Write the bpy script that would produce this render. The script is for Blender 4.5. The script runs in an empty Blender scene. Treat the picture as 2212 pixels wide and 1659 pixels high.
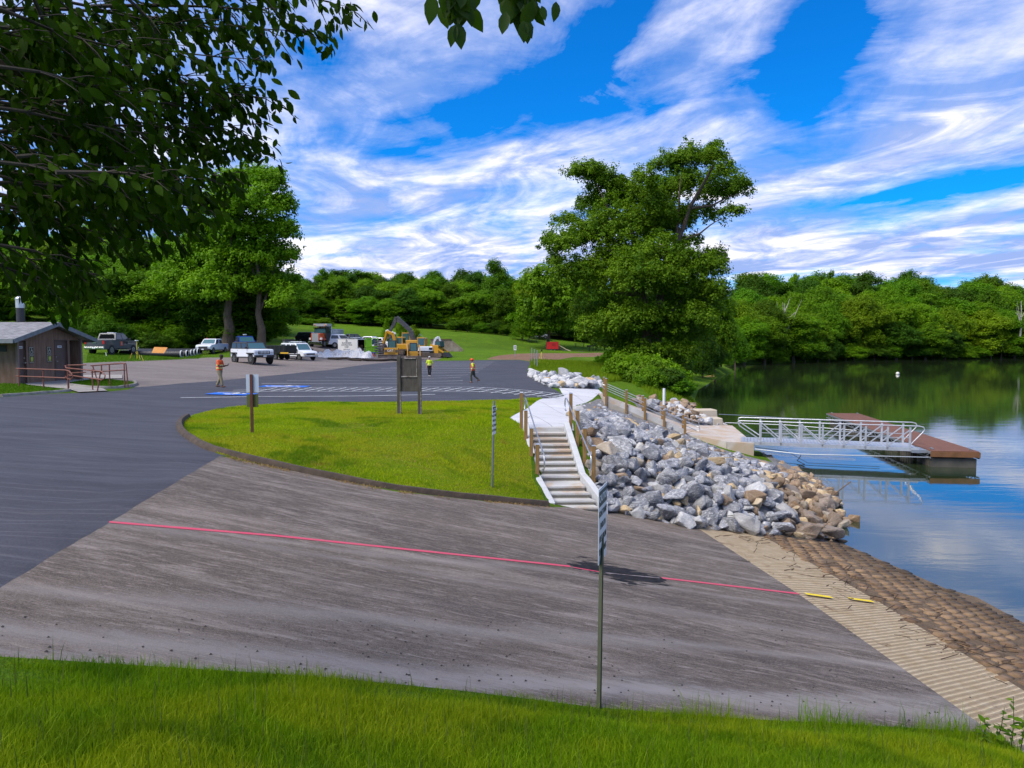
import bpy, bmesh, math, random
import numpy as np
from mathutils import Vector, Matrix, noise as mnoise
from mathutils.geometry import delaunay_2d_cdt
random.seed(7); RNG = np.random.default_rng(7)
SC = bpy.context.scene; COL = SC.collection
R = math.radians
# ---------------------------------------------------------------- camera
F = 1650.0; CX, CY = 1106.0, 829.5; EYE = 6.0
PITCH = math.atan(97.5 / F)
cam_d = bpy.data.cameras.new('camera'); cam = bpy.data.objects.new('camera', cam_d); COL.objects.link(cam)
cam.location = (0, 0, EYE); cam.rotation_euler = (math.pi / 2 - PITCH, 0, 0)
cam_d.sensor_width = 36; cam_d.lens = 36 * F / 2212; cam_d.clip_start = .05; cam_d.clip_end = 6000
SC.camera = cam
# ---------------------------------------------------------------- light
SC.view_settings.view_transform = 'Standard'; SC.view_settings.look = 'None'
SC.view_settings.exposure = 0.8; SC.view_settings.gamma = 1
SUN_EL, SUN_AZ = 52.0, -125.0        # azimuth clockwise from +Y
SUN_STRENGTH = 2.8
sd = bpy.data.lights.new('sun', 'SUN'); sd.energy = SUN_STRENGTH; sd.angle = R(42); sd.color = (1, .93, .82)
so = bpy.data.objects.new('sun', sd); COL.objects.link(so)
sv = Vector((math.sin(R(SUN_AZ)) * math.cos(R(SUN_EL)), math.cos(R(SUN_AZ)) * math.cos(R(SUN_EL)), math.sin(R(SUN_EL))))
so.rotation_euler = sv.to_track_quat('Z', 'Y').to_euler(); so.location = (-30, -20, 60)

class NT:
    """tiny node-tree builder"""
    def __init__(s, nt): s.nt = nt; s.n = nt.nodes; s.l = nt.links
    def new(s, t, **kw):
        x = s.n.new(t)
        for k, v in kw.items(): setattr(x, k, v)
        return x
    def put(s, sock, v):
        if v is None: return
        if hasattr(v, 'is_output'): s.l.new(v, sock)
        else:
            if hasattr(sock.default_value, '__len__') and len(sock.default_value) == 4 and len(v) == 3: v = (*v, 1)
            sock.default_value = v
    def math(s, op, a, b=None, c=None, clamp=False):
        x = s.new('ShaderNodeMath', operation=op, use_clamp=clamp)
        for i, v in enumerate((a, b, c)):
            if v is not None: s.put(x.inputs[i], v)
        return x.outputs[0]
    def vmath(s, op, a, b=None):
        x = s.new('ShaderNodeVectorMath', operation=op)
        s.put(x.inputs[0], a)
        if b is not None: s.put(x.inputs[1], b)
        return x.outputs[0]
    def mix(s, f, a, b, bt='MIX'):
        x = s.new('ShaderNodeMix', data_type='RGBA', blend_type=bt)
        s.put(x.inputs[0], f); s.put(x.inputs[6], a); s.put(x.inputs[7], b)
        return x.outputs[2]
    def noise(s, vec, scale, detail=4, rough=.55, dist=0):
        x = s.new('ShaderNodeTexNoise'); s.put(x.inputs['Vector'], vec)
        x.inputs['Scale'].default_value = scale; x.inputs['Detail'].default_value = detail
        x.inputs['Roughness'].default_value = rough; x.inputs['Distortion'].default_value = dist
        return x.outputs['Fac']
    def ramp(s, f, pts):
        x = s.new('ShaderNodeValToRGB'); s.put(x.inputs[0], f)
        e = x.color_ramp.elements
        while len(e) < len(pts): e.new(.5)
        for i, (p, c) in enumerate(pts):
            e[i].position = p; e[i].color = (*c, 1) if hasattr(c, '__len__') else (c, c, c, 1)
        return x.outputs[0]
    def mapr(s, f, a, b, c=0, d=1):
        x = s.new('ShaderNodeMapRange'); s.put(x.inputs[0], f)
        for i, v in enumerate((a, b, c, d)): x.inputs[i + 1].default_value = v
        return x.outputs[0]
    def mapping(s, vec, scale=(1, 1, 1), rot=(0, 0, 0), loc=(0, 0, 0)):
        x = s.new('ShaderNodeMapping'); s.put(x.inputs['Vector'], vec)
        x.inputs['Scale'].default_value = scale; x.inputs['Rotation'].default_value = rot; x.inputs['Location'].default_value = loc
        return x.outputs[0]
# ---------------------------------------------------------------- sky with streaky clouds
W = bpy.data.worlds.new('World'); SC.world = W; W.use_nodes = True
t = NT(W.node_tree); t.n.clear()
sky = t.new('ShaderNodeTexSky'); sky.sky_type = 'NISHITA'; sky.sun_disc = False
sky.sun_elevation = R(SUN_EL); sky.sun_rotation = R(SUN_AZ); sky.air_density = 1.0; sky.ozone_density = 3.0; sky.dust_density = .3
tc = t.new('ShaderNodeTexCoord').outputs['Generated']
sep = t.new('ShaderNodeSeparateXYZ'); t.put(sep.inputs[0], tc)
X, Y, Z = sep.outputs
zc = t.math('MAXIMUM', Z, 0.0)
den = t.math('ADD', zc, .09)
comb = t.new('ShaderNodeCombineXYZ')
t.put(comb.inputs[0], t.math('DIVIDE', X, den)); t.put(comb.inputs[1], t.math('DIVIDE', Y, den))
plane = comb.outputs[0]
rot = t.mapping(plane, (1, 1, 1), (0, 0, R(-28)), (0, 0, 0))
streak = t.mapping(rot, (1.0, .6, 1))
n1 = t.noise(streak, .95, 8, .60, 1.3)
n2 = t.noise(t.mapping(rot, (1, .8, 1), loc=(3, 7, 0)), 3.1, 7, .62, .9)
n3 = t.noise(t.mapping(plane, (1, 1, 1), loc=(9, 2, 0)), 8.0, 5, .6)
dens = t.math('ADD', t.math('MULTIPLY', n1, .66), t.math('ADD', t.math('MULTIPLY', n2, .25), t.math('MULTIPLY', n3, .05)))
# broad clear patches and cloud banks, placed by direction in the sky (u = azimuth tan, v = elevation tan)
ysafe = t.math('MAXIMUM', Y, .05)
U = t.math('DIVIDE', X, ysafe); V = t.math('DIVIDE', Z, ysafe)
def blob(u, v, ru, rv, ang, amp):
    a = t.math('SUBTRACT', U, u); b = t.math('SUBTRACT', V, v); c_, s_ = math.cos(R(ang)), math.sin(R(ang))
    p = t.math('DIVIDE', t.math('ADD', t.math('MULTIPLY', a, c_), t.math('MULTIPLY', b, s_)), ru)
    q = t.math('DIVIDE', t.math('SUBTRACT', t.math('MULTIPLY', b, c_), t.math('MULTIPLY', a, s_)), rv)
    r2 = t.math('ADD', t.math('MULTIPLY', p, p), t.math('MULTIPLY', q, q))
    return t.math('MULTIPLY', t.math('EXPONENT', t.math('MULTIPLY', r2, -1)), amp)
def uv(px, py): return ((px - CX) / F, (732 - py) / F)
BL = [(1740, 150, 150, 85, 62, -.17), (1080, 225, 240, 40, 12, -.15), (1850, 435, 330, 20, 9, -.115), (1330, 70, 380, 60, 35, -.09),
      (2000, 400, 200, 18, 12, -.04), (850, 478, 90, 14, 0, -.13), (860, 335, 120, 22, -8, -.07), (760, 555, 120, 8, 0, -.06), (1300, 250, 200, 20, 12, -.08), (690, 160, 130, 80, -20, -.05),
      (1760, 60, 200, 80, 40, -.06), (900, 10, 130, 60, 30, -.03), (2150, 130, 330, 70, 42, .13), (1900, 540, 500, 65, 0, .10), (800, 400, 330, 60, 3, .07), (1000, 560, 500, 50, 0, .10), (640, 60, 200, 70, 45, .05), (1240, 340, 180, 35, 14, .05), (1500, 150, 160, 30, 35, .05), (2000, 315, 330, 60, 20, .08), (1900, 590, 500, 60, 0, .06), (800, 560, 400, 60, 0, .06)]
for (px, py, rx, ry, an, am) in BL:
    u, v = uv(px, py); dens = t.math('ADD', dens, blob(u, v, rx / F, ry / F, an, am))
cover = t.mapr(dens, .362, .585)
cover = t.math('POWER', cover, .9, clamp=True)
shade = t.noise(t.mapping(rot, (1, .62, 1), loc=(1.3, 4.4, 0)), 2.0, 8, .62, .9)
shade = t.mapr(t.math('ADD', shade, t.math('MULTIPLY', n3, .14)), .48, .74)
cl = t.ramp(shade, [(0, (.20, .28, .52)), (.35, (.36, .41, .60)), (.65, (.58, .58, .68)), (1, (.80, .77, .77))])
blue = t.mix(1, sky.outputs[0], (.03, .80, 1.70), 'MULTIPLY')
bs = t.new('ShaderNodeVectorMath', operation='SCALE'); t.put(bs.inputs[0], blue); bs.inputs['Scale'].default_value = .062
skyc = t.mix(cover, bs.outputs[0], cl)
below = t.mapr(Z, -.02, 0)
skyc = t.mix(below, (.10, .12, .08), skyc)
bg = t.new('ShaderNodeBackground'); t.put(bg.inputs[0], skyc); bg.inputs[1].default_value = 1.04
out = t.new('ShaderNodeOutputWorld'); t.l.new(bg.outputs[0], out.inputs[0])
try: W.cycles.sampling_method = 'MANUAL'; W.cycles.sample_map_resolution = 512
except Exception: pass
SC.cycles.max_bounces = 6; SC.cycles.diffuse_bounces = 3; SC.cycles.glossy_bounces = 3; SC.cycles.transmission_bounces = 4
SC.cycles.transparent_max_bounces = 4; SC.cycles.caustics_reflective = False; SC.cycles.caustics_refractive = False
SC.render.use_persistent_data = False
# ---------------------------------------------------------------- helpers
def ray(px, py):
    dx, dy = (px - CX) / F, (CY - py) / F
    v = Vector((dx, math.cos(PITCH) + dy * math.sin(PITCH), -math.sin(PITCH) + dy * math.cos(PITCH)))
    return v / v.y
def at(px, py, D):
    v = ray(px, py); return Vector((v.x * D, D, EYE + v.z * D))
def atz(px, py, z):
    v = ray(px, py); D = (z - EYE) / v.z; return Vector((v.x * D, D, z))
def tag(o, label=None, cat=None, group=None, kind=None):
    if label: o['label'] = label
    if cat: o['category'] = cat
    if group: o['group'] = group
    if kind: o['kind'] = kind
    return o
def link(name, me, parent=None, mats=()):
    o = bpy.data.objects.new(name, me); COL.objects.link(o)
    for m in mats: me.materials.append(m)
    if parent: o.parent = parent
    return o
def empty(name, loc=(0, 0, 0), rz=0, label=None, cat=None, group=None):
    o = bpy.data.objects.new(name, None); COL.objects.link(o); o.location = loc; o.rotation_euler = (0, 0, rz)
    o.empty_display_size = .1
    return tag(o, label, cat, group)
def kids(o): return [c for c in bpy.data.objects if c.parent == o]
def copy_tree(o, loc=None, rz=None, label=None, parent=None, tree=None):
    c = o.copy(); COL.objects.link(c); c.parent = parent
    if loc is not None: c.location = loc
    if rz is not None: c.rotation_euler = (0, 0, rz)
    if label: c['label'] = label
    for ch in (tree or TREE(o)): copy_tree(ch[0], parent=c, tree=ch[1] or [None][:0] or ch[1])
    return c
def TREE(o): return [(c, TREE(c)) for c in kids(o)]
def copy_tree(o, loc=None, rz=None, label=None, parent=None, tree=None):
    if tree is None: tree = TREE(o)
    c = o.copy(); COL.objects.link(c); c.parent = parent
    if loc is not None: c.location = loc
    if rz is not None: c.rotation_euler = (0, 0, rz)
    if label: c['label'] = label
    for ch, sub in tree: copy_tree(ch, parent=c, tree=sub)
    return c
def fast_mesh(name, V_, F_, smooth=False, attr=None):
    """V_ (n,3) array, F_ (m,k) array of equal-sized faces"""
    me = bpy.data.meshes.new(name); V_ = np.asarray(V_, np.float32); F_ = np.asarray(F_, np.int32)
    m, k = F_.shape
    me.vertices.add(len(V_)); me.vertices.foreach_set('co', V_.ravel())
    me.loops.add(m * k); me.loops.foreach_set('vertex_index', F_.ravel())
    me.polygons.add(m); me.polygons.foreach_set('loop_start', np.arange(0, m * k, k, dtype=np.int32))
    me.polygons.foreach_set('loop_total', np.full(m, k, np.int32))
    if smooth: me.polygons.foreach_set('use_smooth', np.ones(m, bool))
    me.update(calc_edges=True)
    if attr is not None:
        a = me.attributes.new('rnd', 'FLOAT', 'FACE'); a.data.foreach_set('value', np.asarray(attr, np.float32))
    return me
class MB:
    """collects simple shapes into one mesh"""
    def __init__(s): s.v = []; s.f = []; s.mi = []; s.cur = 0; s.M = None
    def add(s, vs, fs):
        b = len(s.v)
        for p in vs:
            p = Vector(p)
            s.v.append(s.M @ p if s.M else p)
        for f in fs: s.f.append([b + i for i in f]); s.mi.append(s.cur)
        return s
    def box(s, c, d, rz=0, tap=1.0, M=None, tapy=None):
        """box centred at c (x,y,z centre) with size d; top scaled by tap"""
        hx, hy, hz = d[0] / 2, d[1] / 2, d[2] / 2; ty = tap if tapy is None else tapy
        P = [(-hx, -hy, -hz), (hx, -hy, -hz), (hx, hy, -hz), (-hx, hy, -hz), (-hx * tap, -hy * ty, hz), (hx * tap, -hy * ty, hz), (hx * tap, hy * ty, hz), (-hx * tap, hy * ty, hz)]
        m = M if M is not None else Matrix.Rotation(rz, 3, 'Z')
        P = [m @ Vector(p) + Vector(c) for p in P]
        return s.add(P, [(0, 3, 2, 1), (4, 5, 6, 7), (0, 1, 5, 4), (1, 2, 6, 5), (2, 3, 7, 6), (3, 0, 4, 7)])
    def bar(s, a, b, w, h=None, up=(0, 0, 1)):
        """rectangular bar from a to b"""
        a, b = Vector(a), Vector(b); h = h or w; d = (b - a).normalized(); u = Vector(up)
        if abs(d.dot(u)) > .99: u = Vector((0, 1, 0))
        sx = d.cross(u).normalized(); sy = sx.cross(d).normalized()
        P = [e + sx * i * w / 2 + sy * j * h / 2 for e in (a, b) for i, j in ((-1, -1), (1, -1), (1, 1), (-1, 1))]
        return s.add(P, [(0, 3, 2, 1), (4, 5, 6, 7), (0, 1, 5, 4), (1, 2, 6, 5), (2, 3, 7, 6), (3, 0, 4, 7)])
    def tube(s, pts, r, n=8, cap=True):
        pts = [Vector(p) for p in pts]; rs = r if hasattr(r, '__len__') else [r] * len(pts)
        rings = []; prev = None
        for i, p in enumerate(pts):
            d = (pts[min(i + 1, len(pts) - 1)] - pts[max(i - 1, 0)])
            d = d.normalized() if d.length > 1e-9 else Vector((0, 0, 1))
            if prev is None:
                u = Vector((0, 0, 1)) if abs(d.z) < .9 else Vector((1, 0, 0))
                sx = d.cross(u).normalized()
            else:
                sx = (prev - d * prev.dot(d)).normalized()
            prev = sx; sy = d.cross(sx)
            rings.append([p + (sx * math.cos(2 * math.pi * k / n) + sy * math.sin(2 * math.pi * k / n)) * rs[i] for k in range(n)])
        fs = [(i * n + k, i * n + (k + 1) % n, (i + 1) * n + (k + 1) % n, (i + 1) * n + k) for i in range(len(pts) - 1) for k in range(n)]
        if cap: fs += [tuple(range(n))[::-1], tuple((len(pts) - 1) * n + k for k in range(n))]
        return s.add([q for r_ in rings for q in r_], fs)
    def prism(s, poly, lo, hi, axis='z', taper=None):
        """extrude 2-D polygon. axis z: (x,y); y: (x,z) from y=lo..hi; x: (y,z)"""
        def pt(p, h):
            if axis == 'z': return (p[0], p[1], h)
            if axis == 'y': return (p[0], h, p[1])
            return (h, p[0], p[1])
        n = len(poly)
        V_ = [pt(p, lo) for p in poly] + [pt(p, hi) for p in (taper or poly)]
        return s.add(V_, [tuple(range(n))[::-1], tuple(range(n, 2 * n))] + [(i, (i + 1) % n, n + (i + 1) % n, n + i) for i in range(n)])
    def loft(s, rings, cap=True):
        n = len(rings[0]); fs = [(i * n + k, i * n + (k + 1) % n, (i + 1) * n + (k + 1) % n, (i + 1) * n + k) for i in range(len(rings) - 1) for k in range(n)]
        if cap: fs += [tuple(range(n))[::-1], tuple((len(rings) - 1) * n + k for k in range(n))]
        return s.add([q for r_ in rings for q in r_], fs)
    def ball(s, c, r, n=10, m=6):
        r = r if hasattr(r, '__len__') else (r, r, r); rings = []
        for i in range(m + 1):
            th = math.pi * i / m
            rings.append([(c[0] + r[0] * math.sin(th) * math.cos(2 * math.pi * k / n), c[1] + r[1] * math.sin(th) * math.sin(2 * math.pi * k / n), c[2] - r[2] * math.cos(th)) for k in range(n)])
        return s.loft(rings, False)
    def build(s, name, mats, parent=None, smooth=False, bevel=0, label=None):
        me = bpy.data.meshes.new(name); me.from_pydata([tuple(p) for p in s.v], [], s.f)
        mats = mats if isinstance(mats, (list, tuple)) else [mats]
        o = link(name, me, parent, mats)
        if len(mats) > 1: me.polygons.foreach_set('material_index', s.mi)
        bm = bmesh.new(); bm.from_mesh(me); bmesh.ops.recalc_face_normals(bm, faces=bm.faces)
        if bevel: bmesh.ops.bevel(bm, geom=[e for e in bm.edges if len(e.link_faces) == 2 and e.calc_face_angle(0) > .5], offset=bevel, segments=1, affect='EDGES')
        bm.to_mesh(me); bm.free()
        if smooth:
            for p in me.polygons: p.use_smooth = True
            try: me.set_sharp_from_angle(angle=R(45))
            except Exception: pass
        if label: o['label'] = label
        return o
# ---------------------------------------------------------------- materials
def mat(name, col, rough=.7, metal=0., var=None, vscale=4., bump=0., bscale=None, objrand=0., spec=None, stretch=None, coord='Object', emit=None):
    m = bpy.data.materials.new(name); m.use_nodes = True; t = NT(m.node_tree)
    b = m.node_tree.nodes['Principled BSDF']; b.inputs['Roughness'].default_value = rough; b.inputs['Metallic'].default_value = metal
    if spec is not None: b.inputs['Specular IOR Level'].default_value = spec
    c = (*col, 1)
    vec = t.new('ShaderNodeTexCoord').outputs[coord]
    if stretch: vec = t.mapping(vec, stretch)
    if var is not None:
        f = t.mapr(t.noise(vec, vscale, 5, .6), .35, .65)
        c = t.mix(f, col, var)
    if objrand:
        oi = t.new('ShaderNodeObjectInfo').outputs['Random']
        k = t.mapr(oi, 0, 1, 1 - objrand, 1 + objrand)
        hs = t.new('ShaderNodeHueSaturation'); t.put(hs.inputs['Value'], k); t.put(hs.inputs['Color'], c); c = hs.outputs[0]
    t.put(b.inputs['Base Color'], c)
    if bump:
        bn = t.new('ShaderNodeBump'); bn.inputs['Strength'].default_value = 1; bn.inputs['Distance'].default_value = bump
        t.put(bn.inputs['Height'], t.noise(vec, bscale or vscale * 4, 4, .6)); t.l.new(bn.outputs[0], b.inputs['Normal'])
    if emit:
        b.inputs['Emission Color'].default_value = (*col, 1); b.inputs['Emission Strength'].default_value = emit
    return m
def leaf_mat(name, c1, c2, trans=.25, rough=.55, nscale=.35, orand=.18, gloss=.12, patch=None):
    """foliage: colour varies per leaf, per clump and per tree"""
    m = bpy.data.materials.new(name); m.use_nodes = True; t = NT(m.node_tree); nt = m.node_tree
    b = nt.nodes['Principled BSDF']; b.inputs['Roughness'].default_value = rough; b.inputs['Specular IOR Level'].default_value = gloss
    a = t.new('ShaderNodeAttribute', attribute_name='rnd').outputs['Fac']
    tcn = t.new('ShaderNodeTexCoord').outputs['Object']
    f = t.math('ADD', t.math('MULTIPLY', a, .5), t.math('MULTIPLY', t.noise(tcn, nscale, 3), .7))
    c = t.mix(t.mapr(f, .25, .85), c1, c2)
    if patch:
        for (pc, ps, lo, hi, k) in patch: c = t.mix(t.mapr(t.noise(t.mapping(tcn, loc=(ps * 3, k, 0)), ps, 5, .65, .5), lo, hi, 0, k), c, pc)
    oi = t.new('ShaderNodeObjectInfo').outputs['Random']
    hs = t.new('ShaderNodeHueSaturation'); t.put(hs.inputs['Color'], c)
    t.put(hs.inputs['Value'], t.mapr(oi, 0, 1, 1 - orand, 1 + orand))
    t.put(hs.inputs['Hue'], t.mapr(t.math('FRACT', t.math('MULTIPLY', oi, 7.3)), 0, 1, .488, .508))
    t.put(b.inputs['Base Color'], hs.outputs[0])
    tr = t.new('ShaderNodeBsdfTranslucent'); t.put(tr.inputs[0], t.mix(1, hs.outputs[0], (1.1, 1.25, .5), 'MULTIPLY'))
    mx = t.new('ShaderNodeMixShader'); mx.inputs[0].default_value = trans
    t.l.new(b.outputs[0], mx.inputs[1]); t.l.new(tr.outputs[0], mx.inputs[2])
    t.l.new(mx.outputs[0], nt.nodes['Material Output'].inputs[0])
    return m
# ================================================================ terrain
def lotz(x, y): return None
RAMP = lambda x, y: 2.663 - .195 * x - .0347 * y
def on_ramp(px, py):
    v = ray(px, py); k = (EYE - 2.663) / (-v.z - .195 * v.x - .0347); return Vector((v.x * k, k, EYE + v.z * k))
# river outline (world x,y), shoreline from bottom-right going up, then the far bank
sh = [atz(2212, 1345, 0), atz(2110, 1290, 0), atz(2000, 1240, 0), atz(1900, 1200, 0), atz(1800, 1160, 0), atz(1790, 1120, 0), atz(1815, 1075, 0), atz(1760, 1030, 0), atz(1640, 975, 0)]
SHORE = [(p.x, p.y) for p in sh] + [(12.9, 41), (13.8, 50), (15.2, 58), (16.5, 66), (18.0, 75), (22, 90), (27, 104), (33, 122), (41, 140)]
SHORE = [(12.2, -40), (11.6, 2), (11.2, 10)] + SHORE
FAR = [atz(1560, 789, 0), atz(1640, 785, 0), atz(1720, 782, 0), atz(1800, 779, 0), atz(1900, 777, 0), atz(2050, 775.5, 0), atz(2212, 773, 0), atz(2400, 770, 0)]
FAR = [(p.x, p.y) for p in FAR] + [(330, 330), (600, 380), (900, 300)]
RIVER = np.array(SHORE + FAR + [(900, -400), (40, -400), (14, -120)])
def inside(P, poly):
    P = np.asarray(P); x, y = P[:, 0], P[:, 1]; c = np.zeros(len(P), bool); n = len(poly)
    for i in range(n):
        x1, y1 = poly[i][:2]; x2, y2 = poly[(i + 1) % n][:2]
        if y1 == y2: continue
        c ^= ((y1 > y) != (y2 > y)) & (x < (x2 - x1) * (y - y1) / (y2 - y1) + x1)
    return c
def pdist(P, poly, closed=True):
    P = np.asarray(P, float); d = np.full(len(P), 1e9); n = len(poly)
    for i in range(n if closed else n - 1):
        a = np.array(poly[i][:2], float); b = np.array(poly[(i + 1) % n][:2], float); ab = b - a
        tt = np.clip(((P - a) @ ab) / max(ab @ ab, 1e-12), 0, 1)
        d = np.minimum(d, np.hypot(*(P - (a + tt[:, None] * ab)).T))
    return d
# control points: pixel + distance -> height
CP = [(475, 837.6, 41.5), (928, 814, 65.6), (1022, 828.7, 56.6), (543, 785, 77), (640, 777.6, 97), (455, 773.3, 96), (240, 763.3, 77), (300, 781, 66),
      (150, 823, 39), (42, 831, 36), (0, 862, 27), (290, 834, 40), (400, 905, 25), (545, 873, 31), (860, 869, 34), (862, 893, 27), (545, 935, 22),
      (1170, 862, 37), (1192, 922.5, 24), (1225, 915, 24.6), (1100, 905, 26), (1217, 854, 42), (1290, 846, 45), (1143, 800, 76), (1140, 812, 64), (1300, 790, 84), (1300, 812, 66), (1420, 835, 58),
      (1200, 770, 118), (1180, 761, 150), (640, 711, 150), (760, 714, 152), (900, 718, 154), (1000, 722, 156), (1100, 728, 160), (1200, 740, 165), (700, 752, 122), (820, 760, 118), (900, 770, 112), (740, 772, 118), (1050, 770, 108), (1000, 779, 98), (1100, 776, 100), (1060, 760, 124),
      (980, 757, 126), (760, 769, 124), (560, 745, 110), (420, 752, 110), (480, 750, 96), (1400, 760, 150), (1300, 750, 160), (1500, 775, 130), (200, 760, 92), (50, 770, 62), (1390, 797, 80), (670, 738, 150), (1000, 779, 108), (870, 780, 104), (860,820,60), (700, 800, 75), (1075, 790, 80)]
cp = [tuple(at(*c)) for c in CP]
for px, py in [(475, 985), (0, 1270), (380, 1200), (900, 1150), (1240, 1095), (1300, 1300), (1600, 1400), (1725, 1283), (1500, 1138), (2000, 1480), (0, 1420), (600, 1450), (1290, 1530), (2140, 1580), (850, 1057), (1190, 1088), (600, 1300), (1900, 1290)]:
    cp.append(tuple(on_ramp(px, py)))
for a in [(0, 0, 4.4), (-3, 0, 4.5), (3, 0, 4.2), (0, -6, 4.9), (-8, 0, 4.9), (7, 0, 3.4), (-16, -2, 5.0), (0, -25, 6), (-16, 9, 4.0), (-12, 16, 3.75), (-30, 20, 4.4), (-50, 30, 5), (-40, 50, 4.6), (-60, 80, 6), (-90, 60, 8), (-70, 120, 9), (-120, 160, 14), (-40, 180, 9.5), (0, 200, 8), (40, 210, 6), (-150, 0, 14), (-60, -60, 10),
          (2.2, 30, 2.95), (4.5, 35, 2.85), (4.2, 24, 2.55), (4.0, 28, 2.85), (6.2, 22, 1.35), (6.3, 26, 1.9), (6.8, 30, 1.75), (7.6, 34, 1.4), (5.9, 34, 2.1), (5.4, 38.5, 2.1), (7.2, 38.5, 1.5), (9.2, 38, .75), (9.6, 34, .75), (11, 37, .35), (8.6, 22.5, .5), (9.3, 28, .7), (12.0, 45, .8), (10, 52, 2.0), (14, 62, 1.3), (12, 70, 2.3), (17, 85, 2.0),
          (8.2, 19.5, .45), (9.0, 12, .4), (9.5, 5, .5), (5, 2, 3.9)]: cp.append(a)
for q in SHORE[3:]: cp.append((q[0], q[1], 0.03))
for q in FAR: cp.append((q[0], q[1], 0.1))
for q in FAR[:-1]: cp.append((q[0] + (-2 if q[0] < 60 else 3), q[1] + 14, 2.0))
for q in FAR: cp.append((q[0] + 10, q[1] + 90, 9.0))
cp = np.array(cp, float)
def tps_fit(c, lam=.0):
    n = len(c); d = np.hypot(c[:, None, 0] - c[None, :, 0], c[:, None, 1] - c[None, :, 1])
    K = np.where(d > 1e-9, d, 0.)            # linear kernel: no overshoot
    A = np.zeros((n + 3, n + 3)); A[:n, :n] = K + lam * np.eye(n); Pm = np.c_[np.ones(n), c[:, :2]]
    A[:n, n:] = Pm; A[n:, :n] = Pm.T
    return np.linalg.lstsq(A, np.r_[c[:, 2], 0, 0, 0], rcond=None)[0]
TW = tps_fit(cp, -.35)
def land(P):
    P = np.asarray(P, float); o = np.empty(len(P))
    for i in range(0, len(P), 20000):
        Q = P[i:i + 20000]; d = np.sqrt((Q[:, None, 0] - cp[None, :, 0]) ** 2 + (Q[:, None, 1] - cp[None, :, 1]) ** 2 + .6)
        o[i:i + 20000] = d @ TW[:-3] + TW[-3] + Q @ TW[-2:]
    return o
edge_r = [on_ramp(1500, 1136), on_ramp(1725, 1283), on_ramp(2140, 1580), on_ramp(2212, 1632)]
RAMP_POLY = [tuple(on_ramp(*q))[:2] for q in [(0, 1270), (240, 1126), (475, 985), (600, 1011), (850, 1061), (1050, 1083), (1189, 1095), (1290, 1097), (1400, 1117), (1500, 1138), (1600, 1150), (1800, 1165)]]
_s0 = [Vector(p) for p in RAMP_POLY[:3]]; _sm = []
for _a, _b in zip(_s0, _s0[1:]):
    for _k in range(12): _q = _a.lerp(_b, _k / 12); _sm.append((_q.x + (random.uniform(-.014, .014) if _k else 0), _q.y + (random.uniform(-.014, .014) if _k else 0)))
SEAM = _sm + [tuple(_s0[2])]; KPT = RAMP_POLY[2]; RAMP_POLY = SEAM + RAMP_POLY[3:]
RAMP_POLY += [(10.9, 19), (11.2, 10), (11.4, 4.5), (9, 6.6)] + [tuple(on_ramp(*q))[:2] for q in [(2212, 1610), (2140, 1583), (1900, 1568), (1600, 1552), (1290, 1528), (1000, 1492), (700, 1462), (350, 1440), (0, 1418), (-300, 1405)]] + [(-7.6, 6.9), (-6.0, 7.2)]
def G(P):
    P = np.atleast_2d(np.asarray(P, float))[:, :2]
    z = land(P)
    near = (np.abs(P[:, 0]) < 25) & (P[:, 1] < 35) & (P[:, 1] > -5)
    if near.any():
        Q = P[near]; ins = inside(Q, RAMP_POLY); d = np.where(ins, 0, pdist(Q, RAMP_POLY)); w = np.clip(1 - d / 1.1, 0, 1); w = w * w * (3 - 2 * w)
        z[near] = z[near] * (1 - w) + RAMP(Q[:, 0], Q[:, 1]) * w
    rv = (P[:, 0] > 5)
    if rv.any():
        Q = P[rv]; ins = inside(Q, RIVER); d = pdist(Q, RIVER); zz = z[rv]
        w = np.clip(d / 1.5, 0, 1); rm = inside(Q, RAMP_POLY)
        zz = np.where(ins, -np.minimum(2.5, .22 * d), np.where(rm, zz, np.maximum(zz, .05) * w + .02 * (1 - w)))
        z[rv] = zz
    return z
_G0 = G
ST_POLY = [(.52, 24.2), (1.66, 24.2), (1.95, 20.4), (2.28, 19.3), (1.12, 19.3), (.80, 20.4)]
WK_POLY = [tuple(at(1309, 861, 41.0))[:2], tuple(at(1480, 936, 39.9))[:2], tuple(at(1570, 958, 38.4))[:2], tuple(at(1629, 959, 38.1))[:2], tuple(at(1582, 920, 46))[:2], tuple(at(1470, 903, 44.6))[:2], tuple(at(1292, 838, 45.5))[:2]]
def G(P):
    P = np.atleast_2d(np.asarray(P, float))[:, :2]; z = _G0(P)
    a = inside(P, ST_POLY); y = P[:, 1]
    prof = np.interp(y, [19.3, 20.35, 21.15, 24.05], [1.5, 1.75, 1.85, 2.85]) - .12
    z = np.where(a, np.minimum(z, prof), z)
    b = inside(P, WK_POLY); k = np.interp(P[:, 0], [5.0, 9.0, 12.0], [2.62, .95, .5]) - .12
    z = np.where(b, np.minimum(z, k), z)
    # keep the ground off the near face of the walkway
    return z
def g1(x, y): return float(G([(x, y)])[0])
def hit(px, py, d0=4., d1=320.):
    """first point of the ground along the pixel's ray"""
    v = ray(px, py); D = np.geomspace(d0, d1, 900); P = np.c_[v.x * D, D]; h = EYE + v.z * D - G(P)
    k = np.argmax(h <= 0) if (h <= 0).any() else len(D) - 1
    if k > 0 and h[k] <= 0: tt = h[k - 1] / (h[k - 1] - h[k]); d = D[k - 1] + tt * (D[k] - D[k - 1])
    else: d = D[k]
    return Vector((v.x * d, d, EYE + v.z * d))
def H(*pts): return [tuple(hit(*p))[:2] for p in pts]
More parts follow.
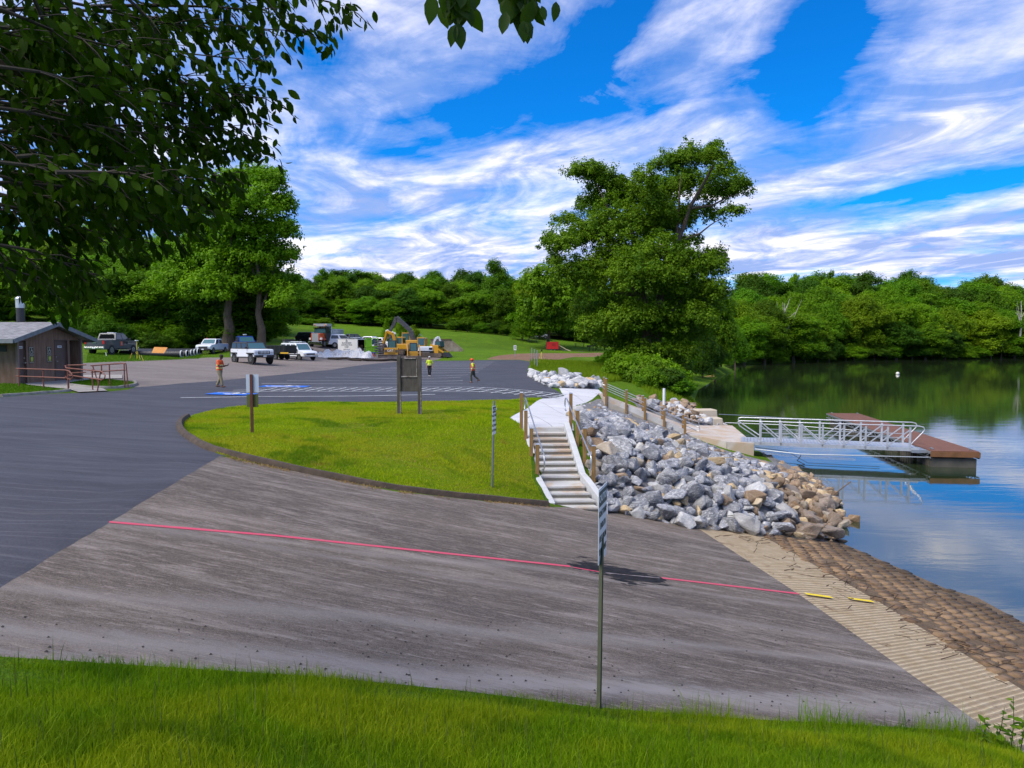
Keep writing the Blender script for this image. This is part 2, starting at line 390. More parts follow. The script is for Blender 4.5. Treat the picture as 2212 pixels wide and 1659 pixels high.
# ---- regions, first match wins
KERB = [(0, 0)]
ISLAND = H((385, 919), (392, 905), (420, 895), (470, 884), (545, 875), (640, 869.5), (760, 868), (860, 868), (1000, 866), (1100, 864), (1172, 861), (1100, 903), (1130, 922)) \
    + [(0.55, 23.6), (.55, 20.6), tuple(on_ramp(1183, 1091))[:2], tuple(on_ramp(1050, 1080))[:2], tuple(on_ramp(850, 1058))[:2], tuple(on_ramp(600, 1008))[:2], tuple(on_ramp(475, 981))[:2]] + H((425, 958), (395, 938))
LOT = H((1172, 861), (1219, 855), (1190, 838), (1165, 825), (1143, 813), (1139, 800), (1143, 790), (1150, 782), (1122, 777.5), (1076, 777.5), (1000, 779), (930, 779.5), (870, 781), (780, 789), (700, 800), (600, 810), (480, 822), (380, 829), (293, 836), (275, 842), (232, 846), (100, 851), (0, 858), (-200, 868))
LOT += [(-19, 18), (-14, 6), (-7.6, 6.9), (-6.0, 7.2)] + SEAM
OLD = H((293, 836), (380, 829), (480, 822), (600, 810), (700, 800), (780, 789), (870, 781), (930, 779.5)) + [(-10, 112), (-13, 128), (-34, 130)] + H((600, 771.5, ), (450, 772.5), (380, 776), (190, 784)) + [(-33, 50)] + H((200, 815), (268, 822))
PATHP = H((1100, 904), (1172, 861), (1219, 855), (1213, 848), (1207, 838), (1292, 840), (1303, 850), (1280, 862), (1252, 873), (1240, 884), (1232, 900)) + [(1.98, 24.35), (.55, 24.3)] + H((1130, 924))
DIRT = H((1076, 777), (1122, 777), (1150, 781)) + H((1240, 771), (1330, 769), (1400, 766), (1290, 762), (1180, 763), (1120, 764), (1076, 768), (1050, 776))
c1 = [tuple(on_ramp(*q))[:2] for q in [(1500, 1136), (1725, 1283), (2140, 1580), (2212, 1634)]]
c2 = [tuple(on_ramp(*q))[:2] for q in [(1560, 1139), (1640, 1153), (1885, 1292), (2212, 1492)]]
CONC = c1 + [(8.2, 7.2), (9.45, 7.6)] + c2[::-1]
COBB = c2 + [(9.45, 7.6), (10.4, 5), (13.5, 6), (13, 16), (12.2, 24), (10.3, 24.6)] + [tuple(on_ramp(*q))[:2] for q in [(1790, 1172), (1700, 1160), (1640, 1150)]]
RIP1 = [tuple(on_ramp(*q))[:2] for q in [(1286, 1099), (1400, 1121), (1500, 1141), (1600, 1152), (1700, 1160), (1800, 1172)]] + [(p[0], p[1]) for p in SHORE[7:12]] + [(12.6, 36.6), (10.9, 37.4), (9.4, 39.6), (7.6, 41.8), (5.75, 44.0)] + H((1290, 862), (1262, 872), (1244, 886), (1234, 900)) + [(2.35, 24.2), (2.35, 20.2)]
RIP2 = H((1143, 813), (1165, 825), (1190, 838), (1207, 838), (1292, 840), (1305, 833), (1280, 829), (1240, 821), (1190, 814), (1150, 808))
RIP3 = [(7.3, 45.6), (9.4, 43.6), (11.0, 41.4), (12.3, 40.4), (13.0, 43), (14.4, 50), (14.6, 56), (12.6, 55), (10, 50), (8.0, 48.5)]
MEAD = H((1139, 800), (1143, 790), (1150, 782)) + H((1240, 771.5), (1330, 769.5), (1400, 775)) + [(16, 88), (15.5, 62)] + H((1350, 822), (1305, 832), (1280, 829), (1240, 821), (1190, 814), (1146, 808))
REG = [('ramp_concrete', CONC), ('cobble_apron', COBB), ('riprap_bed', RIP1), ('boat_ramp', RAMP_POLY), ('island', ISLAND), ('path', PATHP), ('riprap_bed', RIP2), ('riprap_bed', RIP3), ('parking_lot', LOT), ('old_lot', OLD), ('dirt', DIRT), ('meadow', MEAD)]
# ---- constrained triangulation shared by all regions
pts = []; edges = []; seen = {}
def addp(x, y):
    k = (round(x, 3), round(y, 3))
    if k not in seen: seen[k] = len(pts); pts.append(Vector(k))
    return seen[k]
def addloop(poly, step, closed=True):
    n = len(poly)
    for i in range(n if closed else n - 1):
        a, b = poly[i], poly[(i + 1) % n]; L = math.hypot(b[0] - a[0], b[1] - a[1]); st = step * max(1, a[1] / 30); k = max(1, int(L / st)); last = addp(*a)
        for j in range(1, k + 1):
            q = addp(a[0] + (b[0] - a[0]) * j / k, a[1] + (b[1] - a[1]) * j / k)
            if q != last: edges.append((last, q))
            last = q
for nme, poly in REG: addloop([p[:2] for p in poly], .6)
addloop([tuple(p) for p in RIVER], 3)
addloop(ST_POLY, .25); addloop([(a+(.06 if a>1.2 else -.06), b) for a, b in ST_POLY], .25); addloop(WK_POLY, .6)
for _x in np.arange(.0,3.,.25):
    for _y in np.arange(19,25,.25): addp(float(_x),float(_y))
def grid(x0, x1, y0, y1, s, skip=None):
    for x in np.arange(x0, x1, s):
        for y in np.arange(y0, y1, s):
            if skip and skip[0] < x < skip[1] and skip[2] < y < skip[3]: continue
            addp(float(x) + random.uniform(-.2, .2) * s, float(y) + random.uniform(-.2, .2) * s)
grid(-14, 15, -2, 48, .7); grid(-50, 36, -10, 135, 2.6, (-14, 15, -2, 48)); grid(-150, 260, -60, 340, 11, (-50, 36, -10, 135))
grid(-1500, 1500, -900, 2200, 170, (-150, 260, -60, 340))
cv, ce, cf, *_ = delaunay_2d_cdt(pts, edges, [], 0, 1e-4)
CV = np.array([tuple(v) for v in cv]); CF = np.array([f for f in cf if len(f) == 3])
CZ = G(CV); far = np.hypot(CV[:, 0], CV[:, 1]) > 420; CZ[far & (CZ > 0)] = np.clip(CZ[far & (CZ > 0)], 0, 22)
cen = CV[CF].mean(1); reg = np.full(len(CF), -1)
for i, (nme, poly) in enumerate(REG):
    m_ = (reg < 0) & inside(cen, [p[:2] for p in poly]); reg[m_] = i
def region_mesh(name, mask, mat_, lift=0.):
    fs = CF[mask]; u, inv = np.unique(fs, return_inverse=True); inv = inv.reshape(fs.shape)
    v3 = np.c_[CV[u], CZ[u] + lift]
    # make all faces point up
    a, b, c = v3[inv[:, 0]], v3[inv[:, 1]], v3[inv[:, 2]]; nz = (b[:, 0] - a[:, 0]) * (c[:, 1] - a[:, 1]) - (b[:, 1] - a[:, 1]) * (c[:, 0] - a[:, 0])
    inv[nz < 0] = inv[nz < 0][:, ::-1]
    me = fast_mesh(name, v3, inv, smooth=True); o = link(name, me, None, [mat_]); o['kind'] = 'structure'; return o
# ================================================================ ground materials
def new_mat(name):
    m = bpy.data.materials.new(name); m.use_nodes = True; t = NT(m.node_tree); return m, t, m.node_tree.nodes['Principled BSDF']
def bumpto(t, b, h, dist, prev=None):
    bn = t.new('ShaderNodeBump'); bn.inputs['Distance'].default_value = dist; t.put(bn.inputs['Height'], h)
    t.l.new(bn.outputs[0], b.inputs['Normal']); return bn
def asphalt_new():
    m, t, b = new_mat('fresh asphalt'); o = t.new('ShaderNodeTexCoord').outputs['Object']
    big = t.noise(o, .14, 5, .6, 2.5); st = t.noise(t.mapping(o, (.10, .9, 1), (0, 0, R(4))), 1.3, 5, .6, 1.2)
    sw = t.new('ShaderNodeTexWave', wave_type='RINGS', rings_direction='Z'); t.put(sw.inputs[0], t.mapping(o, (1, 1, 1), loc=(13, -48, 0)))
    sw.inputs['Scale'].default_value = .35; sw.inputs['Distortion'].default_value = 9; sw.inputs['Detail'].default_value = 3; sw.inputs['Detail Scale'].default_value = .4
    tyre = t.ramp(sw.outputs['Fac'], [(.62, 0), (.75, 1), (.88, 0)])
    fine = t.noise(o, 38, 5, .9); st2 = t.noise(t.mapping(o, (.25, 2.4, 1), (0, 0, R(-12))), 2.2, 7, .75, 1.5)
    c = t.mix(t.mapr(big, .35, .65), (.022, .022, .031), (.040, .039, .049))
    c = t.mix(t.mapr(st, .42, .72, 0, .5), c, (.066, .063, .073))
    c = t.mix(t.math('MULTIPLY', tyre, t.mapr(big, .35, .6, .1, .7)), c, (.10, .097, .11))
    c = t.mix(t.mapr(st2, .55, .68, 0, .45), c, (.10, .095, .10)); c = t.mix(t.mapr(st2, .45, .34, 0, .5), c, (.018, .018, .025)); c = t.mix(t.mapr(fine, .5, .72, 0, .75), c, (.12, .116, .126)); c = t.mix(t.mapr(fine, .46, .3, 0, .7), c, (.010, .010, .014))
    ys = t.new('ShaderNodeSeparateXYZ'); t.put(ys.inputs[0], o)
    
    t.put(b.inputs['Base Color'], c); t.put(b.inputs['Roughness'], t.mapr(st, .3, .7, .82, .66)); bumpto(t, b, t.noise(o, 90, 3, .7), .006); return m
def asphalt_old(lot=False):
    m, t, b = new_mat('old lot asphalt' if lot else 'weathered ramp asphalt'); o = t.new('ShaderNodeTexCoord').outputs['Object']
    rv = t.mapping(o, (.16, 1.25, 1), (0, 0, R(2 if lot else 11)))
    s1 = t.noise(rv, 1.2, 7, .68, 1.0); s2 = t.noise(t.mapping(o, (.22, 2.2, 1), (0, 0, R(-4 if lot else 16)), (5, 5, 0)), 3.0, 6, .7, .6)
    big = t.noise(t.mapping(o, (.35, 1, 1)), .22, 4, .6, .8); fine = t.noise(o, 70, 4, .85); grit = t.noise(o, 24, 3, .8)
    if lot: A, B_, Cc = (.115, .088, .075), (.17, .135, .11), (.27, .24, .24)
    else: A, B_, Cc = (.056, .040, .028), (.112, .084, .061), (.35, .295, .255)
    s3 = t.noise(t.mapping(o, (.5, 3.2, 1), (0, 0, R(3 if lot else 12)), (2, 8, 0)), 5.0, 8, .78, .5); s4 = t.noise(t.mapping(o, (1.6, 9, 1), (0, 0, R(3 if lot else 10))), 7.0, 5, .8)
    c = t.mix(t.mapr(big, .38, .62), A, B_)
    c = t.mix(t.mapr(s1, .50, .68, 0, .55), c, Cc)
    c = t.mix(t.mapr(s3, .52, .66, 0, .75), c, Cc); c = t.mix(t.mapr(s3, .47, .36, 0, .7), c, tuple(v * .5 for v in A))
    c = t.mix(t.mapr(s2, .54, .70, 0, .35), c, Cc)
    c = t.mix(t.mapr(s4, .56, .70, 0, .55), c, tuple(v * 1.15 for v in Cc)); c = t.mix(t.mapr(s4, .44, .32, 0, .6), c, tuple(v * .45 for v in A))
    c = t.mix(t.mapr(fine, .5, .78, 0, .8), c, tuple(v * 1.4 for v in Cc)); c = t.mix(t.mapr(grit, .46, .22, 0, .85), c, tuple(v * .3 for v in A))
    if not lot:   # pale sediment washed down the slope in long bands
        for (pa, pb, w_, k_) in (((0, 1335), (1900, 1540), .34, .75), ((150, 1265), (1500, 1400), .22, .5), ((700, 1180), (1650, 1300), .16, .4), ((250, 1130), (900, 1235), .18, .35), ((0, 1385), (1200, 1470), .2, .55)):
            A3, B3 = on_ramp(*pa), on_ramp(*pb); L3 = math.hypot(B3.x - A3.x, B3.y - A3.y); nx3, ny3 = -(B3.y - A3.y) / L3, (B3.x - A3.x) / L3
            dt = t.new('ShaderNodeVectorMath', operation='DOT_PRODUCT'); t.put(dt.inputs[0], t.vmath('SUBTRACT', o, (A3.x, A3.y, 0))); dt.inputs[1].default_value = (nx3, ny3, 0)
            q_ = t.math('ABSOLUTE', t.math('ADD', dt.outputs['Value'], t.math('MULTIPLY', t.math('SUBTRACT', big, .5), 1.6)))
            q_ = t.math('ADD', q_, t.math('MULTIPLY', t.math('SUBTRACT', s3, .5), 1.3)); c = t.mix(t.mapr(q_, w_, 0, 0, k_ * .85), c, (.34, .305, .285))
    if not lot:   # tar patch over the painted line and oil stains, shapes of their own
        pc = on_ramp(1335, 1238); q = t.vmath('SUBTRACT', o, (pc.x, pc.y, 0)); q = t.mapping(q, (1 / 1.55, 1 / .42, 0), (0, 0, 0))
        la_, lb_ = on_ramp(1232, 1224), on_ramp(1430, 1249); q = t.mapping(t.vmath('SUBTRACT', o, (pc.x, pc.y, 0)), (1, 1, 0), (0, 0, -math.atan2(lb_.y - la_.y, lb_.x - la_.x))); sp = t.new('ShaderNodeSeparateXYZ'); t.put(sp.inputs[0], q)
        e = t.math('ADD', t.math('POWER', t.math('ABSOLUTE', t.math('DIVIDE', sp.outputs[0], .88)), 2), t.math('POWER', t.math('ABSOLUTE', t.math('DIVIDE', sp.outputs[1], .40)), 2))
        e = t.math('ADD', e, t.math('MULTIPLY', t.math('SUBTRACT', t.noise(t.mapping(q, (1, 5, 1)), 5.0, 8, .85), .5), 5.5))
        mk = t.mapr(e, 1.3, .8, 0, .35); c = t.mix(mk, c, t.mix(t.mapr(s2, .45, .6), (.006, .005, .005), (.022, .016, .014)))
    t.put(b.inputs['Base Color'], c); b.inputs['Roughness'].default_value = .85; bumpto(t, b, t.math('ADD', t.noise(o, 110, 3, .8), t.math('MULTIPLY', grit, .7)), .010); return m
def grass_ground(name, c1, c2, c3, far=(.05, .11, .008)):
    m, t, b = new_mat(name); o = t.new('ShaderNodeTexCoord').outputs['Object']
    hm = t.noise(o, .07, 4, .6); a = t.noise(o, .45, 6, .65, .6); d = t.noise(o, 2.2, 5, .7); f = t.noise(o, 14, 4, .75)
    c = t.mix(t.mapr(a, .38, .62), c1, c2); c = t.mix(t.mapr(hm, .45, .6, 0, .55), c, tuple(v * .55 for v in c1)); c = t.mix(t.mapr(d, .5, .72, 0, .75), c, c3); c = t.mix(t.mapr(f, .45, .7, 0, .5), c, tuple(v * .45 for v in c1))
    t.put(b.inputs['Base Color'], c); b.inputs['Roughness'].default_value = .9; b.inputs['Specular IOR Level'].default_value = .1
    bumpto(t, b, t.math('ADD', f, t.math('MULTIPLY', d, 2)), .10); return m
def concrete_ribbed():
    m, t, b = new_mat('ribbed ramp concrete'); o = t.new('ShaderNodeTexCoord').outputs['Object']
    wob = t.noise(o, 1.1, 4, .6); v = t.mapping(o, (1, 1, 0), (0, 0, R(-37)))
    sp = t.new('ShaderNodeSeparateXYZ'); t.put(sp.inputs[0], v)
    ph = t.math('ADD', t.math('MULTIPLY', sp.outputs[1], 2 * math.pi / .10), t.math('MULTIPLY', wob, 3.2))
    w = t.math('ADD', t.math('MULTIPLY', t.math('SINE', ph), .5), .5); w = t.math('POWER', w, 1.6)
    n = t.noise(o, 3.5, 6, .7); f = t.noise(o, 40, 4, .8)
    c = t.mix(t.mapr(n, .35, .65), (.56, .41, .22), (.72, .58, .38)); c = t.mix(t.math('MULTIPLY', t.mapr(w, .3, .05), .75), c, (.17, .115, .065))
    c = t.mix(t.mapr(f, .5, .75, 0, .5), c, (.26, .19, .12)); c = t.mix(t.mapr(t.noise(o, 1.7, 5, .7, 1), .60, .70), c, (.20, .12, .06))
    t.put(b.inputs['Base Color'], c); b.inputs['Roughness'].default_value = .9
    bumpto(t, b, t.math('ADD', w, t.math('MULTIPLY', f, .25)), .05); return m
def dirtm(name, a, b_, dark, bump=.05, s=2.):
    m, t, b = new_mat(name); o = t.new('ShaderNodeTexCoord').outputs['Object']
    n = t.noise(o, s, 6, .7); f = t.noise(o, s * 9, 5, .8)
    c = t.mix(t.mapr(n, .35, .65), a, b_); c = t.mix(t.mapr(f, .5, .7, 0, .8), c, dark)
    t.put(b.inputs['Base Color'], c); b.inputs['Roughness'].default_value = .95; bumpto(t, b, t.math('ADD', n, f), bump); return m
def pathm(name, a=(.50, .50, .52), b2=(.62, .61, .62), tan=0., brush=True):
    m, t, b = new_mat(name); o = t.new('ShaderNodeTexCoord').outputs['Object']
    n = t.noise(t.mapping(o, (.5, 2, 1)), 1.6, 6, .65); f = t.noise(t.mapping(o, (1, 5, 1)), 24, 4, .8)
    c = t.mix(t.mapr(n, .35, .65), a, b2); c = t.mix(t.mapr(f, .5, .8, 0, .4), c, tuple(v * .6 for v in a))
    if tan: c = t.mix(t.mapr(t.noise(o, .9, 5, .6, .5), .52 - tan * .3, .62, 0, .85), c, (.42, .30, .19))
    if 'broom' in name:
        sp = t.new('ShaderNodeSeparateXYZ'); t.put(sp.inputs[0], t.mapping(o, (1, 1, 1), (0, 0, R(-9))))
        j = t.math('MAXIMUM', t.math('LESS_THAN', t.math('FRACT', t.math('DIVIDE', sp.outputs[1], 1.9)), .016), t.math('LESS_THAN', t.math('FRACT', t.math('DIVIDE', sp.outputs[0], 1.7)), .014)); c = t.mix(t.math('MULTIPLY', j, .75), c, (.10, .095, .09))
        c = t.mix(t.mapr(t.noise(o, .7, 6, .7, 1), .55, .68, 0, .5), c, (.36, .31, .25))
    t.put(b.inputs['Base Color'], c); b.inputs['Roughness'].default_value = .85; bumpto(t, b, f, .01); return m
M = {}
M['asph'] = asphalt_new(); M['ramp'] = asphalt_old(); M['old'] = asphalt_old(True)
M['lawn'] = grass_ground('lawn ground', (.075, .165, .006), (.115, .215, .008), (.17, .21, .015))
M['isle'] = grass_ground('island turf', (.20, .26, .008), (.15, .23, .008), (.27, .24, .025))
M['meadow'] = grass_ground('meadow ground', (.09, .18, .008), (.12, .21, .010), (.16, .19, .02))
M['ribs'] = concrete_ribbed()
M['mud'] = dirtm('river mud', (.13, .085, .045), (.20, .135, .075), (.045, .03, .02))
M['dirt'] = dirtm('bare brown soil', (.17, .085, .045), (.24, .14, .08), (.09, .045, .025), .12, .8)
M['gravel'] = dirtm('stone bedding', (.20, .20, .22), (.30, .29, .28), (.05, .05, .055), .08, 6)
M['path'] = pathm('broom finished concrete'); M['walk'] = pathm('silty walkway concrete', (.44, .41, .38), (.58, .55, .52), .6)
RM = {'ramp_concrete': 'ribs', 'cobble_apron': 'mud', 'riprap_bed': 'gravel', 'boat_ramp': 'ramp', 'island': 'isle', 'path': 'path', 'parking_lot': 'asph', 'old_lot': 'old', 'dirt': 'dirt', 'meadow': 'meadow'}
names = [r[0] for r in REG]
for nm in dict.fromkeys(names):
    ids = [i for i, n in enumerate(names) if n == nm]; mk = np.isin(reg, ids)
    if mk.any(): region_mesh(nm, mk, M[RM[nm]])
inriv = inside(cen, RIVER) & (reg < 0)
region_mesh('ground', (reg < 0) & ~inriv, M['lawn']); region_mesh('river_bed', inriv, M['mud'])
# ---- water
m, t, b = new_mat('river water'); o = t.new('ShaderNodeTexCoord').outputs['Object']
b.inputs['Base Color'].default_value = (.022, .034, .014, 1); b.inputs['Roughness'].default_value = .035; b.inputs['IOR'].default_value = 1.95; b.inputs['Specular IOR Level'].default_value = .8
calm = t.noise(t.mapping(o, (1, 1, 1), (0, 0, R(20))), .05, 4, .6, .6)
h1 = t.noise(t.mapping(o, (.35, 1.1, 1), (0, 0, R(8))), .9, 5, .55, .3); h2 = t.noise(t.mapping(o, (.5, 1.5, 1), (0, 0, R(-10))), 5, 4, .6)
hh = t.math('ADD', h1, t.math('MULTIPLY', h2, t.mapr(calm, .42, .62, .01, .11)))
bn = bumpto(t, b, hh, .006); WATER = m
S2 = [tuple(p) for p in RIVER]
me = bpy.data.meshes.new('water'); wb = [(2, -200), (2, 40), (7, 90), (20, 160), (60, 420), (900, 460), (900, -400), (40, -400)]
me.from_pydata([(x, y, 0) for x, y in wb], [], [tuple(range(8))[::-1]]); w_ = link('water', me, None, [WATER]); w_['kind'] = 'structure'
bm = bmesh.new(); bm.from_mesh(me); bm.normal_update(); [f.normal_flip() for f in bm.faces if f.normal.z < 0]; bm.to_mesh(me); bm.free()
# ---- painted lines (laid 6 mm over the asphalt)
def paint(name, pl, w, m_, label, lift=.006, cat='road marking', group=None, wend=None):
    pts_ = []
    for i in range(len(pl) - 1):
        a, b = Vector(pl[i][:2]), Vector(pl[i + 1][:2]); k = max(1, int((b - a).length / .5))
        pts_ += [a + (b - a) * j / k for j in range(k)]
    pts_.append(Vector(pl[-1][:2])); vs = []; fs = []
    for i, p in enumerate(pts_):
        d = (pts_[min(i + 1, len(pts_) - 1)] - pts_[max(i - 1, 0)]).normalized(); n = Vector((-d.y, d.x)); ww = w / 2 * random.uniform(.9, 1.08)
        vs += [p + n * ww, p - n * ww]
        if i: fs.append((2 * i - 2, 2 * i - 1, 2 * i + 1, 2 * i))
    zz = G([tuple(v) for v in vs]); me = bpy.data.meshes.new(name); me.from_pydata([(v.x, v.y, z + lift * max(1, v.y / 12)) for v, z in zip(vs, zz)], [], fs)
    o = link(name, me, None, [m_]); tag(o, label, cat, group, 'structure'); return o
M['white'] = mat('white road paint', (.72, .74, .74), .6, var=(.55, .57, .58), vscale=5)
M['pink'] = mat('pink marking paint', (.62, .045, .11), .7, var=(.50, .09, .12), vscale=7)
M['yel'] = mat('yellow marking paint', (.75, .55, .01), .7); M['blue'] = mat('blue road paint', (.01, .13, .60), .6)
# ================================================================ painted markings
M['chalk'] = mat('chalky line', (.42, .36, .36), .8, var=(.10, .07, .07), vscale=9)
def W2(px, py): p = hit(px, py); return (p.x, p.y)
def R2(px, py): p = on_ramp(px, py); return (p.x, p.y)
paint('painted_line', [R2(236, 1128), R2(600, 1158), R2(1232, 1224)], .10, M['pink'], 'long pink line across the boat ramp, left of the tar patch')
paint('painted_line', [R2(1238, 1226), R2(1296, 1236)], .05, M['pink'], 'broken faded pink dash running into the tar patch', cat='road marking')
paint('painted_line', [R2(1308, 1238), R2(1360, 1243), R2(1425, 1249)], .03, M['chalk'], 'thin chalky white streak on the black tar patch')
paint('painted_line', [R2(1430, 1249), R2(1725, 1283)], .10, M['pink'], 'short pink line from the tar patch to the ribbed concrete')
paint('painted_line', [R2(1740, 1286), R2(1797, 1294)], .13, M['yel'], 'yellow dash on the ribbed concrete nearer the pink line', .03)
paint('painted_line', [R2(1834, 1296), R2(1886, 1303)], .12, M['yel'], 'yellow dash on the ribbed concrete nearer the stone apron', .03)
paint('painted_line', [W2(390, 859.5), W2(560, 857), W2(940, 852.5)], .13, M['white'], 'lone white line on the asphalt nearest the grass island', group=None)
LN = [(565, 829.3, 835, 812), (620, 822.6, 1015, 820), (703, 815.6, 1013, 815), (741, 810.4, 1024, 810.4), (773, 805.2, 1034, 805), (799, 801.7, 1036, 801.7), (823, 797.6, 1043, 797.5), (843, 793.9, 1049, 794), (860, 791, 1056, 791), (878, 788.5, 1059, 788.5), (893, 786, 1062, 786), (908, 784, 1065, 784), (925, 782.2, 1067, 782.2)]
for i, (x0, y0, x1, _) in enumerate(LN):
    xe = [1000, 1000, 995, 1012][i] if i < 4 else x1
    paint('parking_line', [W2(x0, y0), W2(xe, y0)], .11, M['white'], 'thin white parking stall line in the ladder of lines across the new asphalt', group='parking stall lines')
for dy in (0, 4.2, 8):
    paint('walkway_stripe', [W2(470 + dy * 8, 848 - dy), W2(600, 845.5 - dy), W2(1010, 846 - dy * 1.15), W2(1215, 862 - dy * 1.1)], .12, M['white'],
          ['lower long white stripe edging the painted walkway to the concrete path', 'middle long white stripe of the painted walkway to the concrete path', 'upper long white stripe edging the painted walkway to the concrete path'][[0, 4.2, 8].index(dy)])
for k in range(26):
    xa = 560 + k * 25; ya = 845.5 if xa < 1010 else 845.5 + (xa - 1010) * .078
    paint('hatch_stripe', [W2(xa, ya), W2(xa + 38, ya - 7.6)], .06, M['white'], 'slanting white hatch stripe between the long stripes of the painted walkway', group='hatch stripes of the painted walkway')
vs = []; fs = []; A_, B_ = on_ramp(1228, 1222), on_ramp(1432, 1250); u_ = (B_ - A_).xy; Lp = u_.length; u_ = u_ / Lp; n_ = Vector((-u_.y, u_.x)); rt = random.Random(9)
for k in range(520):
    s_ = rt.betavariate(2.2, 1.8); wmax = .50 * math.sin(math.pi * min(1, s_ * .96 + .02)) ** .7; off = rt.gauss(0, .5) * wmax + (.05 if s_ < .4 else -.06); L_ = rt.uniform(.04, .20); w_ = rt.uniform(.008, .035); c_ = A_.xy + u_ * (s_ * Lp) + n_ * off; a_ = math.atan2(u_.y, u_.x) + rt.gauss(0, .16); dx, dy = math.cos(a_), math.sin(a_); b0 = len(vs); m_ = 7
    for i in range(m_): th = 2 * math.pi * i / m_; r1, r2 = L_ * rt.uniform(.6, 1.1), w_ * rt.uniform(.5, 1.4); X_, Y_ = math.cos(th) * r1, math.sin(th) * r2; x, y = c_.x + X_ * dx - Y_ * dy, c_.y + X_ * dy + Y_ * dx; vs.append((x, y, RAMP(x, y) + .003 + (k % 5) * .0006))
    fs.append(tuple(range(b0, b0 + m_)))
me = bpy.data.meshes.new('tar_patch'); me.from_pydata(vs, [], fs); o = link('tar_patch', me, None, [mat('black tar', (.004, .0035, .0035), .75, var=(.014, .009, .007), vscale=6)]); tag(o, 'ragged black tar patch smeared over the pink line', 'road marking', kind='structure')
def blue_pad(c, w, lab):
    cx, cy = c; z = lambda x, y: g1(x, y); e = empty('accessible_parking_symbol', (cx, cy, z(cx, cy) + .03), 0, lab, 'road marking')
    o = MB(); V_ = [(-w, -.75), (w, -.75), (w, .75), (-w, .75)]; o.add([(x, y, z(cx + x, cy + y) - z(cx, cy)) for x, y in V_], [(0, 1, 2, 3)]); o.build('blue_panel', M['blue'], e)
    s_ = MB(); zz = .012
    for pl in ([(-.5, .1), (-.1, .12), (.35, .12), (.55, -.2)], [(-.05, .12), (.0, .42)], [(.35, .12), (.1, -.35), (-.45, -.38), (-.75, -.1), (-.65, .25)]):
        for a, b in zip(pl, pl[1:]): s_.bar((a[0] * w / .8, a[1], zz), (b[0] * w / .8, b[1], zz), .16, .006)
    s_.ball((w * .1, .5, zz), (.14, .14, .01), 8, 3); s_.build('wheelchair_symbol', M['white'], e)
blue_pad(W2(501, 852), 1.0, 'blue wheelchair parking symbol nearest the grass island'); blue_pad(W2(615, 835.5), 1.3, 'blue wheelchair parking symbol beyond the long striped walkway')
# ================================================================ kerbs
M['kerb'] = mat('dark rolled asphalt kerb', (.045, .033, .024), .95, var=(.085, .06, .04), vscale=3, bump=.02)
M['kerbc'] = mat('worn concrete kerb', (.30, .28, .25), .9, var=(.16, .15, .12), vscale=3)
def kerb(name, poly, w, h, m_, label, inset=0):
    P = []
    for a, b in zip(poly, poly[1:]):
        a, b = Vector(a), Vector(b); k = max(1, int((b - a).length / .6)); P += [a + (b - a) * j / k for j in range(k)]
    P.append(Vector(poly[-1])); 
    for _ in range(3): P = [P[0]] + [(P[i - 1] + P[i] * 2 + P[i + 1]) / 4 for i in range(1, len(P) - 1)] + [P[-1]]
    Z = G([tuple(p) for p in P]); rings = []
    for i, p in enumerate(P):
        d = (P[min(i + 1, len(P) - 1)] - P[max(i - 1, 0)]).normalized(); n = Vector((-d.y, d.x)); wob = random.uniform(-.012, .012)
        rings.append([(p.x + n.x * a, p.y + n.y * a, Z[i] + zz + (wob if zz > 0 else 0)) for a, zz in ((-w * .62, -.12), (-w * .5, h * .45), (-w * .28, h), (w * .28, h), (w * .5, h * .4), (w * .6, -.12))])
    o = MB().loft(rings).build(name, m_, None, True); o['kind'] = 'structure'; return o
kerb('kerb', H((405, 901), (390, 908), (385, 920), (395, 938), (425, 958)) + [R2(*q) for q in ((475, 982), (540, 996), (600, 1009), (720, 1034), (850, 1059), (1000, 1076), (1183, 1093))], .19, .12, M['kerb'], '')
PAVE = H((52, 829), (150, 821), (180, 812), (264, 811), (264, 819), (213, 819.5), (151, 827.5), (151, 834), (222, 841), (232, 846), (170, 849), (150, 843), (60, 833))
Pz = [(x, y, g1(x, y) + .05) for x, y in PAVE]; o = MB().add(Pz, [tuple(range(len(Pz)))]).build('pavement', pathm('worn pavement', (.27, .25, .22), (.34, .31, .28)), None); o['kind'] = 'structure'
kerb('kerb', H((0, 857), (64, 852), (100, 850), (150, 845)), .2, .1, M['kerbc'], ''); kerb('kerb', H((152, 834), (222, 841), (260, 839), (292, 834), (296, 829), (288, 825)), .2, .12, M['kerbc'], '')
# ================================================================ stairs
M['conc'] = pathm('stair concrete', (.42, .41, .39), (.54, .53, .51), .08); M['riser'] = pathm('tan riser concrete', (.30, .26, .19), (.39, .35, .28))  # risers get a darker, tanner concrete than the treads
M['wood'] = mat('treated timber', (.20, .115, .035), .8, var=(.29, .165, .055), vscale=6, stretch=(4, 4, .6), bump=.004)
M['galv'] = mat('galvanised rail', (.55, .56, .57), .38, .85, var=(.42, .43, .45), vscale=8)
M['galvd'] = mat('dull zinc', (.36, .38, .40), .5, .7)
ST = empty('staircase', (1.5, 21.5, 1.7), 0, 'pale concrete stairs with cheek walls climbing from the boat ramp to the path', 'staircase')
def wl(o, p): return Vector(p) - Vector(o.location)
C0, C1, C2, C3 = Vector((1.08, 24.05)), Vector((1.33, 21.15)), Vector((1.40, 20.35)), Vector((1.68, 19.45)); HW = .56; ZT, ZB = 3.2, 1.66; NR = 12; RI = (ZT - ZB) / NR
def cross(c, d): n = Vector((d.y, -d.x)).normalized(); return n
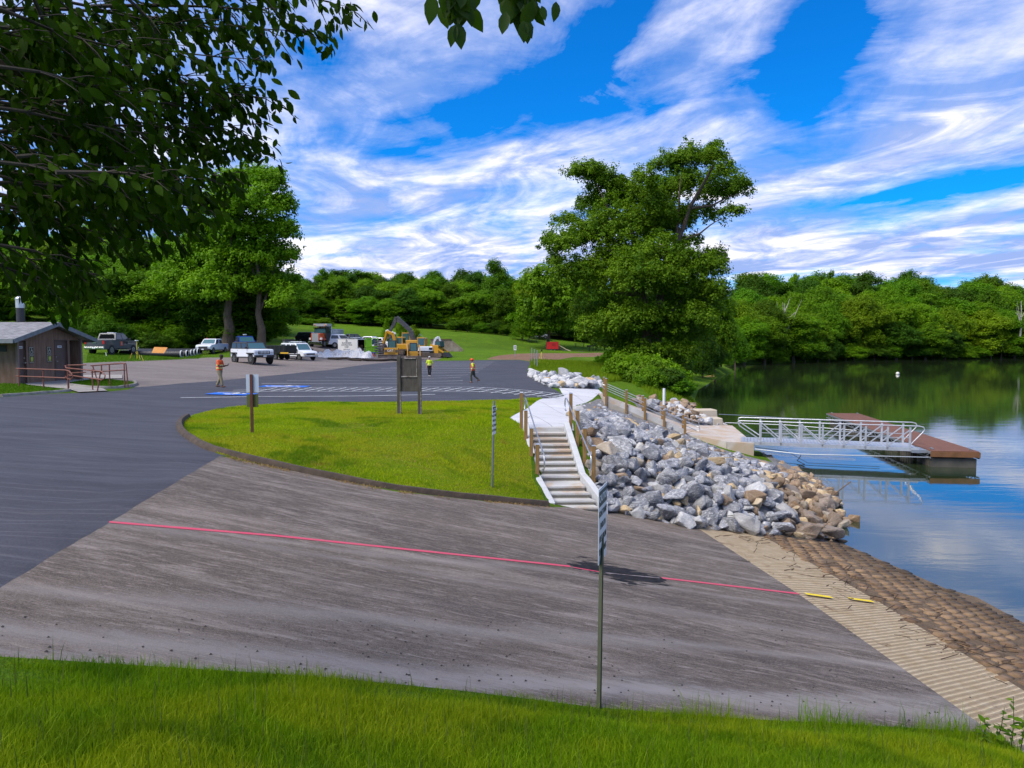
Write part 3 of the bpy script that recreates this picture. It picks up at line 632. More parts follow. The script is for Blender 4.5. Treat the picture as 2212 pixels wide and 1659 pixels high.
def step(a, b, da, z0, z1, M1, nm='step'):
    n = cross(None, (C1 - C0)) if da == 0 else cross(None, (C3 - C2)); n = Vector((1, .06)) if da == 0 else Vector((1, .03))
    pa, pb = a - n * HW, a + n * HW; qa, qb = b - n * HW, b + n * HW
    o = MB(); P = [pa, pb, qb, qa]
    o.add([wl(ST, (p.x, p.y, z0)) for p in P] + [wl(ST, (p.x, p.y, z1)) for p in P], [(0, 3, 2, 1), (4, 5, 6, 7), (0, 1, 5, 4), (1, 2, 6, 5), (2, 3, 7, 6), (3, 0, 4, 7)])
    # overhanging nosing
    d = (a - b).normalized() if (a - b).length else Vector((0, -1)); e = a - n * (HW + .0); 
    o.cur = 1; f = [pa, pb, pb + d * .05, pa + d * .05]; f = [Vector((p.x, p.y)) for p in f]
    o.add([wl(ST, (p.x, p.y, z1 - .045)) for p in f] + [wl(ST, (p.x, p.y, z1 + .002)) for p in f], [(0, 3, 2, 1), (4, 5, 6, 7), (0, 1, 5, 4), (1, 2, 6, 5), (2, 3, 7, 6), (3, 0, 4, 7)])
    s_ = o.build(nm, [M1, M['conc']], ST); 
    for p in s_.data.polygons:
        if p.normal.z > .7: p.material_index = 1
z = ZT
for i in range(8):
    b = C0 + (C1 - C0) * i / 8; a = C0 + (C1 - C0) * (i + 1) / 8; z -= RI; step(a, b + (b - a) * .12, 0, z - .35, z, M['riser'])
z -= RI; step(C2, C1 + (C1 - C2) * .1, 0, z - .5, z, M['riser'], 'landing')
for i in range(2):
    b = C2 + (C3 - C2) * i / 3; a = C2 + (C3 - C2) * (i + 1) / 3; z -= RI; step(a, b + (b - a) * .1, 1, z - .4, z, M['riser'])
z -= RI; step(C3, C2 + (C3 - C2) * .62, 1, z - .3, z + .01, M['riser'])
MB().add([wl(ST, p) for p in ((.45, 24.3, 3.19), (1.75, 24.45, 3.19), (1.72, 24.0, 3.2), (.46, 23.98, 3.2), (.45, 24.3, 2.6), (1.75, 24.45, 2.6), (1.72, 24.0, 2.6), (.46, 23.98, 2.6))], [(0, 1, 2, 3), (4, 7, 6, 5), (3, 2, 6, 7), (0, 4, 5, 1), (1, 5, 6, 2), (0, 3, 7, 4)]).build('top_slab', M['conc'], ST)
M['wallc'] = pathm('cheek wall concrete', (.44, .45, .46), (.53, .54, .55))
def cheek(pl, w, nm, side):
    rings = []
    for x, y, zt in pl:
        zb = min(g1(x, y), zt - .3) - .5; rings.append([wl(ST, (x - w / 2, y, zb)), wl(ST, (x + w / 2, y, zb)), wl(ST, (x + w / 2, y, zt)), wl(ST, (x - w / 2, y, zt))])
    MB().loft(rings).build(nm, M['wallc'], ST, bevel=.015)
cheek([(C0.x - HW - .09, 24.1, 3.38), (C1.x - HW - .09, 21.2, 2.26), (C2.x - HW - .10, 20.5, 2.22), (C3.x - HW - .12, 19.5, 1.86), (C3.x - HW - .10, 19.25, 1.84)], .17, 'cheek_wall', 0)
cheek([(C0.x + HW + .09, 24.1, 3.38), (C1.x + HW + .09, 21.2, 2.26), (C2.x + HW + .10, 20.5, 2.22), (C3.x + HW + .12, 19.6, 1.86), (C3.x + HW + .14, 19.35, 1.80)], .17, 'cheek_wall', 1)
def post(x, y, zt, zb, w, lab, grp):
    e = empty('rail_post', (x, y, zb), 0, lab, 'post', grp)
    MB().box((0, 0, (zt - zb) / 2 - .15), (w, w, zt - zb + .3)).build('timber', M['wood'], e, bevel=.008)
    MB().box((0, 0, zt - zb + .012), (w + .012, w + .012, .025), tap=.8).build('cap', M['galv'], e)
    MB().box((0, -w / 2 - .004, .12), (.04, .008, .04)).tube([(0, -w / 2 - .012, .12), (0, -w / 2 - .02, .12)], .014, 6).build('bolt_plate', M['galvd'], e)
    return e
Ls = [(.30, 24.2, 4.29, 2.95), (.42, 23.1, 3.83, 2.45), (.56, 22.0, 3.42, 2.10), (.70, 20.9, 3.10, 1.90)]
Rs = [(1.87, 24.2, 4.27, 2.95), (1.99, 23.1, 3.83, 2.4), (2.11, 22.0, 3.42, 2.1), (2.25, 20.9, 3.06, 1.9)]
nm4 = ['top', 'second from the top', 'third from the top', 'lowest']
for i, p in enumerate(Ls): post(*p, .105, nm4[i].capitalize() + ' square timber post beside the grass on the left of the stairs', 'timber posts along the stairs')
for i, p in enumerate(Rs): post(*p, .105, nm4[i].capitalize() + ' square timber post beside the rocks on the right of the stairs', 'timber posts along the stairs')
def srail(dx, lab, sx):
    e = empty('stair_handrail', (0, 0, 0), 0, lab, 'handrail'); e.location = (1.1 + dx, 21.5, 2.0); w = lambda *p: wl(e, p)
    xt, xb = (.44, .84) if sx < 0 else (1.74, 2.11)
    T = [(xt - sx * 0 - .02, 24.25, 3.72), (xt - .03, 24.5, 3.74), (xt - .03, 24.58, 3.85), (xt - .03, 24.56, 4.02), (xt - .02, 24.45, 4.10), (xt, 24.2, 4.10), (xb, 20.95, 2.92), (xb + .03, 20.65, 2.86), (xb + .035, 20.55, 2.78), (xb + .04, 20.53, 2.52), (xb + .02, 20.62, 2.42), (xb - .0, 20.85, 2.42)]
    MB().tube([w(*p) for p in T], .021, 8).build('rail', M['galv'], e, True)
    PL = Ls if sx < 0 else Rs
    for x, y, zt, zb in PL:
        k = (24.2 - y) / (24.2 - 20.95); rx, rz = xt + (xb - xt) * k, 4.10 + (2.92 - 4.10) * k
        MB().tube([w(x, y, rz - .07), w((x + rx) / 2, y, rz - .09), w(rx, y, rz - .01)], .009, 6).build('bracket', M['galvd'], e)
srail(-.5, 'left galvanised stair handrail with looped ends, beside the grass bank', -1); srail(.8, 'right galvanised stair handrail with looped ends, beside the riprap', 1)
# ================================================================ sloping walkway to the gangway
WK = empty('walkway', (8, 41, 1.8), 0, 'sloping concrete walkway with kerb stained by silt, leading down to the metal gangway', 'walkway')
P0, P1 = at(1309, 861, 41), at(1480, 936, 39.9); P2, P3 = at(1570, 958, 38.4), at(1629, 959, 38.1)
Q0, Q1, Q2, Q3 = at(1292, 838, 45.5), at(1470, 903, 44.6), at(1520, 914, 45.2), at(1582, 920, 46)
P3.z = Q3.z = .77; P2.z = .82; Q2.z = .86; Q1.z = P1.z; Q0.z = P0.z - .02; Q0.z = 2.80
def slab(nm, quad, th, m_):
    n = len(quad); MB().add([wl(WK, p) for p in quad] + [wl(WK, (p[0], p[1], p[2] - th)) for p in quad], [tuple(range(n)), tuple(range(n, 2 * n))[::-1]] + [(i, n + i, n + (i + 1) % n, (i + 1) % n) for i in range(n)]).build(nm, m_, WK, bevel=.01)
slab('sloped_slab', [P0, P1, Q1, Q0], .9, M['walk']); slab('lower_slab', [P1 + Vector((.015, 0, 0)), P2, Q2, Q1 + Vector((.015, 0, 0))], .9, M['walk']); slab('end_slab', [P2 + Vector((.02, 0, 0)), P3, Q3, Q2 + Vector((.02, 0, 0))], .85, M['walk'])
u = (P1 - P0).normalized(); nn = Vector((0, -.13, 0))
MB().bar(wl(WK, P0 + nn * .5 + Vector((0, 0, .0))), wl(WK, P1 + nn * .5), .13, .34).build('side_kerb', M['conc'], WK, bevel=.01)
MB().add([wl(WK, p) for p in (P0 + nn * 1.1 + Vector((0, 0, -.12)), P1 + nn * 1.1 + Vector((0, 0, -.12)), P1 + nn * 1.1 + Vector((0, 0, -1.1)), P0 + nn * 1.1 + Vector((0, 0, -1.1)), P0 + nn * .4 + Vector((0, 0, -.12)), P1 + nn * .4 + Vector((0, 0, -.12)), P1 + nn * .4 + Vector((0, 0, -1.1)), P0 + nn * .4 + Vector((0, 0, -1.1)))], [(0, 1, 2, 3), (7, 6, 5, 4), (0, 4, 5, 1), (1, 5, 6, 2), (2, 6, 7, 3), (3, 7, 4, 0)]).build('retaining_face', pathm('formed wall', (.30, .27, .22), (.38, .35, .30)), WK)
npx = [1309.3, 1353, 1393.5, 1435, 1480]; tops = [818, 842.5, 860, 886, 903]; ordw = ['first', 'second', 'middle', 'fourth', 'last']
for k, (px, ty) in enumerate(zip(npx, tops)):
    q = (px - 1309.3) / (1480 - 1309.3); D = 40.8 + q * -1.1; x = ray(px, ty).x * D; zt = at(px, ty, D).z; zb = P0.z + (P1.z - P0.z) * q - .35
    post(x, D, zt, zb, .11, ordw[k].capitalize() + ' timber post down the near rail of the sloping walkway', 'timber posts of the sloping walkway, near row')
    if k != 1:
        D2 = D + 1.9; x2 = ray(px - 4.5, ty).x * D2; z2 = zb + .35 + (zt - zb - .35) * .98
        post(x2, D2, z2, zb + .3, .11, ordw[k].capitalize() + ' timber post down the far rail of the sloping walkway', 'timber posts of the sloping walkway, far row')
def wrail(dy, lab, hs=(-.10, -.42)):
    e = empty('walkway_handrail', (7, 41 + dy, 2.5), 0, lab, 'handrail'); w = lambda p: wl(e, p)
    A, B = at(1312, 834, 40.7), at(1500, 918, 39.5); A.y += dy; B.y += dy; A.x += dy * .12; B.x += dy * .23; off = Vector((0, .09, 0))
    dn = Vector((0, 0, -.24)); d = (B - A).normalized()
    pts_ = [A + off, B + off, B + off + d * .25 + Vector((0, 0, .07)), B + off + d * .33 + dn * .4, B + off + d * .25 + dn * .95, B + off + dn, A + off + dn, A + off - d * .25 + dn * .8, A + off - d * .33 + dn * .5, A + off - d * .25 + dn * .1, A + off]
    MB().tube([w(p) for p in pts_], .020, 8).build('rail', M['galv'], e, True)
wrail(0, 'near galvanised double handrail of the sloping walkway'); wrail(1.9, 'far galvanised double handrail of the sloping walkway')
# anchor blocks
M['block'] = pathm('silty anchor block', (.46, .38, .28), (.55, .47, .36))
def ablock(px, py, D, sx, sy, h, lab, rz):
    c = at(px, py, D); e = MB().box((0, 0, h / 2), (sx, sy, h), tap=.9).build('anchor_block', M['block'], None, bevel=.04, label=None); e.location = (c.x, c.y, c.z - h); e.rotation_euler = (0, 0, rz); tag(e, lab, 'concrete block')
ablock(1522, 884, 52, 1.5, 1.3, 1.2, 'tan concrete anchor block at the water edge, farther from the gangway', .1); ablock(1531, 902, 47.4, 1.6, 1.2, 1.2, 'tan concrete anchor block at the water edge, nearer the gangway', .05)
pp = at(1434, 872, 46); o = MB().tube([(0, 0, -.2), (0, 0, 1.15)], .08, 8).build('marker_post', M['wood'], None); o.location = at(1434, 880, 46); tag(o, 'thin white topped post standing in the rocks behind the walkway rail', 'post'); o.data.materials[0] = mat('white pole', (.7, .72, .75), .5)
# ================================================================ gangway
M['alu'] = mat('mill aluminium', (.62, .63, .65), .42, .6, var=(.50, .51, .53), vscale=5)
A0, B0 = at(1600, 961, 38.4), at(1985, 978, 36.0); A0.z, B0.z = .80, .74
d = (B0 - A0); Lg = d.length; ang = math.atan2(d.y, d.x)
GW = empty('gangway', A0, ang, 'aluminium gangway with truss railings between the end slab and the brown dock', 'gangway')
WG = 1.75; HG = 1.0; npan = 8; xs = [.95 + i * (Lg - 1.35) / (npan - 1) for i in range(npan)]
for sy in (0, WG):
    for i, x in enumerate(xs): MB().bar((x, sy, -.1), (x, sy, HG), .09, .07).build('railing_post', M['alu'], GW)
    for i in range(npan - 1):
        o = MB()
        a, b = xs[i], xs[i + 1]
        if i < 3: o.bar((a, sy, HG - .12), (b, sy, .06), .05, .05)
        else: o.bar((a, sy, .06), (b, sy, HG - .12), .05, .05)
        o.build('brace', M['alu'], GW)
    o = MB(); o.bar((0.0, sy, -.05), (Lg, sy, -.05), .07, .17); o.bar((xs[0], sy, HG * .5), (xs[-1], sy, HG * .5), .03, .03); o.build('side_beam', M['alu'], GW)
    lp = [(xs[0], sy, .14), (-.05, sy, HG * .80), (-.16, sy, HG * .95), (-.13, sy, HG + .04), (0, sy, HG + .07), (Lg - .02, sy, HG + .07), (Lg + .16, sy, HG + .03), (Lg + .22, sy, HG * .92), (Lg + .14, sy, HG * .78), (xs[-1], sy, .14)]
    MB().tube(lp, .028, 8).build('handrail', M['alu'], GW, True)
o = MB()
for i in range(int(Lg / .16)): o.box((.08 + i * .16, WG / 2, .02), (.145, WG - .08, .035))
o.build('deck', M['alu'], GW)
# ================================================================ dock
M['deck'] = mat('reddish brown composite deck', (.135, .052, .024), .7, var=(.19, .08, .04), vscale=2, stretch=(.3, 6, 1), bump=.006)
M['fascia'] = mat('brown fascia', (.20, .09, .035), .7, var=(.14, .06, .02), vscale=3); M['float'] = mat('grey float', (.07, .065, .05), .7, var=(.12, .105, .08), vscale=2)
N0, N1, F0, F1 = at(2014, 977, 35.3), at(2113, 978, 35.3), at(1790, 893, 53.6), at(1850, 893, 53.6)
for p in (N0, N1, F0, F1): p.z = .78
dd = ((F0 + F1) / 2 - (N0 + N1) / 2); LD = dd.length; DK = empty('dock', ((N0 + N1) / 2).xyz, math.atan2(dd.y, dd.x), 'long floating dock with reddish brown deck boards beyond the gangway', 'dock')
wd = 2.1; nb = int(LD / .14); o = MB()
for i in range(nb): o.box((.07 + i * .14, 0, -.02 + random.uniform(-.003, .003)), (.132, wd, .04))
o.build('deck_boards', M['deck'], DK)
o = MB(); o.box((-.03, 0, -.16), (.05, wd + .06, .24)); o.build('end_fascia', M['fascia'], DK)
for sy in (-1, 1):
    o = MB(); o.box((LD / 2, sy * (wd / 2 + .02), -.09), (LD, .05, .1)); o.box((LD / 2, sy * (wd / 2 + .02), -.33), (LD, .04, .06))
    for i in range(int(LD / .9) * 1): 
        x = i * .9 + .1; o.bar((x, sy * (wd / 2 + .02), -.12), (x + .45, sy * (wd / 2 + .02), -.31), .03); o.bar((x + .45, sy * (wd / 2 + .02), -.31), (x + .9, sy * (wd / 2 + .02), -.12), .03)
    o.build('side_truss', M['galvd'], DK)
for k in range(int(LD / 2.3)):
    o = MB(); x = 1.0 + k * 2.3; o.box((x, 0, -.62), (1.75, wd - .12, .5), tap=1.0)
    for j in range(5): o.box((x - .7 + j * .35, 0, -.6), (.07, wd - .06, .42))
    o.build('float', M['float'], DK)
for k, x in enumerate((.5, LD - .5)):
    for sy in (-1, 1): MB().box((x, sy * .85, .05), (.3, .06, .05)).box((x - .08, sy * .85, .02), (.05, .05, .06)).box((x + .08, sy * .85, .02), (.05, .05, .06)).build('cleat', M['galvd'], DK)
MB().box((.9, wd / 2 + .35, -.10), (1.0, .7, .14)).build('landing_bracket', M['galvd'], DK)
# struts and mooring lines
def line(nm, pts_, r, m_, lab, cat):
    c = Vector(pts_[0]); o = MB().tube([Vector(p) - c for p in pts_], r, 7).build(nm, m_, None, True); o.location = c; tag(o, lab, cat); return o
line('mooring_strut', [at(1553, 895, 51), at(1600, 897, 51.5), at(1790, 909, 52)], .024, M['galvd'], 'thin metal strut from the farther anchor block to the far end of the dock', 'strut')
line('mooring_strut', [at(1566, 913, 47.4), at(1700, 918, 45), at(1850, 930, 43)], .024, M['galvd'], 'thin metal strut reaching from the nearer anchor block under the gangway', 'strut')
line('mooring_strut', [at(1631, 970, 37.5), at(1730, 981, 36), at(2005, 988, 34.9)], .026, M['galvd'], 'long metal strut in front of the gangway ending at the dock corner', 'strut')
M['rope'] = mat('dark cable', (.03, .03, .03), .6)
def zf(p, z): v = Vector(p); return v
line('mooring_cable', [atz(1632, 966, .55), atz(1700, 975, .3), atz(1745, 1000, .06), atz(1900, 1008, .05)], .012, M['rope'], 'dark slack cable dipping into the water below the gangway', 'cable')
line('branch', [atz(1730, 984, .25), atz(1722, 995, .1), atz(1738, 1003, .05), atz(1724, 1007, .04), atz(1760, 1015, .04)], .02, M['rope'], 'bare dark branch caught in the water below the gangway', 'branch')
line('branch', [at(1800, 1070, 27.6), at(1822, 1052, 27.3), at(1838, 1040, 27.4)], .02, mat('dead wood', (.16, .10, .06), .9), 'bare stick poking from the wet rocks at the water edge', 'branch')
# yellow boom
M['boom'] = mat('yellow boom fabric', (.50, .33, .03), .6, var=(.36, .22, .03), vscale=2)
bp = [atz(px, py, .02) for px, py in ((1440, 818), (1462, 815), (1480, 812), (1500, 809), (1515, 812), (1540, 811), (1541, 816), (1520, 818), (1490, 819), (1462, 820))]
e = empty('floating_boom', bp[3], 0, 'ragged yellow turbidity boom floating beside the river bank bushes', 'boom')
for a, b in zip(bp, bp[1:]):
    n_ = max(2, int((b - a).length / 1.2))
    MB().tube([wl(e, a + (b - a) * k / n_ + Vector((0, 0, .12 + .12 * random.random()))) for k in range(n_ + 1)], .2, 8).build('boom_segment', M['boom'], e, True)
MB().tube([wl(e, atz(1531, 812, 0)), wl(e, atz(1531, 812, 0)) + Vector((0, 0, 1.6))], .05, 6).build('marker_rod', M['galv'], e)
o = MB().ball((0, 0, .15), (.3, .3, .3), 10, 6).build('buoy', mat('white buoy', (.7, .65, .6), .4), None, True); o.location = atz(2007, 1041 * .7745, 0); o.location = atz(1939, 809, 0); tag(o, 'small round pale buoy floating alone on the far river', 'buoy')
# ================================================================ riprap
def rockmat(name, c1, c2, c3, c4):
    m, t, b = new_mat(name); o = t.new('ShaderNodeTexCoord').outputs['Object']; oi = t.new('ShaderNodeObjectInfo').outputs['Random']
    sh_ = t.new('ShaderNodeCombineXYZ'); t.put(sh_.inputs[0], t.math('MULTIPLY', oi, 37.)); o2 = t.vmath('ADD', o, sh_.outputs[0])
    n = t.noise(o2, 2.4, 6, .7, .8); v = t.noise(t.mapping(o2, (1, 1, 3)), 5.5, 7, .75, 1.5); f = t.noise(o2, 22, 4, .8)
    c = t.mix(t.mapr(n, .36, .62), c1, c2); c = t.mix(t.mapr(v, .50, .64, 0, .9), c, c3); c = t.mix(t.mapr(f, .55, .72, 0, .6), c, c4)
    hs = t.new('ShaderNodeHueSaturation'); t.put(hs.inputs['Color'], c); t.put(hs.inputs['Value'], t.mapr(oi, 0, 1, .72, 1.25)); t.put(hs.inputs['Saturation'], t.mapr(t.math('FRACT', t.math('MULTIPLY', oi, 5.7)), 0, 1, .5, 1.15))
    t.put(b.inputs['Base Color'], hs.outputs[0]); b.inputs['Roughness'].default_value = .85; bumpto(t, b, t.math('ADD', v, t.math('MULTIPLY', f, .5)), .05); return m
RMAT = {'grey': rockmat('blue grey limestone', (.14, .145, .165), (.30, .305, .33), (.72, .71, .71), (.07, .07, .08)),
        'pale': rockmat('pale grey stone', (.36, .36, .36), (.50, .49, .48), (.66, .64, .61), (.20, .18, .16)),
        'tan': rockmat('tan stone', (.40, .27, .12), (.50, .38, .22), (.56, .49, .38), (.22, .13, .06)),
        'brown': rockmat('silt stained brown stone', (.20, .13, .075), (.29, .20, .125), (.40, .31, .22), (.08, .05, .03))}
def rockmesh(seed, m):
    r = random.Random(seed); bm = bmesh.new()
    ax = (r.uniform(.85, 1.25), r.uniform(.6, .9), r.uniform(.5, .75))
    for _ in range(r.randint(11, 17)):
        v = Vector((r.gauss(0, 1), r.gauss(0, 1), r.gauss(0, 1))).normalized(); k = r.uniform(.82, 1.08); bm.verts.new((v.x * ax[0] * .5 * k, v.y * ax[1] * .5 * k, v.z * ax[2] * .5 * k))
    g = bmesh.ops.convex_hull(bm, input=bm.verts); bmesh.ops.delete(bm, geom=[v for v in bm.verts if not v.link_faces], context='VERTS')
    bmesh.ops.dissolve_limit(bm, angle_limit=R(9), verts=bm.verts, edges=bm.edges)
    bmesh.ops.bevel(bm, geom=bm.edges[:], offset=.028, segments=1, affect='EDGES')
    bmesh.ops.triangulate(bm, faces=bm.faces); bmesh.ops.subdivide_edges(bm, edges=bm.edges[:], cuts=1, use_grid_fill=True)
    for v in bm.verts: v.co += v.co.normalized() * (mnoise.noise(v.co * 3.3 + Vector((seed, 0, 0))) * .055 + mnoise.noise(v.co * 9 + Vector((seed, 3, 0))) * .02)
    me = bpy.data.meshes.new('rock'); bm.to_mesh(me); bm.free(); me.materials.append(m); return me
ROCKS = {k: [rockmesh(i * 7 + j * 100 + 1, RMAT[k]) for i in range(12)] for j, k in enumerate(RMAT)}
def dart(poly, r_of, n, seed, pad=0.):
    rr = np.random.default_rng(seed); pol = np.array([p[:2] for p in poly]); lo, hi = pol.min(0), pol.max(0); out = []
    C = rr.uniform(lo, hi, (n, 2)); C = C[inside(C, pol)]; cell = {}
    for x, y in C:
        r = r_of(x, y) * rr.uniform(.5, 1.5); k0 = (int(x), int(y)); ok = True
        for i in (-1, 0, 1):
            for j in (-1, 0, 1):
                for (a, b, q) in cell.get((k0[0] + i, k0[1] + j), ()):
                    if (a - x) ** 2 + (b - y) ** 2 < ((q + r) * .62) ** 2: ok = False; break
                if not ok: break
            if not ok: break
        if ok: cell.setdefault(k0, []).append((x, y, r)); out.append((x, y, r))
    return out
rk = []
main_ = dart(RIP1, lambda x, y: .285 if y < 27 else (.225 if y < 33 else .17), 26000, 3)
rk += [(x, y, r, 'main') for x, y, r in main_]
rk += [(x, y, r, 'path') for x, y, r in dart(RIP2, lambda x, y: .42 if x > 4 else .28, 9000, 4)]
rk += [(x, y, r, 'walk') for x, y, r in dart(RIP3, lambda x, y: .30, 6000, 5)]
# second, lower layer and loose stones beyond the edge
rk += [(x, y, r, 'main') for x, y, r in dart(RIP1, lambda x, y: .19, 9000, 9) if random.random() < .75]
rk += [(p[0], p[1], .24, 'main') for p in [(10.4 + random.uniform(-.5, .9), random.uniform(24, 30)) for _ in range(34)]]
cand = []
for x, y, r, wh in rk:
    g = g1(x, y)
    if inside([(x, y)], ST_POLY)[0] or inside([(x, y)], WK_POLY)[0] or (x < 2.35 and y < 24.4): continue
    wet = g < .42 or (x > 8.6 and y < 30 and g < .75)
    u_ = random.random()
    k = ('brown' if u_ < .8 else 'tan') if wet else ('grey' if u_ < .66 else 'pale' if u_ < .86 else 'tan' if u_ < .93 else 'brown')
    if wh == 'path': k = 'pale' if u_ < .6 else 'grey' if u_ < .92 else 'tan'
    if wh == 'walk': k = 'brown' if u_ < .55 else 'pale' if u_ < .8 else 'grey'
    s = r * random.uniform(2.1, 2.7); cand.append((s / y, x, y, g, s, k, wh, wet))
cand.sort(reverse=True)
SIZE = lambda s: 'large' if s > .78 else 'middle-sized' if s > .56 else 'small'
KW = {'grey': 'blue grey', 'pale': 'pale whitish', 'tan': 'ochre tan', 'brown': 'brown silt stained'}
def SHP(me):
    d = [max(v.co[i] for v in me.vertices) - min(v.co[i] for v in me.vertices) for i in range(3)]
    return 'flat' if d[2] < .55 else 'long' if d[0] > 1.6 * d[1] else 'blocky'
def where(x, y, wh):
    if wh == 'path': return 'in the rock strip beside the tall grass, ' + ('asphalt end' if x < 3 else 'middle' if x < 5 else 'walkway end')
    if wh == 'walk': return 'behind the walkway rail, ' + ('near the bushes' if y > 46 else 'near the anchor blocks' if x > 11 else 'by the rail')
    a = 'by the stairs' if x < 4.2 else 'by the water' if x > 8.8 else 'left of centre' if x < 6.2 else 'right of centre'
    b = 'low near the ramp' if y < 22 else 'above the lowest rocks' if y < 24.5 else 'half way up' if y < 28 else 'high up' if y < 34 else 'just under the walkway'
    return b + ', ' + a
n_ind = 300; rest = MB(); restf = {k: [] for k in RMAT}
def rot3(): return Matrix.Rotation(random.uniform(0, 6.28), 3, 'Z') @ Matrix.Rotation(random.gauss(0, .45), 3, 'X') @ Matrix.Rotation(random.gauss(0, .45), 3, 'Y')
bulk = {k: ([], [], 0) for k in RMAT}
for i, (pr, x, y, g, s, k, wh, wet) in enumerate(cand):
    me = random.choice(ROCKS[k]); rm = rot3(); low = (s < .42); zc_ = g + s * (.12 if low else .20) + random.uniform(-.03, .07) - (.28 if wh == 'main' and y > 33 else .14 if wh == 'main' and y > 27 else 0)
    if i < n_ind:
        o = link('rock', me); o.location = (x, y, zc_); o.rotation_euler = rm.to_euler(); o.scale = (s, s, s)
        tag(o, f'{SIZE(s)} {KW[k]} {SHP(me)} rock {where(x, y, wh)}', 'rock', f'{KW[k]} riprap rocks')
    else:
        V_, F_, _ = bulk[k]; b = sum(len(v) for v in V_); co = np.empty(len(me.vertices) * 3, np.float32); me.vertices.foreach_get('co', co); co = co.reshape(-1, 3)
        V_.append(co @ (np.array(rm).T * s) + np.array([x, y, zc_])); ix = np.empty(len(me.loops), np.int32); me.loops.foreach_get('vertex_index', ix); F_.append(ix.reshape(-1, 3) + b)
allv, allf, mi, base = [], [], [], 0; kl = list(RMAT)
for j, k in enumerate(kl):
    V_, F_, _ = bulk[k]
    if V_: v = np.concatenate(V_); f = np.concatenate(F_); allv.append(v); allf.append(f + base); mi.append(np.full(len(f), j)); base += len(v)
me = fast_mesh('riprap', np.concatenate(allv), np.concatenate(allf)); o = link('riprap_stones', me, None, [RMAT[k] for k in kl]); me.polygons.foreach_set('material_index', np.concatenate(mi).astype(np.int32))
tag(o, 'mass of smaller broken grey and brown stones filling the riprap bank', 'stones', kind='stuff')
# ---- articulated block apron below the ribbed concrete
_ = 0; M['cob'] = mat('silty concrete block', (.26, .17, .095), .95, var=(.11, .065, .035), vscale=1.3, bump=.03, bscale=9)
ca, sa = math.cos(R(37)), math.sin(R(37)); V_ = []; F_ = []
for i in range(-60, 120):
    for j in range(-90, 90):
        a = i * .50 + (j % 2) * .25; b = j * .21; x = 8.5 + a * ca - b * sa; y = 14 + a * sa + b * ca
        if not (6 < x < 14 and 4 < y < 25): continue
        V_.append((x, y))
V_ = np.array(V_); V_ = V_[inside(V_, [p[:2] for p in COBB])]; V_ = V_[~inside(V_, [p[:2] for p in CONC])]; gz = G(V_); vs = []; fs = []
for (x, y), z in zip(V_, gz):
    if z < .015: continue
    if random.random() < .12: continue
    h = .028 + random.uniform(-.02, .015); a = R(37) + random.gauss(0, .04); c_, s_ = math.cos(a), math.sin(a); dzx, dzy = g1(x + .2, y) - z, g1(x, y + .2) - z; b = len(vs)
    for hh, k in ((-.05, 1), (h, .9)):
        for (p, q) in ((-.215, -.075), (.215, -.075), (.215, .075), (-.215, .075)):
            p_, q_ = p * k * random.uniform(.93, 1.04), q * k; X_, Y_ = p_ * c_ - q_ * s_, p_ * s_ + q_ * c_; vs.append((x + X_, y + Y_, z + hh + X_ * dzx * 5 + Y_ * dzy * 5))
    fs += [(b + 4, b + 5, b + 6, b + 7), (b, b + 1, b + 5, b + 4), (b + 1, b + 2, b + 6, b + 5), (b + 2, b + 3, b + 7, b + 6), (b + 3, b, b + 4, b + 7)]
_t = NT(M['cob'].node_tree); _b = M['cob'].node_tree.nodes['Principled BSDF']; _g = _t.new('ShaderNodeSeparateXYZ'); _t.put(_g.inputs[0], _t.new('ShaderNodeTexCoord').outputs['Object']); _src = _b.inputs['Base Color'].links[0].from_socket
_n = _t.noise(_t.new('ShaderNodeTexCoord').outputs['Object'], 2.2, 5, .7)
_t.put(_b.inputs['Base Color'], _t.mix(_t.mapr(_t.math('ADD', _g.outputs[2], _t.math('MULTIPLY', _n, -.5)), .12, -.16, 0, .8), _src, (.035, .024, .014)))
o = link('paving_blocks', fast_mesh('paving_blocks', vs, fs), None, [M['cob']]); tag(o, 'muddy mat of small concrete erosion blocks between ribbed ramp and water', 'paving blocks', kind='stuff')
# twigs, leaves and silt crumbs washed up on the ramp edge
vs = []; fs = []; pol = [p[:2] for p in COBB]
for _ in range(240):
    k = random.random(); a0 = c2[0]; a1 = c2[-1]; x = a0[0] + (a1[0] - a0[0]) * k + random.gauss(.9, .8); y = a0[1] + (a1[1] - a0[1]) * k + random.gauss(0, .4)
    if not (5 < x < 12): continue
    z = g1(x, y) + .05; a = random.uniform(0, 3.14); L = random.uniform(.03, .22); w = random.uniform(.006, .02); b = len(vs); dx, dy = math.cos(a), math.sin(a)
    vs += [(x - dx * L, y - dy * L, z), (x + dx * L, y + dy * L, z + .01), (x + dx * L - dy * w, y + dy * L + dx * w, z + .02), (x - dx * L - dy * w, y - dy * L + dx * w, z + .015)]; fs.append((b, b + 1, b + 2, b + 3))
o = link('driftwood_litter', fast_mesh('litter', vs, fs), None, [mat('dark litter', (.06, .035, .02), .9, objrand=.2)]); tag(o, 'scattered dark twigs and leaf litter washed up along the ramp edge', 'litter', kind='stuff')
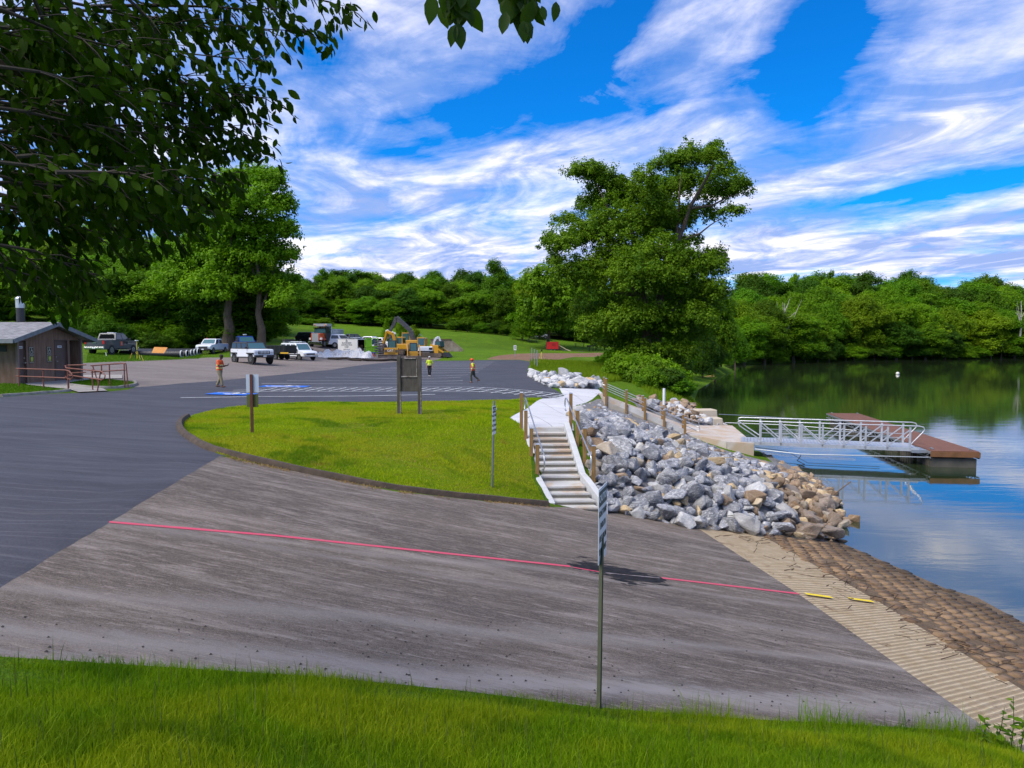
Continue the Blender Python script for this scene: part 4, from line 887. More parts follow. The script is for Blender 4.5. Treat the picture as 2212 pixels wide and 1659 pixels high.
# ================================================================ foliage builders
def leaf_cards(C, N, S, asp=.55, seed=0):
    r = np.random.default_rng(seed); n = len(C); N = N / np.maximum(np.linalg.norm(N, axis=1, keepdims=True), 1e-6)
    T = r.normal(size=(n, 3)); T -= (T * N).sum(1, keepdims=True) * N; T /= np.maximum(np.linalg.norm(T, axis=1, keepdims=True), 1e-6); B = np.cross(N, T)
    S = S[:, None]; fold = N * S * .12
    V_ = np.stack([C - T * S * .5, C - B * S * asp * .5 + fold - T * S * .05, C + T * S * .5, C + B * S * asp * .5 + fold], 1).reshape(-1, 3)
    return V_, np.arange(n * 4).reshape(-1, 4)
def crown_mesh(name, lobes, dens, leaf, rc, seed, inner=.22, droop=0., flat=.75):
    """lobes: (cx,cy,cz,rx,ry,rz). Clumps of leaves sit on the lobe surfaces; leaves face out and up."""
    r = np.random.default_rng(seed); Cs = []; Ns = []; Q = []
    for (cx, cy, cz, rx, ry, rz) in lobes:
        area = 4 * math.pi * ((rx * ry + rx * rz + ry * rz) / 3); nc = max(5, int(area * dens / (rc * rc)))
        d = r.normal(size=(nc, 3)); d /= np.linalg.norm(d, axis=1, keepdims=True); d[:, 2] = np.where(d[:, 2] < -.3, -d[:, 2] * .6, d[:, 2]); rad = np.where(r.random(nc) < inner, r.uniform(.35, .8, nc), np.where(r.random(nc) < .14, r.uniform(1.15, 1.42, nc), r.uniform(.76, 1.18, nc)))
        cc = np.array([cx, cy, cz]) + d * np.array([rx, ry, rz]) * rad[:, None]; q = r.random(nc); m = np.maximum(8, (30 * r.uniform(.35, 1.6, nc)).astype(int))
        for k in range(nc):
            rr = rc * r.uniform(.6, 1.35); o = r.normal(size=(m[k], 3)); o /= np.linalg.norm(o, axis=1, keepdims=True); o *= (r.random((m[k], 1)) ** .5)
            o[:, 2] = o[:, 2] * flat; p = cc[k] + o * rr
            if droop: p[:, 2] -= droop * rr * (o[:, 0] ** 2 + o[:, 1] ** 2)
            Cs.append(p); Ns.append(o * .9 + np.array([0, 0, .42]) + d[k] * .5 + r.normal(size=(m[k], 3)) * .45); Q.append(np.clip(q[k] * .7 + r.random(m[k]) * .3, 0, 1))
    C = np.concatenate(Cs); N = np.concatenate(Ns); S = leaf * r.uniform(.6, 1.35, len(C)); V_, F_ = leaf_cards(C, N, S, .62, seed)
    return fast_mesh(name, V_, F_, attr=np.concatenate(Q))
def trunk_mb(base, pts_, r0, limbs, seed=0, n=9):
    rr = random.Random(seed); mb = MB(); P = [Vector(base)] + [Vector(p) for p in pts_]; rs = [r0 * (1 - .78 * i / (len(P) - 1)) for i in range(len(P))]; rs[0] = r0 * 1.35
    # add wiggle
    Q = []; q = []
    for i in range(len(P) - 1):
        for k in range(3):
            t_ = k / 3; w = Vector((rr.gauss(0, .12), rr.gauss(0, .12), 0)) * r0 * (1.5 if (i or k) else 0); Q.append(P[i].lerp(P[i + 1], t_) + w); q.append(rs[i] + (rs[i + 1] - rs[i]) * t_)
    Q.append(P[-1]); q.append(rs[-1]); mb.tube(Q, q, n)
    for (f, tip, r1) in limbs:
        a = Q[int(f * (len(Q) - 1))]; tip = Vector(tip); mid = a.lerp(tip, .5) + Vector((0, 0, -(tip - a).length * .08)); mb.tube([a, a.lerp(mid, .6), mid, mid.lerp(tip, .5) + Vector((0, 0, .1)), tip], [r1, r1 * .85, r1 * .7, r1 * .45, r1 * .15], 7)
    return mb
M['bark'] = mat('grey brown bark', (.17, .125, .085), .95, var=(.075, .052, .036), vscale=3, stretch=(4, 4, .7), bump=.06, bscale=6)
M['barkp'] = mat('pale sycamore bark', (.48, .46, .40), .9, var=(.22, .19, .14), vscale=2)
L_far = leaf_mat('woodland leaves', (.036, .105, .003), (.120, .250, .006), .36, nscale=.12, orand=.28)
L_yel = leaf_mat('yellow green leaves', (.10, .19, .004), (.20, .31, .008), .36, nscale=.15, orand=.12)
L_mid = leaf_mat('mid green leaves', (.06, .165, .003), (.165, .32, .008), .38, nscale=.2, orand=.15)
L_dark = leaf_mat('dark green leaves', (.02, .065, .003), (.06, .14, .006), .30, nscale=.2, orand=.15)
L_maple = leaf_mat('maple leaves', (.045, .110, .003), (.155, .250, .008), .34, nscale=.3, orand=.05)
def proto_tree(kind, seed):
    """unit tree 20 m tall; returns crown mesh, trunk mesh, width"""
    r = random.Random(seed); lobes = []
    if kind == 'broad':
        for i in range(19):
            a = r.uniform(0, 6.28); h = r.uniform(2.6, 16.5); w = 4.6 * math.sin(min(1, (h - 1) / 17) * math.pi) ** .55; d = r.uniform(.25, .95) * w; s = r.uniform(2.0, 3.4); lobes.append((math.cos(a) * d, math.sin(a) * d, h, s * 1.1, s * 1.1, s * .98))
        lobes.append((0, 0, 17.2, 2.6, 2.6, 2.4)); lobes.append((r.uniform(-1, 1), 0, 12, 4.5, 4.5, 5))
    elif kind == 'tall':
        for i in range(12):
            a = r.uniform(0, 6.28); h = 4 + i * 1.2; d = r.uniform(.3, .9) * 3.0; s = r.uniform(1.5, 2.5); lobes.append((math.cos(a) * d, math.sin(a) * d, h, s * 1.1, s * 1.1, s * .8))
        lobes.append((0, 0, 18.2, 1.9, 1.9, 1.8))
    elif kind == 'open':
        for i in range(17):
            a = r.uniform(0, 6.28); h = r.uniform(5, 19); d = r.uniform(.4, 1) * 4.2; s = r.uniform(.9, 1.7); lobes.append((math.cos(a) * d, math.sin(a) * d, h, s * 1.3, s * 1.3, s * .7))
    elif kind == 'bush':
        for i in range(9):
            a = r.uniform(0, 6.28); d = r.uniform(.2, .9) * 5; s = r.uniform(3, 5); lobes.append((math.cos(a) * d, math.sin(a) * d, r.uniform(3, 12), s, s, s * 1.1))
        lobes.append((0, 0, 9, 5, 5, 9))
    if kind == 'conifer':
        rr = np.random.default_rng(seed); C = []; N = []
        for h in np.linspace(2.0, 19.7, 46):
            w = (20.2 - h) * .25 + .15; m = int(40 + w * 60); a = rr.uniform(0, 6.28, m); d = w * np.sqrt(rr.random(m)) * (1 + .25 * np.sin(a * 5 + h * 3)); C.append(np.c_[np.cos(a) * d, np.sin(a) * d, h - d * .25 + rr.normal(0, .18, m)]); N.append(np.c_[np.cos(a) * .5, np.sin(a) * .5, np.ones(m)] + rr.normal(0, .4, (m, 3)))
        C = np.concatenate(C); N = np.concatenate(N); V_, F_ = leaf_cards(C, N, .6 * rr.uniform(.6, 1.3, len(C)), .35, seed); cm = fast_mesh('crown', V_, F_, attr=rr.random(len(C)))
    else: cm = crown_mesh('crown', lobes, {'broad': .95, 'tall': .9, 'open': .7, 'bush': 1.0}[kind], {'bush': .6}.get(kind, .42), {'bush': 1.5, 'open': .8}.get(kind, .95), seed, flat=.95)
    limbs = [(r.uniform(.35, .8), (math.cos(a) * 3.4, math.sin(a) * 3.4, r.uniform(9, 16)), .13) for a in [r.uniform(0, 6.28) for _ in range(5)]] if kind in ('broad', 'tall', 'open') else []
    tm = trunk_mb((0, 0, -1.0), [(r.uniform(-.3, .3), 0, 6), (r.uniform(-.7, .7), 0, 12), (0, 0, 18)], .32, limbs, seed, 7).build('trunk', M['bark'], None, True)
    w = max(abs(c.x) for c in [v.co for v in cm.vertices]); me = tm.data; bpy.data.objects.remove(tm); return cm, me, w
PROTO = {'broad': [proto_tree('broad', s) for s in (1, 2, 3, 4, 5)], 'tall': [proto_tree('tall', s) for s in (11, 12, 13)], 'open': [proto_tree('open', 21)], 'conifer': [proto_tree('conifer', 31)], 'bush': [proto_tree('bush', s) for s in (41, 42)]}
def mcopy(me, m): c = me.copy(); c.materials.clear(); c.materials.append(m); return c
LM = {'far': L_far, 'yel': L_yel, 'mid': L_mid, 'dark': L_dark}; CACHE = {}
def near_(px, zone):
    L_ = {'left': [(60, 'over the restroom roof'), (190, 'right of the restroom'), (300, 'behind the grey pickup'), (400, 'behind the long pipe'), (470, 'behind the white pickup'), (999, 'behind the bare trunks')],
          'hill': [(620, 'by the left grove'), (700, 'above the white van'), (780, 'above the enclosed trailer'), (860, 'above the bulldozer'), (930, 'above the excavator boom'), (1000, 'above the block wall'), (1080, 'above the striding worker'), (1160, 'by the conifer'), (2000, 'left of the maple')],
          'far': [(1640, 'beside the maple'), (1720, 'above the gangway start'), (1800, 'above the dock end'), (1880, 'left of the buoy'), (1960, 'above the buoy'), (2060, 'right of the buoy'), (2150, 'above the dock corner'), (2230, 'at the right edge'), (9999, 'beyond the right edge')]}[zone]
    for lim, s_ in L_:
        if px < lim: return s_
def put_tree(kind, px, top_y, D, wpx, leafk, label, group=None, name='tree', base=None, trunk='bark', cat='tree', rz=None, idx=None):
    vs = PROTO[kind]; i = random.randrange(len(vs)) if idx is None else idx; cm, tm, w = vs[i]; p = at(px, top_y, D); zb = g1(p.x, p.y) if base is None else base; h = max(1.5, p.z - zb)
    key = (kind, i, leafk)
    if key not in CACHE: CACHE[key] = mcopy(cm, LM[leafk])
    if (kind, i, trunk) not in CACHE: CACHE[(kind, i, trunk)] = mcopy(tm, M[trunk])
    e = empty(name, (p.x, p.y, zb), 0, label, cat, group); s = (wpx / 1650 * D) / (2 * w); e.scale = (s, s, h / 20.0); rz = random.uniform(0, 6.28) if rz is None else rz
    for nme, me in (('crown', CACHE[key]), ('trunk', CACHE[(kind, i, trunk)])):
        c = link(nme, me, e); c.rotation_euler = (0, 0, rz)
    return e
KN = {'broad': 'broad', 'tall': 'narrow', 'open': 'sparse', 'conifer': 'conical', 'bush': 'bushy'}; CN = {'far': 'deep green', 'yel': 'yellow green', 'mid': 'fresh green', 'dark': 'dark green'}
# ---- wood behind the grass hill (front edge first)
wood_lab = lambda k, c, w: f'{KN[k]} {CN[c]} tree {w}'
for row, (D, y0, n) in enumerate([(178, 628, 15), (188, 606, 17), (200, 594, 19), (214, 586, 17)]):
    for i in range(n):
        px = 560 + (i + random.uniform(.1, .9)) * 740 / n + row * 6; k = random.choice(['broad', 'broad', 'tall']); c = random.choice(['far', 'far', 'mid', 'dark'] if row else ['far', 'mid', 'mid', 'dark'])
        yy = y0 + random.uniform(-9, 22) + (8 if px > 1160 and row < 2 else 0); put_tree(k, px, yy, D + random.uniform(-4, 4), random.uniform(88, 130), c, f'{KN[k]} {CN[c]} tree, ' + ['front row', 'second row', 'third row', 'skyline row'][row] + ' of hill wood, ' + near_(px, 'hill'), 'trees of the wood behind the grass hill')
put_tree('tall', 1068, 562, 184, 92, 'far', 'Tall dark round topped tree standing above the wood, left of the big riverside maple')
put_tree('broad', 1150, 580, 176, 120, 'yel', 'Yellow green tree at the edge of the wood, left of the big riverside maple')
put_tree('open', 700, 570, 190, 60, 'mid', 'Thin ragged tree top poking above the wood skyline right of the left grove', base=7)
put_tree('broad', 840, 645, 172, 78, 'mid', 'Small round bright green tree in front of the wood above the excavator')
for px, ty, D, w in ((835, 695, 142, 40), (865, 700, 140, 34)): put_tree('conifer' if px < 850 else 'bush', px, ty - 12, D, w, 'mid', 'Young ' + ('pointed fresh green tree' if px < 850 else 'rounded bright green shrub') + ' on the grass hill left of the excavator boom', idx=0)
put_tree('bush', 893, 700, 138, 34, 'yel', 'Yellow green shrub on the grass hill right of the excavator boom')
for k_, px in enumerate((640, 668, 700, 985, 1010, 1040, 600)): put_tree('bush', px, random.uniform(680, 700), 168, 52, 'mid' if px < 800 else 'far', 'Low bushy shrub in front of the hill wood, ' + near_(px, 'hill') + (' left side' if k_ % 2 else ''), 'shrubs along the front of the hill wood', 'shrub', cat='shrub')
# ---- wood behind the picnic lawn, under and left of the big maple
for i, (px, ty, D, w, k, c) in enumerate([(1215, 600, 190, 110, 'broad', 'far'), (1275, 590, 195, 120, 'broad', 'dark'), (1340, 600, 185, 120, 'broad', 'far'), (1400, 590, 190, 130, 'broad', 'dark'), (1460, 600, 180, 110, 'broad', 'far'), (1240, 690, 178, 70, 'bush', 'dark'), (1300, 690, 176, 80, 'bush', 'dark'), (1360, 700, 174, 80, 'bush', 'dark'), (1420, 700, 170, 80, 'bush', 'dark'), (1070, 690, 170, 60, 'bush', 'dark'), (1095, 700, 168, 50, 'bush', 'far'), (1165, 695, 168, 60, 'bush', 'dark')]):
    put_tree(k, px, ty, D, w, c, f'{KN[k]} {CN[c]} ' + ('tree' if k != 'bush' else 'thicket') + ' behind the red pump trailer and lawn', 'trees behind the picnic lawn')
put_tree('conifer', 1128, 628, 160, 66, 'far', 'Dull green cone shaped conifer with bare lower trunk left of the red pump trailer', 'None' and None, 'conifer')
LM['olive'] = leaf_mat('olive needles', (.035, .052, .008), (.075, .090, .014), .15, nscale=.4, orand=.05); CN['olive'] = 'olive green'
# ---- peninsula trees right of the maple
for i, (px, ty, D, w, k, c) in enumerate([(1500, 600, 120, 120, 'broad', 'mid'), (1548, 610, 130, 110, 'broad', 'far'), (1470, 640, 105, 110, 'broad', 'mid'), (1520, 690, 112, 80, 'bush', 'dark'), (1560, 660, 140, 90, 'broad', 'mid'), (1590, 700, 150, 70, 'bush', 'far'), (1545, 735, 125, 60, 'bush', 'dark'), (1465, 740, 96, 70, 'bush', 'dark'), (1430, 730, 110, 80, 'bush', 'dark')]):
    put_tree(k, px, ty, D, w, c, f'{KN[k]} {CN[c]} ' + ('tree' if k != 'bush' else 'thicket') + ' at the river bend right of the maple', 'trees at the river bend right of the maple', base=.4 if px > 1500 else None)
# ---- far bank
def farD(px): return float(np.interp(px, [1500, 1560, 1640, 1720, 1800, 1900, 2050, 2212, 2400], [158, 171, 184, 196, 208, 217, 224, 238, 258]))
for row, (dD, y0, n, ks) in enumerate([(2, 690, 26, ['bush', 'bush', 'broad']), (7, 655, 16, ['broad']), (20, 622, 17, ['broad', 'broad', 'tall']), (38, 600, 19, ['broad', 'tall']), (60, 590, 18, ['broad', 'tall', 'broad'])]):
    for i in range(n):
        px = 1575 + (i + random.uniform(.1, .9)) * (2330 - 1575) / n; k = random.choice(ks); c = random.choice([['far', 'mid', 'dark'], ['mid', 'mid', 'far', 'yel'], ['far', 'mid', 'far'], ['far', 'dark', 'mid'], ['far', 'far', 'mid']][row]); D = farD(px) + dD
        ty = y0 + random.uniform(-12, 26) + (6 if px > 2000 else 0) - (14 if 1800 < px < 1960 and row == 1 else 0); w = random.uniform(95, 150) if k != 'bush' else random.uniform(60, 100)
        if k == 'bush': ty = random.uniform(712, 748)
        put_tree(k, px, ty, D, w, c, f'{KN[k]} {CN[c]} ' + ('thicket' if k == 'bush' else 'tree') + ' on far bank, ' + ['waterside', 'front row', 'second row', 'third row', 'skyline'][row] + ', ' + near_(px, 'far'), 'trees on the far river bank', trunk='bark', base=.3 if row < 2 else None)
put_tree('open', 1722, 578, 250, 46, 'mid', 'Slender open topped tree sticking up from the far bank skyline right of the maple'); put_tree('open', 1790, 572, 255, 40, 'far', 'Feathery tree top poking highest over the far bank skyline')
def deadtree(px, D, y0, y1, lab):
    a, b = at(px, y0, D), at(px + 6, y1, D); e = empty('bare_tree', a, 0, lab, 'tree'); q = b - a; r = random.Random(int(px))
    trunk_mb((0, 0, 0), [q * .5 + Vector((.4, 0, 0)), q], .38, [(r.uniform(.3, .9), q * r.uniform(.7, 1) + Vector((r.uniform(-5, 5), 0, r.uniform(0, 2))), .14) for _ in range(6)], 3, 7).build('trunk', M['barkp'], e, True)
deadtree(2200, 236, 760, 650, 'Pale bare branched sycamore trunk at the right edge of the far bank'); deadtree(1688, 192, 760, 655, 'Thin pale sycamore trunk rising through the far bank trees')
# ---- left wood behind the parked pickups
for row, (D, y0, n) in enumerate([(106, 590, 10), (115, 545, 9), (128, 500, 10), (145, 480, 9)]):
    for i in range(n):
        px = -60 + (i + random.uniform(.1, .9)) * 660 / n; k = random.choice(['broad', 'broad', 'tall']); c = random.choice(['far', 'mid', 'dark'] if row < 2 else ['mid', 'far', 'yel'])
        put_tree(k, px, y0 + random.uniform(-14, 26) + (20 if px > 350 else 0), D + random.uniform(-3, 3), random.uniform(130, 200), c, f'{KN[k]} {CN[c]} tree, ' + ['front row', 'second row', 'third row', 'back row'][row] + ' of left wood, ' + near_(px, 'left'), 'trees of the left wood')
for i in range(17):
    px = -40 + i * 38; put_tree('bush', px, random.uniform(660, 700) if i % 2 else random.uniform(690, 722), 100 + random.uniform(-1, 4) + (13 if px > 400 else 0), random.uniform(80, 120), random.choice(['dark', 'far', 'far']), ('Taller' if i % 2 else 'Lower') + ' dark thicket at foot of left wood, ' + near_(px, 'left'), 'thickets at the foot of the left wood', 'shrub', cat='shrub')
# ---- named trees
def big_tree(name, label, D, lobes_px, depth, leaf, rc, dens, lm, trunks, seed, cat='tree', flat=.95):
    """lobes given as they stand seen from the ramp: (px,py,rx,ry[,dD]) at distance D, each a full ellipsoid in depth"""
    base = trunks[0][0]; bp = at(base[0], base[1], D); bp.z = min(bp.z, g1(bp.x, bp.y)); e = empty(name, bp, 0, label, cat); r = random.Random(seed); L = []
    for l in lobes_px:
        dD = l[4] if len(l) > 4 else r.uniform(-depth, depth); c = at(l[0], l[1], D + dD) - bp; k = (D + dD) / 1650; L.append((c.x, c.y, c.z, l[2] * k, (l[2] + l[3]) / 2 * k, l[3] * k))
    me = crown_mesh('crown', L, dens, leaf, rc, seed, .22, flat=flat); link('crown', me, e, [lm])
    for (b, pl, r0, limbs) in trunks:
        q = at(b[0], b[1], D) - bp; q.z = -.6; P = [at(x, y, D) - bp for x, y in pl]; mb = trunk_mb(q, P, r0, [(f, at(x, y, D + r.uniform(-2, 2)) - bp, rr) for f, x, y, rr in limbs], seed, 10); mb.build('trunk', M['bark'], e, True)
    print(name, 'faces', len(me.polygons)); return e
big_tree('maple_tree', 'Huge spreading silver maple on the river bank with leaning trunk and high right limb', 80,
    [(1270, 372, 45, 22), (1300, 395, 38, 30), (1335, 420, 50, 38), (1290, 450, 45, 35), (1250, 378, 22, 14), (1370, 430, 42, 36), (1395, 395, 26, 34), (1330, 500, 75, 60), (1400, 500, 70, 70), (1270, 520, 55, 40), (1225, 480, 32, 18), (1215, 530, 30, 28), (1190, 525, 22, 25), (1240, 600, 45, 45), (1200, 575, 18, 30), (1310, 600, 75, 60), (1390, 610, 80, 70), (1465, 600, 70, 55), (1520, 580, 45, 40), (1545, 560, 26, 26), (1480, 660, 75, 55), (1540, 640, 34, 40), (1300, 680, 60, 45), (1370, 700, 80, 50), (1450, 725, 80, 45), (1280, 720, 30, 35), (1500, 700, 42, 50), (1340, 740, 48, 28), (1400, 760, 50, 22, -4), (1470, 765, 45, 26, -3),
     (1450, 360, 38, 32), (1490, 345, 40, 34), (1480, 400, 45, 40), (1445, 420, 38, 40), (1540, 345, 24, 34), (1560, 375, 30, 26), (1590, 410, 32, 34), (1545, 420, 36, 38), (1580, 460, 26, 16), (1515, 470, 38, 26), (1455, 480, 42, 40), (1470, 525, 40, 20), (1548, 318, 10, 16), (1420, 455, 30, 40), (1350, 560, 60, 50), (1430, 560, 60, 45)],
    4.5, .25, .52, .80, L_maple,
    [((1392, 790), [(1398, 720), (1388, 640), (1375, 560), (1360, 480)], .75, [(.45, 1330, 520, .3), (.6, 1450, 560, .28), (.3, 1480, 640, .28), (.55, 1260, 600, .22), (.8, 1290, 400, .2)]), ((1410, 780), [(1425, 640), (1450, 560), (1490, 450), (1545, 350)], .5, [(.6, 1470, 380, .2), (.75, 1590, 420, .16), (.6, 1560, 470, .14)])], 5)
big_tree('ash_tree', 'Tall light green tree with two bare trunks beside the parked pickups', 100,
    [(500, 400, 42, 34), (545, 385, 36, 30), (580, 400, 34, 36), (470, 450, 50, 40), (530, 450, 55, 45), (590, 450, 40, 34), (612, 445, 20, 22), (450, 510, 55, 40), (520, 510, 60, 45), (585, 500, 50, 35), (622, 500, 22, 20), (410, 560, 55, 45), (480, 570, 60, 45), (550, 560, 55, 40), (605, 555, 36, 34), (390, 620, 45, 45), (450, 630, 50, 45), (520, 620, 55, 36), (590, 620, 52, 40), (615, 650, 36, 36), (355, 650, 34, 38, 5), (405, 700, 40, 26, 8), (612, 690, 28, 22, 5)],
    4.0, .40, .72, .85, L_mid, [((491, 752), [(494, 680), (497, 610), (500, 500)], .68, [(.5, 450, 560, .2), (.7, 540, 520, .2)]), ((568, 750), [(560, 680), (560, 600), (548, 470)], .52, [(.4, 600, 560, .18), (.65, 520, 480, .16)])], 6)
big_tree('lawn_tree', 'Leaning tree on the picnic lawn just left of the red pump trailer', 150, [(1180, 620, 45, 38), (1205, 660, 45, 32), (1160, 670, 36, 30), (1200, 700, 45, 24), (1235, 640, 34, 40), (1170, 710, 30, 20)], 4, .6, 1.0, .7, LM['far'], [((1180, 758), [(1184, 735), (1190, 700), (1195, 640)], .42, [(.5, 1160, 670, .15), (.7, 1220, 640, .15)])], 8)
# ---- bushes on the near river bank and behind the walkway
BSH = crown_mesh('foliage', [(0, 0, .9, 1.5, 1.3, 1.0), (.9, .3, .7, 1.0, 1.0, .8), (-.9, -.2, .6, 1.0, .9, .8), (.2, .1, 1.5, .8, .8, .6)], .8, .20, .34, 77); BSH2 = crown_mesh('foliage', [(0, 0, .8, 1.3, 1.3, .9), (.7, -.3, 1.2, .8, .8, .7), (-.6, .4, 1.1, .9, .8, .8)], .8, .19, .32, 78)
BM = [mcopy(BSH, L_mid), mcopy(BSH2, L_mid), mcopy(BSH, L_maple), mcopy(BSH2, L_dark)]
for i, (px, py, D, s) in enumerate([(1345, 832, 66, 1.5), (1375, 842, 64, 1.6), (1405, 852, 62, 1.6), (1432, 860, 60, 1.5), (1458, 864, 60, 1.3), (1360, 815, 72, 1.8), (1395, 822, 70, 2.0), (1425, 832, 68, 1.9), (1450, 840, 67, 1.6), (1385, 800, 78, 2.0), (1420, 806, 78, 2.1), (1340, 812, 74, 1.4), (1320, 800, 82, 1.3), (1465, 852, 63, 1.2), (1440, 815, 76, 1.8), (1350, 795, 84, 1.8), (1405, 866, 58, 1.0), (1470, 866, 61, .9)]):
    p = at(px, py, D); z = g1(p.x, p.y); e = empty('shrub', (p.x, p.y, z - .1), random.uniform(0, 6), ['Light', 'Fresh', 'Deep', 'Dull'][i % 4] + ' green riverside shrub ' + ('nearest the walkway' if py > 855 else 'behind the walkway rocks' if py > 835 else 'half way to the maple' if py > 815 else 'right below the maple trunk') + (', beside the tall grass' if px < 1365 else ', in the middle of the thicket' if px < 1425 else ', overhanging the water'), 'shrub', 'riverside shrubs below the maple'); s *= .68; e.scale = (s, s, s * random.uniform(.8, 1.1)); link('foliage', BM[i % 4 if i % 4 != 3 or i % 8 == 3 else 0], e)
    MB().tube([(0, 0, -.2), (.05, 0, .5), (.1, 0, 1.2)], [.06, .05, .02], 6).build('stem', M['bark'], e)
# ================================================================ restroom
def text_mesh(body, size, m_, name, parent, loc, rot, extr=.004, align='CENTER', scalex=1.):
    cu = bpy.data.curves.new(name, 'FONT'); cu.body = body; cu.size = size; cu.align_x = align; cu.align_y = 'CENTER'; cu.extrude = extr; cu.resolution_u = 2; cu.offset = size * .018
    ob = bpy.data.objects.new('tmp', cu); COL.objects.link(ob); bpy.context.view_layer.update(); me = bpy.data.meshes.new_from_object(ob.evaluated_get(bpy.context.evaluated_depsgraph_get())); bpy.data.objects.remove(ob)
    me.materials.clear(); o = link(name, me, parent, [m_]); o.location = loc; o.rotation_euler = rot; o.scale = (scalex, 1, 1); return o
M['siding'] = mat('brown board siding', (.15, .082, .048), .85, var=(.23, .145, .10), vscale=2.5, stretch=(3, 3, .5), bump=.01)
M['door'] = mat('dark brown steel door', (.085, .050, .042), .55, var=(.11, .07, .058), vscale=2)
M['trim'] = mat('faded brown trim', (.20, .145, .12), .8); M['fas'] = mat('grey shingle edge', (.15, .17, .18), .85, var=(.22, .24, .25), vscale=4)
m, t, b = new_mat('weathered shingles'); o = t.new('ShaderNodeTexCoord').outputs['Object']
br = t.new('ShaderNodeTexBrick'); t.put(br.inputs['Vector'], t.mapping(o, (1, 1, 1))); br.inputs['Scale'].default_value = 3.2; br.inputs['Color1'].default_value = (.25, .245, .26, 1); br.inputs['Color2'].default_value = (.14, .135, .145, 1); br.inputs['Mortar'].default_value = (.05, .05, .055, 1); br.inputs['Mortar Size'].default_value = .03; br.inputs['Row Height'].default_value = .42; br.inputs['Brick Width'].default_value = 1.0
t.put(b.inputs['Base Color'], t.mix(t.mapr(t.noise(o, 3, 5, .7), .4, .65, 0, .6), br.outputs[0], (.30, .29, .30))); b.inputs['Roughness'].default_value = .95; M['shing'] = m
M['black'] = mat('black plastic', (.012, .012, .013), .5); M['dark'] = mat('dark grey metal', (.04, .04, .042), .55, .3); M['wht'] = mat('white enamel', (.68, .70, .72), .35); M['cream'] = mat('cream lettering', (.62, .62, .50), .5); M['brass'] = mat('satin steel', (.6, .6, .58), .3, .9)
XW, Y0, Y1, ZB = -23.2, 35.8, 41.1, 3.82
RB = empty('restroom', (XW, 38.4, ZB), 0, 'brown board restroom building with grey shingle roof and two doors at the left edge', 'building'); q = lambda x, y, z: wl(RB, (x, y, z))
Lb = 9.0; ze, za = 5.98, 6.70
# gable wall with two door openings: panels between openings
def wallp(y0, y1, z0, z1, x=XW, th=.14, nm='wall'):
    MB().box(q(x - th / 2, (y0 + y1) / 2, (z0 + z1) / 2), (th, y1 - y0, z1 - z0)).build(nm, M['siding'], RB)
DT = 5.93
wallp(Y0 + .0, 35.86, ZB - .3, DT); wallp(36.45, 38.78, ZB - .3, DT); wallp(39.85, 40.10, ZB - .3, DT)
MB().prism([(q(0, Y0, 0).y, DT - ZB), (q(0, Y1, 0).y, DT - ZB), (q(0, Y1, 0).y, ze - ZB), (q(0, 38.45, 0).y, za - ZB - .04), (q(0, Y0, 0).y, ze - ZB)], -.14, 0, 'x').build('gable', M['siding'], RB)
MB().box(q(XW - .75, 40.5, 4.7), (.1, .9, 2.6)).build('recess_wall', M['siding'], RB); MB().box(q(XW - .35, 41.02, 4.65), (.8, .12, 2.5)).build('fin_wall', M['siding'], RB)
MB().box(q(XW - Lb / 2 - .14, Y0 + .07, (ZB + ze) / 2 - .15), (Lb, .14, ze - ZB + .3)).build('side_wall', M['siding'], RB)
MB().box(q(XW - Lb / 2 - .8, Y1 - .07, (ZB + ze) / 2 - .15), (Lb - 1.4, .14, ze - ZB + .3)).build('back_wall', M['siding'], RB)
MB().box(q(XW + .02, Y0 + .02, (ZB + ze) / 2), (.1, .12, ze - ZB)).build('corner_trim', M['trim'], RB); MB().box(q(XW + .08, 41.02, (ZB + ze) / 2), (.06, .15, ze - ZB)).build('corner_trim', M['trim'], RB)
w_ = MB().box(q(XW - .9, Y0 - .012, 5.55), (.9, .03, .3)).build('vent_window', M['black'], RB)
for (a, b_, hy, lab) in ((35.86, 36.45, 36.37, 'Left brown door partly behind the corner trim'), (38.78, 39.85, 38.90, 'Right brown door with a white notice')):
    dr = MB().box(q(XW - .09, (a + b_) / 2, (ZB + DT) / 2 + .02), (.05, b_ - a - .05, DT - ZB - .06)).build('door', M['door'], RB, label=lab)
    MB().tube([q(XW - .05, hy, 4.86), q(XW + .03, hy, 4.86)], .035, 8).bar(q(XW + .03, hy, 4.86), q(XW + .03, hy + .10, 4.86), .02).build('handle', M['brass'], dr)
    MB().tube([q(XW - .05, hy, 5.08), q(XW - .0, hy, 5.08)], .03, 8).build('deadbolt', M['brass'], dr)
    n_ = MB().box(q(XW - .055, (a + b_) / 2 - .02, 5.60), (.012, min(.36, b_ - a - .2), .11)).build('notice', M['wht'], dr)
    text_mesh('RESTROOM', .045, M['black'], 'lettering', n_, q(XW - .046, (a + b_) / 2, 5.60), (R(90), 0, R(90)))
    MB().bar(q(XW + .004, a - .02, ZB), q(XW + .004, a - .02, DT), .04).bar(q(XW + .004, b_ + .02, ZB), q(XW + .004, b_ + .02, DT), .04).bar(q(XW + .004, a, DT), q(XW + .004, b_, DT), .04).build('door_frame', M['door'], RB)
